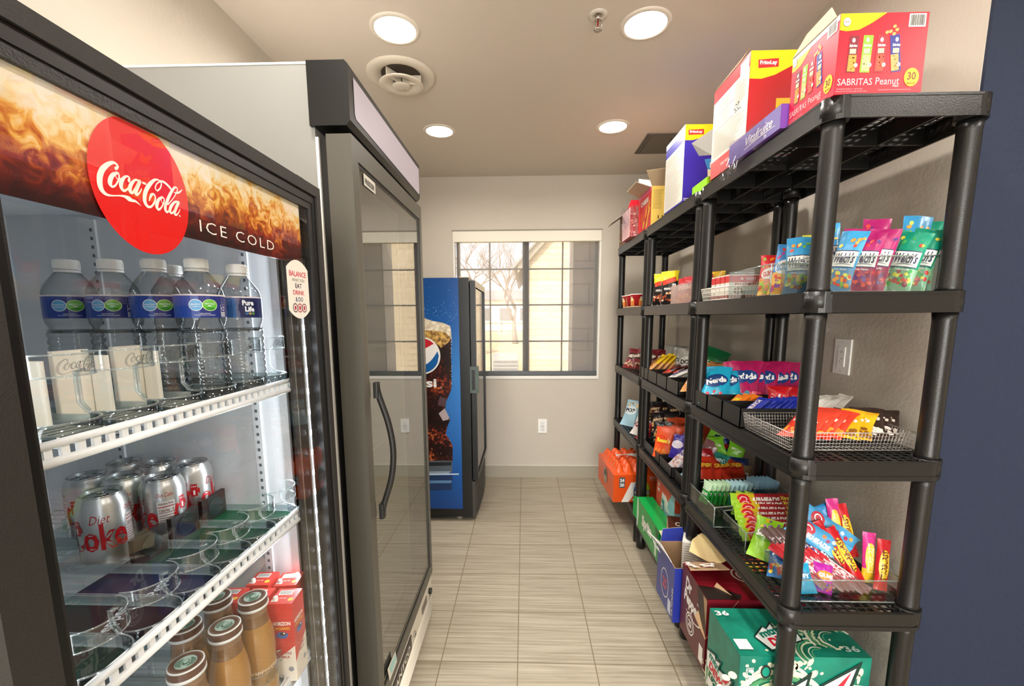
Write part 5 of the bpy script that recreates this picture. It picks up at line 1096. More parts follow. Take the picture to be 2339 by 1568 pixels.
# ---------------- shrink wrapped pink pack
t, mb, F, w, d, h = carton('wrapped_pack', 'pale pink pack in loose clear wrap overhanging the top shelf near the far end', 'packet', .635, 2.66, Z1+.004, .715, 2.86, Z1+.175, dict(front=mat('#b8504e', .4), left=mat('#d9aeb0', .45)))
r = random.Random(7); f = F['front']; blobs(f, w*1.0, h, r, .05, .95, [mat('#d8a08c', .4), mat('#9e2e34', .4), mat('#e8cfc4', .4)], 0, .01)
for k in range(30): f.ell(w*r.random()*.9+.004, h*r.random()*.95, .008, .005, mat(r.choice(['#d8a08c', '#9e2e34', '#e8cfc4']), .4), .0008+k*.00002, n=8)
lines(F['left'], d*.1, h*.1, d*.9, h*.5, 10, mat('#cc9a9e', .5), .0008, .3); mb.build('pack_body', t, world=False)
mb = MB(); ph = [r.random()*6 for _ in range(6)]
mb.grid(lambda a, b: Vector((-w/2-.004-.012*abs(sin(7*a+ph[0]+6*b))*b, d/2-a*d, h*.4+h*.72*b+.012*sin(9*a+ph[1])*b)), 24, 12, WRAP, True)
mb.grid(lambda a, b: Vector((-w/2+a*w, -d/2-.004-.010*abs(sin(8*a+ph[2]+5*b)), h*1.05*b)), 16, 12, WRAP, True); mb.build('clear_wrap', t, world=False)
# ---------------- far dark printed carton with brown flap
t, mb, F, w, d, h = carton('snack_box', 'dark printed carton with a grey-brown flap hanging out, far end of the top shelf', 'box', .668, 2.90, Z1, .86, 3.09, Z1+.20, dict(front=mat('#5a2a22', .5), left=mat('#6b3a2c', .5)), open_top=True)
r = random.Random(11); f = F['left']
for k in range(40): f.ell(d*r.random()*.9+.01, h*r.random()*.9+.01, .010, .006, mat(r.choice(['#9a4a34', '#c7b24a', '#3c1c18', '#7c8a3a', '#b5654a']), .5), .0006+k*.00003, n=8)
mb.build('carton_body', t, world=False)
flap(t, [(-w/2, d/2, h), (-w/2, -d/2, h), (-w/2-.085, -d/2+.02, h-.06), (-w/2-.085, d/2-.02, h-.06)], mat('#8d8578', .7), mat('#a79c8b', .8)); flap(t, [(-w/2, -d/2, h), (w/2, -d/2, h), (w/2-.02, -d/2-.02, h+.07), (-w/2+.02, -d/2-.02, h+.07)], mat('#c8102a', .5), KRAFT)
# ================================================================ goods on the lower four tiers
def C(c, r=.3, b=.3): return mat(c, r, 0, b, 55.)
Z2, Z3, Z4, Z5 = TOPS[1:]
def xs(px, py, Y): return at(px, py, Y=Y).x
ORD = ['first', 'second', 'third', 'fourth', 'fifth', 'sixth', 'seventh', 'eighth', 'ninth', 'tenth', 'eleventh', 'twelfth']
# ---- designs
def d_welch(top, base, cols):
    def p(F, w, h, r):
        F.rect(-w*.44, h*.40, w*.44, h*.66, WH, .0003); F.rect(-w*.44, h*.655, w*.44, h*.67, NAVY, .0005); F.rect(-w*.44, h*.39, w*.44, h*.405, NAVY, .0005)
        F.txt("Welch's", 0, h*.545, 1, NAVY, .0008, width=w*.78, height=h*.17, shear=.25, bold=.03); F.stroke([(-w*.3, h*.435, .0008), (0, h*.45, .0016), (w*.34, h*.435, .0008)], NAVY, .0008)
        blobs(F, w, h, r, .10, .34, [C(c) for c in cols], 26, w*.10, .0004); blobs(F, w, h, r, .74, .90, [C(c) for c in cols], 6, w*.09, .0004)
        F.txt('Fruit Snacks', 0, h*.36, 1, WH, .0012, width=w*.5, height=h*.035)
    return lambda seed, w=.115, h=.185, th=.030: bag('x', w, h, th, [(.38, C(base)), (1, C(top))], [(.9, C('#d9d5ce')), (1, C(top))], (p), seed)
def d_gummy(c1, c2, word, cols, txtc=WH):
    def p(F, w, h, r):
        blobs(F, w, h, r, .06, .36, [C(c) for c in cols], 22, w*.12, .0003); blobs(F, w, h, r, .70, .9, [C(c) for c in cols], 8, w*.10, .0003)
        F.ell(0, h*.54, w*.43, h*.14, txtc, .0007, rot=12, n=22); F.txt(word, 0, h*.54, 1, C(c1), .0011, width=w*.70, height=h*.13, rot=12, bold=.04)
    return lambda seed, w=.115, h=.17, th=.030: bag('x', w, h, th, [(.45, C(c2)), (1, C(c1))], None, (p), seed)
def d_bar(base, word, wordc, accent=None, bands=None, th=.016, rot=90):
    def p(F, w, h, r):
        if accent: F.ell(0, h*.5, w*.40, h*.30, C(accent), .0003, n=22)
        F.txt(word, 0, h*.5, 1, C(wordc), .0007, width=h*.58, height=w*.44, rot=rot, bold=.035); F.txt('NET WT 1.5 OZ', w*.33, h*.22, 1, C(wordc), .0007, width=h*.16, height=w*.06, rot=rot)
    return lambda seed, w=.042, h=.15: bag('x', w, h, th, bands or [(1, C(base))], None, (p), seed, 8, 14, .07)
def d_pouch(base, word, wordc, badge, cols=(), wrot=0, vis=(.1, .3), th=.03):
    def p(F, w, h, r):
        if cols: blobs(F, w, h, r, vis[0], vis[1], [C(c) for c in cols], 22, w*.09, .0003)
        if badge: F.ell(0, h*.58, w*.44, h*.17, C(badge), .0007, rot=wrot, n=22)
        F.txt(word, 0, h*.58, 1, C(wordc), .0011, width=w*.76, height=h*.15, rot=wrot, bold=.05, shear=.1)
    return lambda seed, w=.10, h=.15, th=th: bag('x', w, h, th, [(1, C(base))], None, (p), seed)
def row(fn, name, cat, group, items, seed0=0, **kw):
    """items: (label, loc, rz, lean, roll). The first object carries the mesh, the others share it in turn"""
    protos = []
    for i, (lb, loc, rz, ln, ro) in enumerate(items):
        if i < 3: o = fn(seed0+i, **kw).build(name, world=False); protos.append(o)
        else: o = protos[i % 3].copy(); COL.objects.link(o)
        tag(o, lb, cat, group); pose(o, loc, rz, ln, ro)
# ---- clear bins, trays, baskets
ACR = glass('#f4f8f8', 1.5, .02); ACRE = glass('#cfdcd8', 1.6, .05, floor_=.25, body=.25, bodycol='#dfe9e6')
def bin_(name, label, cat, x0, y0, z, x1, y1, h, m, edge=None, t=.003, group=None, slope=0, dividers=0):
    th_ = thing(name, label, cat, ((x0+x1)/2, (y0+y1)/2, z), group=group); mb = MB(); hf = h-slope
    mb.box(x0, y0, z, x1, y1, z+t, m)
    def wall(a, b, ha, hb, nx, ny):
        a = Vector(a); b = Vector(b); q = Vector((nx*t, ny*t, 0)); vs = [a, b, b+Vector((0, 0, hb)), a+Vector((0, 0, ha))]; vs += [v+q for v in vs]
        mb.add(vs, [(0, 1, 2, 3), (7, 6, 5, 4), (0, 4, 5, 1), (1, 5, 6, 2), (2, 6, 7, 3), (3, 7, 4, 0)], m)
    wall((x0, y0, z), (x0, y1, z), hf, hf, 1, 0); wall((x1-t, y0, z), (x1-t, y1, z), h, h, 1, 0); wall((x0, y0, z), (x1, y0, z), hf, h, 0, 1); wall((x0, y1-t, z), (x1, y1-t, z), hf, h, 0, 1)
    for k in range(dividers): y = y0+(y1-y0)*(k+1)/(dividers+1); wall((x0, y-t/2, z), (x1, y-t/2, z), hf, h, 0, 1)
    mb.build('bin_body', th_)
    if edge:
        for i_, (a, b) in enumerate((((x0, y0, z+hf), (x1, y0, z+h)), ((x0, y1, z+hf), (x1, y1, z+h)), ((x0, y0, z+hf), (x0, y1, z+hf)), ((x1, y0, z+h), (x1, y1, z+h)), ((x0, y0, z), (x0, y0, z+hf)), ((x0, y0, z+.002), (x1, y0, z+.002)))):
            mb = MB(); mb.tube([a, b], .0017, edge, 6); mb.build('rim_edge', th_)
    return th_
TRB = mat('#1d1c1b', .38, bump=.1, bscale=300.)
def wire_basket(name, label, x0, y0, z, x1, y1, h, m, step=.012, r=.0011, mesh=False, taper=.006):
    t = thing(name, label, 'basket', ((x0+x1)/2, (y0+y1)/2, z)); mb = MB(); e = taper
    lo = [(x0+e, y0+e), (x1-e, y0+e), (x1-e, y1-e), (x0+e, y1-e)]; hi = [(x0, y0), (x1, y0), (x1, y1), (x0, y1)]
    def P(i, s, f): a = Vector((*lo[i], z)); b = Vector((*lo[(i+1) % 4], z)); c = Vector((*hi[i], z+h)); d = Vector((*hi[(i+1) % 4], z+h)); return (a.lerp(b, s)).lerp(c.lerp(d, s), f)
    for i in range(4):
        L = (Vector(hi[i])-Vector(hi[(i+1) % 4])).length; n = max(3, int(L/step))
        for k in range(n): mb.tube([P(i, k/n, 0), P(i, k/n, 1)], r, m, 4)
        nz = max(2, int(h/step)) if mesh else 3
        for k in range(1, nz): mb.tube([P(i, 0, k/nz), P(i, 1, k/nz)], r, m, 4)
    n = int((x1-x0)/(step*1.6))
    for k in range(n+1): x = x0+e+(x1-x0-2*e)*k/n; mb.tube([(x, y0+e, z+.001), (x, y1-e, z+.001)], r, m, 4)
    mb.build('wire_mesh', t)
    mb = MB(); mb.tube([(*p, z+h) for p in hi], r*2.2, m, 6, True); mb.build('top_rim', t)
    mb = MB(); mb.tube([(*p, z+.001) for p in lo], r*1.8, m, 6, True); mb.build('bottom_rim', t); return t
# ================================ second tier (near eye level)
bin_('clear_bin', 'clear plastic bin of gummy bags at the near end of the second tier', 'bin', .690, 1.055, Z2, 1.000, 1.185, .085, ACR, ACRE)
bin_('clear_bin', 'clear plastic bin of bright gummy bags left of the near front post, second tier', 'bin', .672, 1.20, Z2, .955, 1.44, .085, ACR, ACRE)
wl_blue = d_welch('#3f9fd6', '#5b8fb8', ['#d8482a', '#f0a040', '#7cc043', '#f4e26a']); wl_pur = d_welch('#a81f68', '#9a2a55', ['#5a2a80', '#c8283c', '#e05040', '#7a1f50'])
wl_teal = d_welch('#0f8f72', '#7fae8c', ['#c8403a', '#d8d24a', '#3fa050', '#8a3f50']); wl_yel = d_welch('#d9d84a', '#a8cfe0', ['#e8b82a', '#5aa84a', '#d85038'])
gum_r = d_gummy('#d2202f', '#e8a080', 'GUMMIES', ['#f4c430', '#e03a30', '#f08a20', '#8cc63f']); gum_m = d_gummy('#3a8fd8', '#f0b040', 'SOURS', ['#c83a8c', '#f4d03a', '#e0402c', '#7a3fa0', '#f08a30'])
G2 = 'gummy bags in clear bins on the second tier'
spec = [(wl_blue, 1885, 1.165, .195, 'light blue gummy bag just right of the near front post', 3, -4, -26), (wl_blue, 1898, 1.115, .160, 'blue gummy bag edge-on beside the light blue one', 31, 8, -56), (wl_pur, 1922, 1.12, .170, 'magenta gummy bag leftmost of the magenta ones', 5, 6, -34), (wl_pur, 1945, 1.09, .155, 'dark magenta gummy bag, second from the left', 11, 7, -42), (wl_pur, 1972, 1.155, .205, 'tallest magenta gummy bag, standing behind the others', 8, 5, -20),
        (wl_pur, 1972, 1.085, .160, 'magenta gummy bag touching the green bag', 9, 9, -38), (wl_teal, 2004, 1.10, .162, 'green gummy bag between the magenta and sky blue ones', 2, 6, -30), (wl_teal, 2030, 1.085, .150, 'green gummy bag edge-on, right of the first green one', 33, 12, -50), (wl_blue, 2052, 1.13, .208, 'sky blue gummy bag with fruit picture, tallest at the right end', 6, 9, -20), (wl_teal, 2062, 1.085, .160, 'green gummy bag low in front at the right end', 12, 12, -40), (wl_teal, 2078, 1.145, .196, 'dark green gummy bag at the far right of the bin', 7, 8, -24)]
for i, (fn, px, Y, h, lb, sd, ro, rz) in enumerate(spec):
    x = xs(px+3, 660, Y); put(fn(sd+20, .060, h*.95, .020), 'gummy_bag', lb, 'sweets bag', (x, Y-.01, Z2+.004), rz, 12, ro, G2)
spec = [(gum_r, 1752, 1.36, .13, 'red and yellow gummy bag at the left end of the clear bin', 4), (gum_m, 1775, 1.31, .155, 'multicolour gummy bag with blue top, second from the left', 5), (gum_r, 1797, 1.345, .15, 'red gummy bag tucked behind the multicolour one', 6),
        (wl_blue, 1812, 1.25, .165, 'pale blue gummy bag left of the near front post', 8), (wl_yel, 1842, 1.265, .175, 'yellow topped gummy bag half hidden by the near front post', 9)]
for i, (fn, px, Y, h, lb, sd) in enumerate(spec):
    x = xs(px, 680, Y); put(fn(sd+40, .068, h+.005, .024), 'gummy_bag', lb, 'sweets bag', (x, Y-.01, Z2+.004), rnd(-38, -26), 16, rnd(0, 9), G2)
wire_basket('wire_basket', 'small white wire basket of spread packs on the second tier', .672, 1.455, Z2+.002, .86, 1.655, .042, mat('#ece8dc', .35), .011, .0012)
for k in range(4):
    y = 1.49+.036*k; t = tag(MB(), 'x', 'x') if False else None; lb = ['red and white chocolate spread snack pack, nearest in the wire basket', 'chocolate spread snack pack, second in the wire basket', 'chocolate spread snack pack, third in the wire basket', 'chocolate spread snack pack, rearmost in the wire basket'][k]
    mb = MB(); M = Matrix.Translation((.765, y, Z2+.006)); F = box_faces(mb, .15, .030, .078, M); mb.box(-.075, -.015, 0, .075, .015, .078, mat('#5a2a1c', .4), M)
    for nm, W_ in (('front', .15), ('left', .03)):
        f = F[nm]; f.rect(0, 0, W_, .078, mat('#e8e2d6', .35), .0003); f.rect(0, .052, W_, .074, mat('#d2262c', .35), .0005); f.rect(0, 0, W_, .010, mat('#a01822', .35), .0005)
    f = F['front']; f.txt('nutella', .06, .046, 1, mat('#c41f28', .35), .0008, width=.085, height=.017, bold=.02); f.txt('& GO!', .06, .064, 1, WH, .0008, width=.05, height=.008); f.ell(.03, .024, .016, .012, mat('#6b3a20', .35), .0007); f.rect(.052, .012, .11, .034, mat('#c9d8de', .35), .0006); f.rect(.118, .055, .134, .072, WH, .0009)
    f = F['left']; f.txt('nutella', .015, .040, 1, mat('#c41f28', .35), .0008, width=.024, height=.008, bold=.02)
    tag(mb.build('spread_pack'), lb, 'snack pack', 'chocolate spread packs in the wire basket')
# small blue and yellow packets behind the basket
put(d_pouch('#23508f', 'MINT', '#e8e23a', '#1c3f78')(3, .06, .085, .02), 'mint_packet', 'dark blue packet with a yellow top behind the wire basket', 'packet', (.80, 1.675, Z2+.004), -20, 10)
# far: two black and yellow nut bags, then a clear tub of crisps
nuts = d_pouch('#1d1a1a', 'NUTS', '#e8e2d8', '#c23a1c', ['#c86a3a', '#e8d8c0'], 0, (.08, .35)); 
def nutbag(seed):
    def p(F, w, h, r):
        F.rect(-w*.42, h*.62, w*.42, h*.76, mat('#d4381c', .35), .0003, rot=14); F.ell(-w*.05, h*.45, w*.3, h*.09, C('#2a2522'), .0004); F.txt('PEANUTS', 0, h*.46, 1, WH, .0007, width=w*.6, height=h*.07, bold=.04); blobs(F, w, h, r, .12, .34, [C('#c8643a'), C('#e8c9a8'), C('#9a3a24')], 16, w*.09)
        F.rect(w*.20, h*.08, w*.40, h*.60, WH, .0006); lines(F, w*.22, h*.1, w*.38, h*.58, 10, INK, .0009, .3)
    return bag('x', .085, .165, .032, [(.70, C('#1c1918')), (1, C('#f0dc1c'))], [(1, C('#d8d4cc'))], p, seed)
GN = 'black and yellow nut bags'
put(nutbag(1), 'nut_bag', 'black and yellow nut bag, left one of the pair on the middle unit', 'nut bag', (.715, 2.29, Z2+.002), -28, 5, 2, GN); put(nutbag(2), 'nut_bag', 'black and yellow nut bag, right one of the pair on the middle unit', 'nut bag', (.715, 2.14, Z2+.002), -32, 5, -2, GN)
t = bin_('clear_tub', 'clear tub packed with red and yellow crisp bags on the middle unit', 'bin', .690, 1.80, Z2, .86, 2.05, .085, glass('#f6e9e6', 1.5, .05, body=.25, bodycol='#f0dfd6'), None)
cr = d_pouch('#b8202a', 'CHIPS', '#f4e8d0', '#8a1a20', ['#e8b030', '#d86a30'])
row(cr, 'crisp_bag', 'crisp bag', 'red crisp bags in the clear tub', [('red and yellow crisp bag, %s from the right in the clear tub' % ORD[i], (.735+.03*(i % 2), 1.835+.042*i, Z2+.006), -75+8*(i % 3), 3, 4*(i % 2)-2) for i in range(5)], 60, w=.09, h=.115)
row(d_pouch('#e8b82a', 'CORN', '#8a3a10', '#f4da5a'), 'crisp_bag', 'crisp bag', 'yellow snack bags in the clear tub', [('yellow snack bag at the %s of the clear tub' % ['far side', 'middle', 'near side'][i], (.80, 1.98-.07*i, Z2+.006), -70, 4, 2) for i in range(3)], 66, w=.09, h=.125)
# far red instant cups
def cup():
    t = thing('snack_cup', 'x', 'cup', (0, 0, 0)); mb = MB(); R = mat('#c9202a', .35); mb.lathe([(.0001, 0), (.036, 0), (.046, .078), (.048, .080)], R, 28)
    F = Face(mb, lambda u, v, e: Vector(((.0365+.125*v+e)*cos(u/.042), (.0365+.125*v+e)*sin(u/.042), v)), .008)
    for o in (-.13, -.065, 0, .065, .13): F.rect(o-.018, .012, o+.018, .05, mat('#e8843a', .35), .0006); F.ell(o, .05, .014, .010, mat('#f2dc9a', .35), .0009); F.txt('MAC', o, .063, 1, WH, .0012, width=.022, height=.008, bold=.03)
    F.rect(-.135, .004, .135, .010, mat('#f0e0b0', .35), .0005); mb.build('cup_body', t, world=False)
    mb = MB(); mb.lathe([(.0490, .079), (.0492, .083), (.046, .084), (.0001, .0835)], mat('#e9e2d8', .35), 28); mb.build('lid', t, world=False); return t
c1 = cup(); c1.location = (.715, 2.96, Z2); c1.rotation_euler = (0, 0, radians(200)); c1['label'] = 'red instant snack cup at the far end of the second tier'; c1['group'] = 'red instant snack cups'
for i, (x, y) in enumerate(((.715, 2.85), (.715, 2.73), (.825, 2.90))): dup(c1, (x, y, Z2), (0, 0, radians(170+i*30)), ['red instant snack cup, second from the window wall', 'red instant snack cup beside the far front posts', 'red instant snack cup behind the other red cups'][i], 'red instant snack cups')
# ================================ third tier
MSH = mat('#c9c6c2', .3, .6)
wire_basket('mesh_basket', 'silver wire mesh basket of candy packs at the near end of the third tier', .678, 1.075, Z3+.003, 1.000, 1.305, .048, MSH, .0085, .0006, True)
def mm(base, c2): return d_pouch(base, "m&m's", '#f6f0e4', None, [c2], 0, (.1, .3), .018)
def laid(fn, name, cat, group, lbl, xa, ya, dx, dy, n, z, rz, lean, w, h, seed, th=None):
    its = [(lbl % ORD[i], (xa+dx*i, ya+dy*i, z), rz+rnd(-4, 4), lean+rnd(-3, 3), rnd(-3, 3)) for i in range(n)]
    row(fn, name, cat, group, its, seed, w=w, h=h)
laid(mm('#e2432e', '#f0a040'), 'candy_pack', 'candy pack', 'red candy packs in the mesh basket', 'orange-red candy pack leaning in the mesh basket, %s from its left end', .715, 1.120, .030, .006, 4, Z3+.026, -58, 62, .085, .125, 70)
laid(mm('#f0b81a', '#8a5a20'), 'candy_pack', 'candy pack', 'yellow candy packs in the mesh basket', 'yellow candy pack in the mesh basket, %s from the left', .838, 1.120, .030, .0, 2, Z3+.026, -42, 64, .085, .13, 73)
laid(mm('#35231e', '#e8e0d8'), 'candy_pack', 'candy pack', 'brown candy packs in the mesh basket', 'dark brown candy pack in the mesh basket, %s after the yellow ones', .885, 1.13, .022, .004, 5, Z3+.022, -34, 66, .08, .13, 75)
laid(mm('#35231e', '#e8e0d8'), 'candy_pack', 'candy pack', 'brown candy packs at the back of the mesh basket', 'dark brown candy pack in the back row of the mesh basket, %s from the left', .79, 1.20, .030, .002, 6, Z3+.012, -34, 78, .08, .12, 78)
# black trays, near unit (three lanes) and middle unit (four lanes)
for k, (a, b) in enumerate(((1.312, 1.430), (1.436, 1.550), (1.556, 1.668))):
    bin_('black_tray', 'black plastic tray on the third tier, %s' % ['right behind the mesh basket', 'in the middle of three on the near unit', 'farthest of three on the near unit'][k], 'tray', .672, a, Z3, .975, b, .062, TRB, None, .003, 'black candy trays')
for k in range(4):
    a = 1.85+.152*k; bin_('black_tray', 'black plastic tray on the third tier of the middle unit, %s from the near end' % ORD[k], 'tray', .672, a, Z3, .975, a+.146, .062, TRB, None, .003, 'black candy trays')
laid(d_bar('#2433a0', 'CRUNCH', '#f2e8e8', None, [(.22, C('#d8b8c0')), (1, C('#1f2f9c'))], .014), 'candy_bar', 'candy bar', 'blue crunch bars', 'royal blue candy bar in the tray behind the mesh basket, %s from the aisle', .705, 1.345, .019, .0, 8, Z3+.032, -80, 52, .050, .088, 80)
laid(d_bar('#e8e4dc', 'BAR', '#b8202a', None, [(1, C('#ece8e0'))], .014), 'candy_bar', 'candy bar', 'white wrapped bars', 'white wrapped candy bar in the tray behind the mesh basket, %s past the blue ones', .862, 1.345, .014, .0, 8, Z3+.030, -78, 48, .050, .095, 83)
laid(d_bar('#f08a1c', 'BUTTER', '#f8e83a', None, [(.35, C('#f4d02a')), (1, C('#ee7f1e'))], .016), 'candy_bar', 'candy bar', 'orange and yellow bars', 'orange and yellow candy bar in the middle tray, %s from the aisle', .700, 1.475, .024, .004, 3, Z3+.014, -72, 58, .055, .10, 86)
laid(d_bar('#c8c6c4', 'FUDGE', '#c01c2c', None, [(1, mat('#cfcdcb', .25, .6, .3, 60.))], .016), 'candy_bar', 'candy bar', 'silver wrapped bars', 'silver wrapped bar deep in the middle tray, %s from the left', .815, 1.49, .020, .0, 6, Z3+.010, -80, 46, .04, .07, 88)
laid(d_pouch('#b8101c', 'KIT', '#f4ece8', '#d01c28'), 'candy_pack', 'candy pack', 'bright red packs', 'bright red candy pack behind the near front post, %s from the left', .885, 1.475, .032, .0, 3, Z3+.02, -30, 20, .075, .085, 90)
nerd_b = d_pouch('#1fa8cf', 'Nerds', '#f4f4f0', '#16407c', ['#d8485c', '#f4f0f0', '#5ad0e0'], 14, (.04, .28)); nerd_p = d_pouch('#b01858', 'Nerds', '#f4f4f0', '#1d3f80', ['#e8486c', '#3a9fb0', '#f08a9a'], 14, (.04, .26))
laid(nerd_b, 'sweets_pouch', 'sweets pouch', 'turquoise sweets pouches', 'turquoise sweets pouch leaning in the far tray of the near unit, %s from the aisle', .715, 1.595, .042, -.005, 2, Z3+.018, -30, 38, .105, .165, 92)
laid(nerd_p, 'sweets_pouch', 'sweets pouch', 'magenta sweets pouches', 'magenta sweets pouch in the row beside the turquoise ones, %s from the aisle', .800, 1.60, .027, -.004, 7, Z3+.020, -34, 30, .110, .175, 94)
laid(d_pouch('#4a2a86', 'TRAIL', '#e8e0f0', '#f0ead8', ['#e8e0e8', '#7a5ab0']), 'sweets_pouch', 'sweets pouch', 'purple snack pouches', 'purple and white snack pouch behind the turquoise ones, %s from the aisle', .720, 1.73, .05, .004, 4, Z3+.006, -38, 50, .11, .16, 97)
def tanbag(seed, w=.13, h=.19, th=.045):
    def p(F, w, h, r):
        blobs(F, w, h, r, .05, .95, [C('#c07a3c'), C('#d8955a'), C('#b86a2c')], 26, w*.12, .0003); F.rect(-w*.40, h*.20, w*.40, h*.58, C('#e8ddd2'), .0006); F.txt('Peanuts', 0, h*.44, 1, C('#b04a20'), .0010, width=w*.6, height=h*.10, bold=.04)
        for k in range(4): F.stroke([(-w*.35+k*w*.2, h*.24, .003), (-w*.25+k*w*.2, h*.33, .003), (-w*.3+k*w*.2, h*.38, .002)], C('#c86030'), .0010)
    return bag('x', w, h, th, [(1, C('#cf8e52', .25))], None, p, seed)
laid(tanbag, 'nut_bag', 'nut bag', 'orange-brown peanut bags', 'orange-brown peanut bag heaped at the near end of the middle unit, %s from the aisle', .715, 1.775, .055, .012, 5, Z3+.03, -40, 52, .125, .17, 100)
# middle unit trays
laid(d_bar('#ecdc90', 'FUN', '#b06a20', None, [(.4, C('#e9b070')), (1, C('#f2c81e'))], .02), 'candy_bar', 'candy bar', 'yellow wrapped bars', 'yellow wrapped bar in the farthest black tray, %s from the aisle', .690, 2.36, .032, 0, 7, Z3+.052, -80, 50, .060, .13, 105)
laid(d_bar('#3a1614', 'ROLL', '#d83a30', None, [(.5, C('#d8503c')), (1, C('#4a1a18'))], .02), 'candy_bar', 'candy bar', 'brown and red bars', 'brown and red bar in the third black tray, %s from the aisle', .705, 2.21, .038, 0, 6, Z3+.040, -88, 60, .05, .12, 108)
laid(d_bar('#e6e0da', 'ZERO', '#4a4a8a', None, [(1, C('#e9e4de'))], .02), 'candy_bar', 'candy bar', 'white bars in the second tray', 'white wrapped bar in the second black tray, %s from the aisle', .695, 2.06, .040, 0, 6, Z3+.042, -88, 66, .06, .13, 111)
dots = d_pouch('#9a9890', 'DOTS', '#23211f', '#d8d4cc', ['#b87a3a', '#8a5a30'], 0, (.05, .3), .045)
laid(dots, 'pretzel_bag', 'snack bag', 'grey pretzel bags', 'grey pretzel bag standing behind the trays, %s from the left', .87, 2.50, -.002, -.085, 4, Z3+.01, -35, 8, .115, .17, 114)
put(d_pouch('#0f6a38', 'CHIPS', '#e8f0d8', '#1c8a4a')(118, .13, .19, .04), 'crisp_bag', 'dark green snack bag standing right of the grey pretzel bags', 'crisp bag', (.88, 2.10, Z3+.01), -30, 12, 18)
put(tanbag(119, .13, .13), 'nut_bag', 'brown and white snack bag low beside the dark green bag', 'nut bag', (.90, 2.00, Z3+.01), -35, 30, 10)
laid(d_pouch('#7a1c22', 'BEEF', '#f0e0c8', '#3a1414', ['#4a1a18', '#c8a080']), 'snack_bag', 'snack bag', 'dark red snack bags', 'dark red snack bag at the far end of the third tier, %s from the aisle', .70, 2.84, .05, -.04, 5, Z3+.004, -50, 30, .10, .15, 120)
# ================================ fourth tier
bin_('clear_bin', 'clear sloped bin of chewing gum packs on the fourth tier', 'bin', .672, 1.44, Z4, .968, 1.665, .105, ACR, ACRE, .003, None, .03, 1)
bin_('clear_bin', 'clear sloped bin of long chewy bars on the fourth tier', 'bin', .700, 1.28, Z4, .968, 1.435, .105, ACR, ACRE, .003, None, .04)
bin_('clear_bin', 'clear bin of mixed sweets at the near end of the fourth tier', 'bin', .705, 1.045, Z4, .985, 1.185, .062, ACR, ACRE)
def gum(seed, w=.05, h=.075, c='#2f9a4a', tip='#cfeedd'):
    def p(F, w, h, r): F.txt('GUM', 0, h*.45, 1, WH, .0004, width=w*.7, height=h*.16, bold=.04); F.rect(-w*.45, h*.62, w*.45, h*.66, WH, .0004)
    return bag('x', w, h, .012, [(.72, C(c)), (1, C(tip))], None, p, seed, 5, 6, .02)
for nm, c, tip, xa, n, sd, y in (('green', '#2f9f3f', '#cdeec9', .700, 5, 130, 1.60), ('teal green', '#1f8f6a', '#c3ecf4', .785, 5, 133, 1.60)):
    row(lambda s, c=c, tip=tip, w=.05, h=.085: gum(s, w, h, c, tip), 'gum_pack', 'gum pack', nm+' gum packs in the clear bin', [('%s gum pack standing in the sloped bin, %s from the aisle' % (nm, ORD[i]), (xa+.017*i, y, Z4+.02), -78, 12, 0) for i in range(n)], sd, w=.052, h=.088)
row(lambda s, w=.05, h=.07: gum(s, w, h, '#1d5f78', '#8fb9cf'), 'gum_pack', 'gum pack', 'dark blue gum packs', [('dark blue gum pack at the back of the sloped bin, %s from the left' % ORD[i], (.872+.0125*i, 1.60, Z4+.03), -78, 10, 0) for i in range(7)], 136, w=.07, h=.09)
row(d_pouch('#9fcf2a', 'SOUR', '#f0f4d8', '#4f9a24'), 'gum_pack', 'gum pack', 'lime gum packs', [('lime green pack leaning in the front half of the sloped bin, %s from the aisle' % ORD[i], (.79+.03*i, 1.50, Z4+.012), -50, 20, 0) for i in range(2)], 139, w=.06, h=.09)
def airh(seed, w=.042, h=.24):
    def p(F, w, h, r): F.ell(0, h*.17, w*.44, w*.50, C('#c8202c'), .0003); F.ell(0, h*.17, w*.25, w*.3, C('#f0c0c0'), .0006, r0=.7, a1=280); F.txt('AIRHEADS', w*.06, h*.48, 1, WH, .0006, width=h*.40, height=w*.46, rot=90, bold=.05); F.txt('Xtremes', -w*.1, h*.80, 1, mat('#f4e04a', .3), .0006, width=h*.22, height=w*.34, rot=90, bold=.04)
    return bag('x', w, h, .013, [(.10, C('#9fcf2a')), (.30, C('#d8b82a')), (1, C('#a0242a'))], None, p, seed, 6, 12, .03)
for i in range(8):
    ob = airh(140+i).build('chewy_bar', world=False) if i < 3 else bpy.data.objects['chewy_bar'].copy()
    if i >= 3: COL.objects.link(ob)
    tag(ob, 'long red and yellow chewy bar lying in the stack, %s from the top' % ORD[i], 'candy bar', 'red and yellow chewy bars')
    ob.matrix_world = Matrix.Translation((.712+.004*(i % 3), 1.415-.011*i, Z4+.118-.0125*i)) @ Matrix.Rotation(radians(-28), 4, 'X') @ Matrix.Rotation(radians(90), 4, 'Y')
sk = d_pouch('#8fc924', 'Skittles', '#f4f4ec', '#5f9a1c', ['#e8b82a', '#d8402c', '#7ac030', '#8a3fa0'], 0, (.6, .95), .02)
put(sk(150, .075, .135), 'sweets_pouch', 'lime green sweets pouch hanging over the edge of the sloped bin', 'sweets pouch', (.715, 1.225, Z4+.012), -38, 46, 4)
put(d_pouch('#2f74b8', 'SWEETS', '#f0f0f4', '#1c4f90', ['#d8402c', '#e8c83a'])(151, .075, .12), 'sweets_pouch', 'bright blue sweets pouch lying just left of the near front post', 'sweets pouch', (.722, 1.125, Z4+.010), -40, 50, -6)
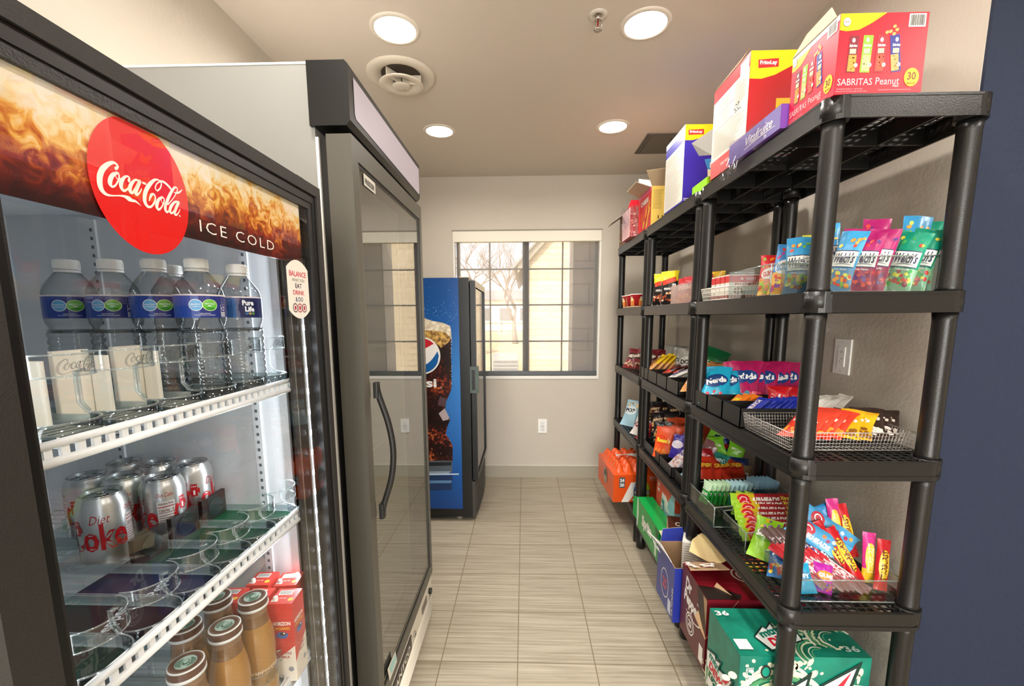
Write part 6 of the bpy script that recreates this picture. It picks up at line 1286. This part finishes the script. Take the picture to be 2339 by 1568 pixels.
# mixed near bin
put(d_pouch('#2a9fc8', 'TAFFY', '#e8f4f8', '#1c78a8')(152, .065, .075), 'sweets_pouch', 'turquoise twisted sweets pouch at the front of the near bin', 'sweets pouch', (.752, 1.072, Z4+.004), -20, 30, -14)
put(d_pouch('#b02aa0', 'GUMS', '#f4e8f4', '#e88a2a', ['#e84a3a', '#5a3ac0'])(153, .050, .075), 'sweets_pouch', 'purple and orange sweets pouch at the front of the near bin', 'sweets pouch', (.800, 1.075, Z4+.006), -5, 30, 14)
def ab(seed, w=.165, h=.062, th=.022):
    def p(F, w, h, r):
        F.ell(-w*.24, h*.62, h*.34, h*.30, C('#b8203a'), .0004, rot=10); F.ell(-w*.24, h*.64, h*.20, h*.18, WH, .0008, r0=.72, a1=250); F.txt('AIRHEADS', -w*.02, h*.36, 1, WH, .0010, width=w*.52, height=h*.24, bold=.06)
        for k, c in enumerate(('#e87a3a', '#8a2a6a', '#f0f0f4', '#b82a4a', '#e8a04a')): F.ell(w*(.05+.085*k), h*(.72-.1*(k % 2)), h*.09, h*.09, C(c), .0007)
    return bag('x', w, h, th, [(1, C('#4a9fd0'))], None, p, seed, 16, 8, .02)
put(ab(154), 'sweets_pouch', 'light blue chewy sweets pouch with a red badge, slanting beside the near post', 'sweets pouch', (.825, 1.165, Z4+.085), -14, 24, 32); put(ab(155), 'sweets_pouch', 'light blue chewy sweets pouch with a red badge, higher and farther right', 'sweets pouch', (.872, 1.20, Z4+.098), -14, 24, 36)
put(d_pouch('#2f8ac8', 'X', '#4aa0d8', None)(156, .05, .06, .018), 'sweets_pouch', 'plain blue pouch end sticking up behind the light blue pouches', 'sweets pouch', (.885, 1.235, Z4+.150), -14, 20, 60)
stick = d_bar('#c9c0c4', 'ROLL', '#a01c30', None, [(.25, C('#7a4a4a')), (.7, C('#d8d0d4')), (1, C('#b8202c'))], .012)
row(stick, 'candy_stick', 'candy stick', 'striped candy sticks in the near bin', [('striped red and silver candy stick lying slanted in the near bin, %s from the left' % ORD[i], (.800+.017*i, 1.064+.004*(i % 3), Z4+.030-.002*i), -16, 40, -54) for i in range(8)], 156, w=.022, h=.15)
row(d_bar('#2a2228', 'TART', '#b8a8b0', None, [(.6, C('#3a2c2c')), (1, C('#5a4440'))], .012), 'candy_stick', 'candy stick', 'brown candy sticks in the near bin', [('dark brown candy stick at the left of the near bin, %s from the left' % ORD[i], (.765+.019*i, 1.12, Z4+.045), -20, 42, -40) for i in range(7)], 159, w=.024, h=.13)
row(d_bar('#2a3a80', 'TART', '#e8e8f0', None, [(.6, C('#30303a')), (1, C('#2f3f90'))], .012), 'candy_stick', 'candy stick', 'dark blue candy sticks in the near bin', [('dark blue candy stick in the middle of the near bin, %s from the left' % ORD[i], (.845+.018*i, 1.098, Z4+.034), -20, 44, -42) for i in range(3)], 162, w=.022, h=.13)
sb_r = d_bar('#d8281c', 'STARBURST', '#6a2a10', '#f0c42a', [(.3, C('#d21f24')), (1, C('#c41a26'))], .022); sb_p = d_bar('#d83a8a', 'STARBURST', '#f4e8a0', '#f0c42a', [(.3, C('#e8c02a')), (1, C('#d4348a'))], .022)
GS = 'long fruit chew sticks at the near end'
for i, (fn, x, y, z, rz, ln, ro, lb) in enumerate([(sb_r, .962, 1.085, .008, -8, 16, 8, 'red and yellow fruit chew stick, nearest the rear post'), (sb_p, .948, 1.115, .012, -8, 14, 6, 'pink-ended fruit chew stick behind the nearest red one'), (sb_r, .922, 1.105, .016, -8, 30, -20, 'red fruit chew stick leaning left across the bin'),
        (sb_r, .902, 1.12, .030, -8, 30, -24, 'red fruit chew stick just left of the leaning one'), (sb_p, .885, 1.14, .050, -10, 34, -40, 'bright pink fruit chew stick slanting down to the right'), (sb_p, .925, 1.19, .060, -8, 16, -6, 'pink twist-topped fruit chew stick standing at the back'), (sb_r, .952, 1.175, .050, -8, 18, -8, 'dark red twist-topped fruit chew stick standing at the back')]):
    put(fn(165+i, .034, .150 if i > 1 else .135), 'fruit_chew_stick', lb, 'candy stick', (x, y, Z4+z), rz, ln, ro, GS)
# middle unit, fourth tier
bin_('black_tray', 'black tray at the near end of the middle unit, fourth tier', 'tray', .690, 1.765, Z4, .972, 1.90, .050, TRB, None, .003, 'black trays on the fourth tier')
bin_('black_tray', 'black tray under the orange snack bags, fourth tier of the middle unit', 'tray', .680, 1.905, Z4, .972, 2.08, .052, TRB, None, .003, 'black trays on the fourth tier')
bin_('black_tray', 'black tray farthest along the fourth tier of the middle unit', 'tray', .680, 2.085, Z4, .972, 2.38, .055, TRB, None, .003, 'black trays on the fourth tier')
reese = d_pouch('#e8582a', "Reese's", '#f4d83a', '#e8481c', ['#f08a3a'], 0, (.05, .3), .022)
laid(reese, 'candy_pouch', 'candy pouch', 'orange candy pouches in the far tray', 'orange candy pouch standing in the far tray, %s from the aisle', .705, 2.13, .046, .004, 6, Z4+.02, -35, 14, .095, .16, 170)
laid(reese, 'candy_pouch', 'candy pouch', 'second row of orange candy pouches', 'orange candy pouch in the back row of the far tray, %s from the left', .80, 2.25, .045, .004, 4, Z4+.03, -35, 20, .095, .17, 173)
laid(d_pouch('#d43a24', 'REESE', '#f4c83a', '#a82818', [], 14), 'candy_pouch', 'candy pouch', 'red-orange flat pouches', 'red-orange flat pouch with dark lettering in the near tray, %s from the left', .775, 1.80, .045, .0, 4, Z4+.02, -25, 55, .10, .15, 176)
put(d_pouch('#3fa89a', 'MINT', '#e8f4f0', '#2a8a80')(179, .07, .12), 'candy_pouch', 'teal pouch lying between the red-orange ones', 'candy pouch', (.86, 1.845, Z4+.04), -25, 50, 10)
white_p = d_pouch('#d8d0d8', 'BARS', '#5a3a90', '#efe4e4', ['#d8a08a', '#e8c8c0', '#c87a6a'], 0, (.05, .5), .02)
laid(white_p, 'snack_bar', 'snack bar', 'pale snack bars', 'pale pink and white snack bar below the orange pouches, %s from the aisle', .700, 1.965, .024, -.002, 7, Z4+.03, -62, 50, .07, .15, 180)
laid(d_pouch('#3a2a9a', 'WAFER', '#e8e0f8', '#e8e0f0'), 'snack_bar', 'snack bar', 'purple snack bars', 'violet snack bar at the back of the pale ones, %s from the aisle', .735, 2.02, .045, .0, 2, Z4+.055, -45, 20, .07, .12, 183)
put(d_bar('#8fd8e8', 'ICE', '#2a6a8a', None, [(1, C('#9adfea'))], .018)(185), 'candy_bar', 'pale turquoise bar at the aisle end of the near tray, middle unit', 'candy bar', (.70, 1.835, Z4+.03), -60, 70, 0)
laid(d_bar('#e8b84a', 'NUT', '#4a2a10', None, [(.5, C('#2a3a4a')), (1, C('#e8c060'))], .018), 'candy_bar', 'candy bar', 'yellow and dark bars', 'yellow and dark bar next to the pale turquoise one, %s from the aisle', .727, 1.84, .025, 0, 3, Z4+.028, -60, 62, .04, .11, 186)
lolly = [('#7cc424', 'lime green'), ('#1c2f7a', 'navy blue'), ('#b81f2a', 'dark red'), ('#7cc424', 'lime green'), ('#16264f', 'dark navy'), ('#8a5a5a', 'dusty pink'), ('#7cc424', 'lime green'), ('#182a5a', 'deep blue'), ('#a82028', 'crimson'), ('#9a8060', 'tan')]
pos = [(.905, 1.99, .150, 'topmost of the heap'), (.93, 1.955, .125, 'just below the topmost lime one'), (.915, 1.905, .085, 'in the middle of the heap'), (.90, 1.925, .105, 'left of the dark red one'), (.955, 1.88, .060, 'at the right side of the heap'), (.855, 1.945, .085, 'at the left side of the heap'), (.955, 1.895, .092, 'small one at the right'), (.960, 1.85, .030, 'lowest at the right'), (.84, 1.90, .060, 'behind the lettered flat pouches'), (.955, 1.81, .018, 'beside the rear post')]
random.seed(21)
for (c, nm), (x, y, z, where) in zip(lolly, pos): put(d_pouch(c, 'O', '#f0f0e8', c, [], rnd(-30, 30))(random.randint(0, 999), .075, .085, .02), 'candy_pouch', '%s sachet on the middle unit, %s' % (nm, where), 'sachet', (x, y, Z4+z), rnd(-50, -10), rnd(10, 40), rnd(-20, 20), 'heap of sachets on the fourth tier')
# jerky heap: dark pouches
random.seed(31); jer = []
for i in range(18):
    j = i % 6; L = i//6; jer.append(('black jerky pouch in the heap behind the orange pouches, row %s, %s along' % (['low', 'middle', 'top'][L], ORD[j]), (.76+.034*j+rnd(-.008, .008), 2.30-.008*j+.045*L+rnd(-.01, .01), Z4+.055+.048*L), -38+rnd(-12, 12), 20+rnd(-8, 8), rnd(-14, 14)))
row(d_pouch('#1f1a1a', 'JERKY', '#e8c890', '#3a1414', ['#d8a060', '#e8c08a', '#b8402a'], 0, (.10, .45), .024), 'jerky_pouch', 'jerky pouch', 'black jerky pouches heaped on the fourth tier', jer, 190, w=.085, h=.115)
# far unit, fourth tier
laid(d_pouch('#a8d0e0', 'POP', '#1c2a3a', '#e8f0f4', ['#e8c88a', '#2a2a30', '#d8e8f0'], 0, (.5, .95)), 'snack_bag', 'snack bag', 'pale blue snack bags at the far end', 'pale blue and white snack bag on the far unit, %s from the aisle', .70, 2.86, .045, -.02, 4, Z4+.002, -48, 34, .115, .19, 200)
put(d_pouch('#e4dcd8', 'RED', '#f4ece8', '#8a1c28')(205, .10, .12), 'snack_bag', 'white snack bag with a dark red badge on the far unit', 'snack bag', (.705, 2.62, Z4+.002), -45, 36, 6); put(d_pouch('#b8202a', 'HOT', '#f4ece8', '#d8d0c8')(206, .09, .11), 'snack_bag', 'white and red snack bag beside the far front posts', 'snack bag', (.72, 2.53, Z4+.002), -45, 30, -5)
# ================================ bottom tier: cases of drinks
def G(c, r=.4): return mat(c, r)
# green citrus soda case (nearest)
TEAL = noisemat('#0b6f5e', '#178a74', 14, .35); t, mb, F, w, d, h = carton('soda_case', 'large teal green soda case, nearest on the bottom tier', 'drinks case', .592, 1.066, Z5, .944, 1.258, Z5+.252, dict(front=TEAL, left=TEAL, top=noisemat('#0b6a56', '#188a72', 14, .35)))
CRM = G('#e9e6c8'); 
def waves(f, W, H, seed, n=3):
    r = random.Random(seed)
    for k in range(n):
        cu, cv, R = W*r.uniform(.15, .9), H*r.uniform(.0, .35), min(W, H)*r.uniform(.25, .45)
        for q in range(6): f.ell(cu, cv, R*(1-.13*q), R*(1-.13*q), G(['#e4e8cc', '#4f9a6a', '#cfe0b0', '#2a6a50', '#dfe6c6', '#6fae80'][q]), .0008+q*.0001+k*.0008, a0=20+10*q, a1=200, r0=.90, n=20)
        for q in range(18): a = radians(20+180*r.random()); rr = R*r.uniform(.95, 1.35); f.ell(cu+rr*cos(a), cv+rr*sin(a), R*.05*r.uniform(.5, 1.4), R*.08*r.uniform(.5, 1.4), CRM, .0012, rot=math.degrees(a)-90, n=9)
f = F['front']; waves(f, w, h, 3, 5); waves(f, w, h*1.6, 8, 3)
def dew(f, cu, cv, W, e=.0035, rot=10):
    k = W
    def T(pts): 
        a = radians(rot); return [(cu+(x*cos(a)-y*sin(a))*k, cv+(x*sin(a)+y*cos(a))*k) for x, y in pts]
    dk = G('#12342e'); f.poly(T([(-.50, -.30), (.30, -.30), (.62, .34), (.05, .10), (.14, .32), (-.10, .20), (-.12, .28), (-.52, .10)]), dk, e); f.poly(T([(-.47, -.27), (.28, -.27), (.55, .28), (.0, .06), (.08, .25), (-.12, .16), (-.14, .23), (-.49, .08)]), G('#e6ece8'), e+.0004)
    f.txt('mtn', *T([(-.16, .085)])[0], 1, G('#137a66'), e+.0008, width=.44*k, height=.17*k, rot=rot, bold=.05, shear=.15); f.txt('DEW', *T([(-.06, -.13)])[0], 1, G('#c8182c'), e+.0008, width=.62*k, height=.20*k, rot=rot, bold=.06, shear=.25); f.poly(T([(.18, -.02), (.50, .25), (.36, .04)]), G('#d02a3c'), e+.0010)
dew(f, w*.50, h*.45, w*.80, rot=12)
f.txt('REFRESH YOUR', w*.055, h*.62, 1, WH, .003, width=h*.50, height=.006, rot=90); f.txt('RECYCLE', w*.085, h*.62, 1, WH, .003, width=h*.50, height=.013, rot=90, bold=.04); f.ell(w*.20, h*.82, .014, .020, INK, .003); f.ell(w*.20, h*.82, .010, .014, G('#1d9c82'), .0034); f.txt('TACO', w*.20, h*.73, 1, INK, .003, width=.022, height=.006)
for x, y in ((.30, .86), (.34, .78), (.27, .70)): f.ell(w*x, h*y, .010, .010, WH, .003, r0=.75)
f = F['left']; waves(f, d, h, 7, 3); dew(f, d*.42, h*.40, d*.78, rot=0)
f.rect(d*.1, h*.02, d*.3, h*.14, WH, .0035)
f = F['top']; waves(f, w, d, 12, 3); f.txt('36', w*.90, d*.14, 1, G('#b9d6cc'), .0036, width=.040, height=.022, bold=.03); f.rect(w*.02, d*.10, w*.13, d*.30, G('#d9e6e0'), .0036); f.txt('36', w*.07, d*.86, 1, WH, .0036, width=.04, height=.022, bold=.03)
dew(f, w*.42, d*.42, w*.42, rot=20)
mb.build('case_body', t, world=False)
# maroon pepper soda case, torn open
MAR = G('#6c1220', .3); t, mb, F, w, d, h = carton('soda_case', 'dark maroon soda case torn open at its aisle corner, behind the teal case', 'drinks case', .596, 1.285, Z5, .944, 1.500, Z5+.262, dict(front=MAR, left=G('#5f2228'), top=G('#7a1020', .3)))
f = F['left']; f.txt('Dr', d*.30, h*.80, 1, WH, .001, width=.055, height=.050, bold=.05, shear=.1); f.txt('Pepper', d*.44, h*.58, 1, WH, .001, width=d*.62, height=.058, bold=.05, shear=.1, rot=0); f.ell(d*.45, h*.58, d*.42, h*.19, WH, .0008, r0=.93, a0=-120, a1=60)
f.ell(d*.42, h*.30, .036, .040, WH, .001, r0=.88); f.ell(d*.42, h*.30, .026, .030, WH, .001, r0=.86); f.txt('23', d*.42, h*.30, 1, WH, .001, width=.026, height=.026, bold=.05); f.rect(d*.80, h*.05, d*.94, h*.28, WH, .001); f.poly([(d*.62, h), (d, h), (d, h*.55), (d*.78, h*.50)], G('#2a1a14'), .0012); f.poly([(d*.86, h*.98), (d, h*.98), (d, h*.62)], KRAFT, .0014)
f = F['top']; 
for cu, cv, R in ((w*.55, d*.62, .052), (w*.72, d*.28, .045)):
    f.ell(cu, cv, R, R*.9, WH, .001, r0=.88, a0=40, a1=330); f.ell(cu, cv, R*.7, R*.62, WH, .001, r0=.85)
f.rect(w*.50, d*.58, w*.60, d*.66, WH, .0014); f.poly([(0, d*.34), (0, 0), (w*.30, 0), (w*.34, d*.10), (w*.24, d*.22), (w*.10, d*.30)], G('#1c120e'), .0014)
mb.build('case_body', t, world=False)
o = flap(t, [(-w/2+.005, d/2-.01, h+.004), (-w/2+.13, d/2-.02, h+.006), (-w/2+.105, -.03, h+.055), (-w/2-.025, -.02, h+.045)], G('#8a2434', .35), KRAFT, 'torn_flap')
mb = MB(); Fq = plane(mb, (-w/2+.0, d/2-.045, h+.014), (.22, -.95, .33), (.85, .1, .10)); Fq.txt('Dr', .055, .045, 1, WH, .006, width=.045, height=.05, bold=.05, rot=-6); Fq.txt('Pepper', .04, -.01, 1, WH, .012, width=.08, height=.03, bold=.05); mb.build('flap_lettering', t, world=False)
flap(t, [(-w/2+.10, -d/2, h*.98), (-w/2, -d/2, h*.45), (-w/2-.012, -d/2+.06, h*.60), (-w/2+.06, -d/2+.07, h*1.05)], KRAFT2, KRAFT, 'torn_edge')
# blue cola case
CB = G('#23349a', .35); t, mb, F, w, d, h = carton('soda_case', 'royal blue cola case with torn lettered flaps, behind the maroon case', 'drinks case', .572, 1.515, Z5, .745, 1.715, Z5+.225, dict(front=CB, left=G('#3a4490', .35), top=CB), open_top=True)
f = F['left']; f.ell(d*.50, h*.45, .045, .060, WH, .001, r0=.93); f.txt('25', d*.50, h*.45, 1, G('#c8505a'), .001, width=.045, height=.045, bold=.03); f.rect(d*.72, h*.05, d*.88, h*.30, G('#cfd6ea'), .001); f.txt('12 CANS', d*.94, h*.35, 1, WH, .001, width=h*.5, height=.010, rot=90)
mb.build('case_body', t, world=False)
flap(t, [(-w/2, d/2, h), (-w/2, -d/2+.04, h), (-w/2-.035, -d/2+.06, h+.06), (-w/2-.055, d/2-.02, h+.055)], CB, G('#e6e4de'), 'torn_flap'); flap(t, [(-w/2+.01, d/2, h), (w/2-.02, d/2, h), (w/2-.05, d/2+.01, h+.06), (-w/2+.02, d/2+.01, h+.05)], CB, G('#e6e4de'), 'torn_flap')
mb = MB(); Fq = plane(mb, (-w/2-.003, d/2-.01, h+.006), (-.16, -.97, .1), (-.62, .05, .78)); Fq.txt('EPSI', .075, .034, 1, WH, .004, width=.125, height=.040, bold=.05); mb.build('flap_lettering', t, world=False)
# root beer boxes and orange soda box heaped behind
BR = G('#4a2418', .35); t, mb, F, w, d, h = carton('soda_box', 'cream and brown root beer box lying tilted on top of the heap', 'drinks box', .640, 1.705, Z5+.125, .880, 1.86, Z5+.255, dict(front=G('#e9dccb'), left=G('#ecd9c4'), top=BR), rz=-16)
f = F['left']; f.ell(d*.34, h*.52, d*.28, h*.40, G('#e87a4a'), .001); f.ell(d*.30, h*.5, d*.18, h*.25, G('#f4dcc8'), .0014); f.txt('MUG', d*.64, h*.55, 1, G('#f0b02a'), .0022, width=h*.68, height=d*.30, rot=-75, bold=.07); f.ell(d*.62, h*.52, d*.20, h*.42, G('#b83a1c'), .0016, r0=.9)
f = F['front']; f.txt('ROOT BEER', w*.5, h*.6, 1, BR, .001, width=w*.6, height=h*.25, bold=.04); F['top'].txt('CREAM', w*.3, d*.5, 1, G('#e9dccb'), .001, width=w*.35, height=d*.25, bold=.04); mb.build('box_body', t, world=False)
t, mb, F, w, d, h = carton('soda_box', 'white drinks box with an orange stripe and a dark brown edge, in the heap', 'drinks box', .655, 1.60, Z5+.150, .850, 1.69, Z5+.262, dict(front=G('#e9e4da'), left=G('#e6dccf'), top=G('#e9e4da')), rz=-24)
f = F['left']; f.rect(d*.62, 0, d*.80, h, G('#e89a1c'), .001); f.rect(d*.80, 0, d, h, G('#3a1c12'), .001); f.txt('CREAM', d*.32, h*.5, 1, BR, .0012, width=h*.8, height=d*.22, rot=-70, bold=.05); lines(F['front'], w*.05, h*.1, w*.9, h*.9, 9, G('#8f8578'), .001, .25); mb.build('box_body', t, world=False)
t, mb, F, w, d, h = carton('soda_box', 'brown root beer box at the bottom of the heap', 'drinks box', .752, 1.53, Z5, .940, 1.70, Z5+.148, dict(front=BR, left=G('#5a2c1c'), top=BR)); F['left'].txt('BEER', d*.5, h*.5, 1, G('#e9dccb'), .001, width=d*.6, height=h*.3, bold=.04); mb.build('box_body', t, world=False)
t, mb, F, w, d, h = carton('soda_box', 'small orange and red box with yellow lettering above the maroon case', 'drinks box', .770, 1.42, Z5+.265, .930, 1.50, Z5+.325, dict(front=G('#c8361c'), left=G('#d8481c'), top=G('#a82a18')), rz=-12)
F['front'].poly([(0, 0), (w*.5, 0), (w*.3, h), (0, h)], G('#8a1c14'), .001); F['front'].txt('MAX', w*.38, h*.5, 1, G('#f4c82a'), .0016, width=w*.5, height=h*.55, bold=.06, shear=.2); F['left'].txt('MAX', d*.5, h*.5, 1, G('#f4c82a'), .0016, width=d*.5, height=h*.5, bold=.06, shear=.2); mb.build('box_body', t, world=False)
mb = MB(); P = G('#e2c78c', .6); pts = [(-.06, 0), (.05, -.01), (.075, .03), (.07, .075), (.05, .085), (.035, .078), (.02, .09), (.005, .082), (-.01, .094), (-.03, .086), (-.05, .092), (-.07, .05)]
M = Matrix.Translation((.685, 1.53, Z5+.260)) @ Matrix.Rotation(radians(-50), 4, 'Z') @ Matrix.Rotation(radians(38), 4, 'X'); mb.prism(pts, -.001, .001, P, M=M); tag(mb.build('torn_card'), 'torn tan cardboard piece with a jagged edge on the heap of boxes', 'cardboard')
# green lemon-lime soda box
SG = G('#129a45', .3); t, mb, F, w, d, h = carton('soda_box', 'bright green lemon-lime soda box along the edge of the bottom tier', 'drinks box', .640, 1.92, Z5, .725, 2.300, Z5+.165, dict(front=SG, left=SG, top=G('#1aa84e', .3)))
f = F['left']; f.txt('Sprite', d*.50, h*.48, 1, WH, .001, width=d*.46, height=h*.50, bold=.06, shear=.1, rot=4); f.poly([(0, 0), (0, h), (d*.06, h), (d*.10, h*.5), (d*.05, 0)][::-1], G('#d8e8dc'), .0008); f.rect(d*.86, h*.08, d*.94, h*.38, G('#cfe8d4'), .001); f.poly([(d*.86, h*.95), (d*.99, h*.95), (d*.99, h*.4), (d*.93, h*.5)], G('#0b5f30'), .0012); lines(f, d*.70, h*.15, d*.84, h*.3, 4, G('#9fd8b0'), .001, .3); mb.build('box_body', t, world=False)
flap(t, [(w/2, -d/2, h), (-w/2, -d/2, h), (-w/2+.01, -d/2-.05, h-.03), (w/2-.01, -d/2-.05, h-.03)], G('#d9cfa8'), SG); flap(t, [(-w/2, d/2, h), (-w/2, d/2, h*.2), (-w/2-.012, d/2+.035, h*.3), (-w/2-.012, d/2+.035, h*.95)], G('#dfe6dc'), SG)
# sports drink carton (pale blue with orange top) and the orange shrink pack
t, mb, F, w, d, h = carton('drinks_carton', 'pale blue and orange sports drink carton behind the green soda box', 'drinks carton', .735, 1.99, Z5, .930, 2.27, Z5+.31, dict(front=noisemat('#8fc4d8', '#a8d4e4', 20, .4), left=noisemat('#8fc4d8', '#a8d4e4', 20, .4), top=G('#d84a24')))
f = F['left']; f.poly([(0, 0), (0, h), (d*.9, h), (d*.62, h*.70), (d*.3, h*.60), (d*.12, 0)][::-1], G('#d8563a', .35), .0008); f.rect(d*.30, h*.22, d*.50, h*.80, G('#e0e6e6'), .0012, rot=-8); f.txt('G', d*.36, h*.55, 1, WH, .003, width=.035, height=.04, bold=.05); f.rect(d*.33, h*.35, d*.47, h*.70, G('#4f8f96'), .0020, rot=-8); f.txt('24', d*.14, h*.88, 1, WH, .0018, width=.035, height=.022, bold=.05); f.txt('20', d*.14, h*.78, 1, WH, .0018, width=.035, height=.022, bold=.05); f.poly([(d*.5, h*.82), (d*.7, h*.74), (d*.66, h*.64), (d*.8, h*.6), (d*.6, h*.56), (d*.5, h*.66)][::-1], WH, .0014)
f = F['front']; f.poly([(0, h*.70), (w, h*.62), (w, h), (0, h)], G('#d8563a', .35), .0008)
for k in range(2): f.stroke([(w*.1, h*(.62-.04*k), .004), (w*.5, h*(.52-.04*k), .004), (w*.95, h*(.44-.04*k), .004)], G('#2a4a5a'), .0012)
mb.build('carton_body', t, world=False)
t = thing('bottle_pack', 'orange shrink-wrapped pack of sports drink bottles at the far end of the bottom tier', 'bottle pack', (.72, 2.81, Z5), (0, 0, radians(3))); OR = C('#e4551c', .25, .25); w, d, h = .33, .42, .19; mb = MB()
nb = 5
def topz(u, v):   # bulging film over the bottle tops
    a = abs(sin(pi*(u*5))); b = abs(sin(pi*(v*6))); e = min(1, min(u, 1-u)*9)*min(1, min(v, 1-v)*9); return h+.045*(a*b)**.5*e+.012*e
mb.grid(lambda a, b: Vector((-w/2+.012+a*(w-.024), -d/2+.012+b*(d-.024), topz(a, b))), 40, 44, OR, True)
mb.box(-w/2, -d/2, 0, w/2, d/2, h-.01, OR)
vs = [(-w/2, -d/2, h-.01), (w/2, -d/2, h-.01), (w/2, d/2, h-.01), (-w/2, d/2, h-.01), (-w/2+.012, -d/2+.012, h), (w/2-.012, -d/2+.012, h), (w/2-.012, d/2-.012, h), (-w/2+.012, d/2-.012, h)]; mb.add(vs, [(0, 1, 5, 4), (1, 2, 6, 5), (2, 3, 7, 6), (3, 0, 4, 7)], OR, True)
F = box_faces(mb, w, d, h); f = F['front']; f.poly([(w*.16, 0), (w*.34, h*.68), (w*.60, h*.72), (w*.30, 0)], WH, .001)
for u, c in ((.44, '#2a78c0'), (.66, '#b8c82a')):
    f.rect(w*u-.014, h*.12, w*u+.014, h*.52, G(c), .0016); f.rect(w*u-.008, h*.52, w*u+.008, h*.64, G(c), .0016); f.rect(w*u-.015, h*.24, w*u+.015, h*.42, G('#1f4f7a' if u < .5 else '#5a6a20'), .0020); f.txt('G', w*u, h*.33, 1, WH, .0025, width=.020, height=.026, bold=.05); f.rect(w*u-.025, h*.06, w*u+.025, h*.11, G('#9fc4dc'), .0016)
f.rect(w*.11, h*.50, w*.22, h*.86, G('#4a5560'), .0012); f.txt('24', w*.165, h*.76, 1, WH, .0018, width=.028, height=.022, bold=.05); f.txt('20', w*.165, h*.60, 1, WH, .0018, width=.028, height=.022, bold=.05); f.txt('GATORADE', w*.83, h*.84, 1, G('#f0c8b8'), .0018, width=.09, height=.014, bold=.04); f.txt('THIRST QUENCHER', w*.83, h*.76, 1, G('#f0c8b8'), .0018, width=.09, height=.006)
mb.build('shrink_film', t, world=False)
mb = MB(); f = box_faces(mb, w, d, h)['left']; f.ell(d*.52, h*.55, .045, .055, G('#3a4248'), .002); f.ell(d*.52, h*.55, .045, .055, G('#c9b9a8'), .0024, r0=.82); f.ell(d*.52, h*.45, .030, .020, G('#b8a48c'), .0028); mb.build('end_window', t, world=False)['label'] = 'round opening in the film showing dark bottles'
mb = MB(); mb.grid(lambda a, b: Vector((-.11+a*.22, -.06+b*.045+.01*sin(5*a), h+.062+.006*sin(7*a+3*b))), 16, 4, G('#cfc4bc', .3), True); mb.build('carry_strap', t, world=False)
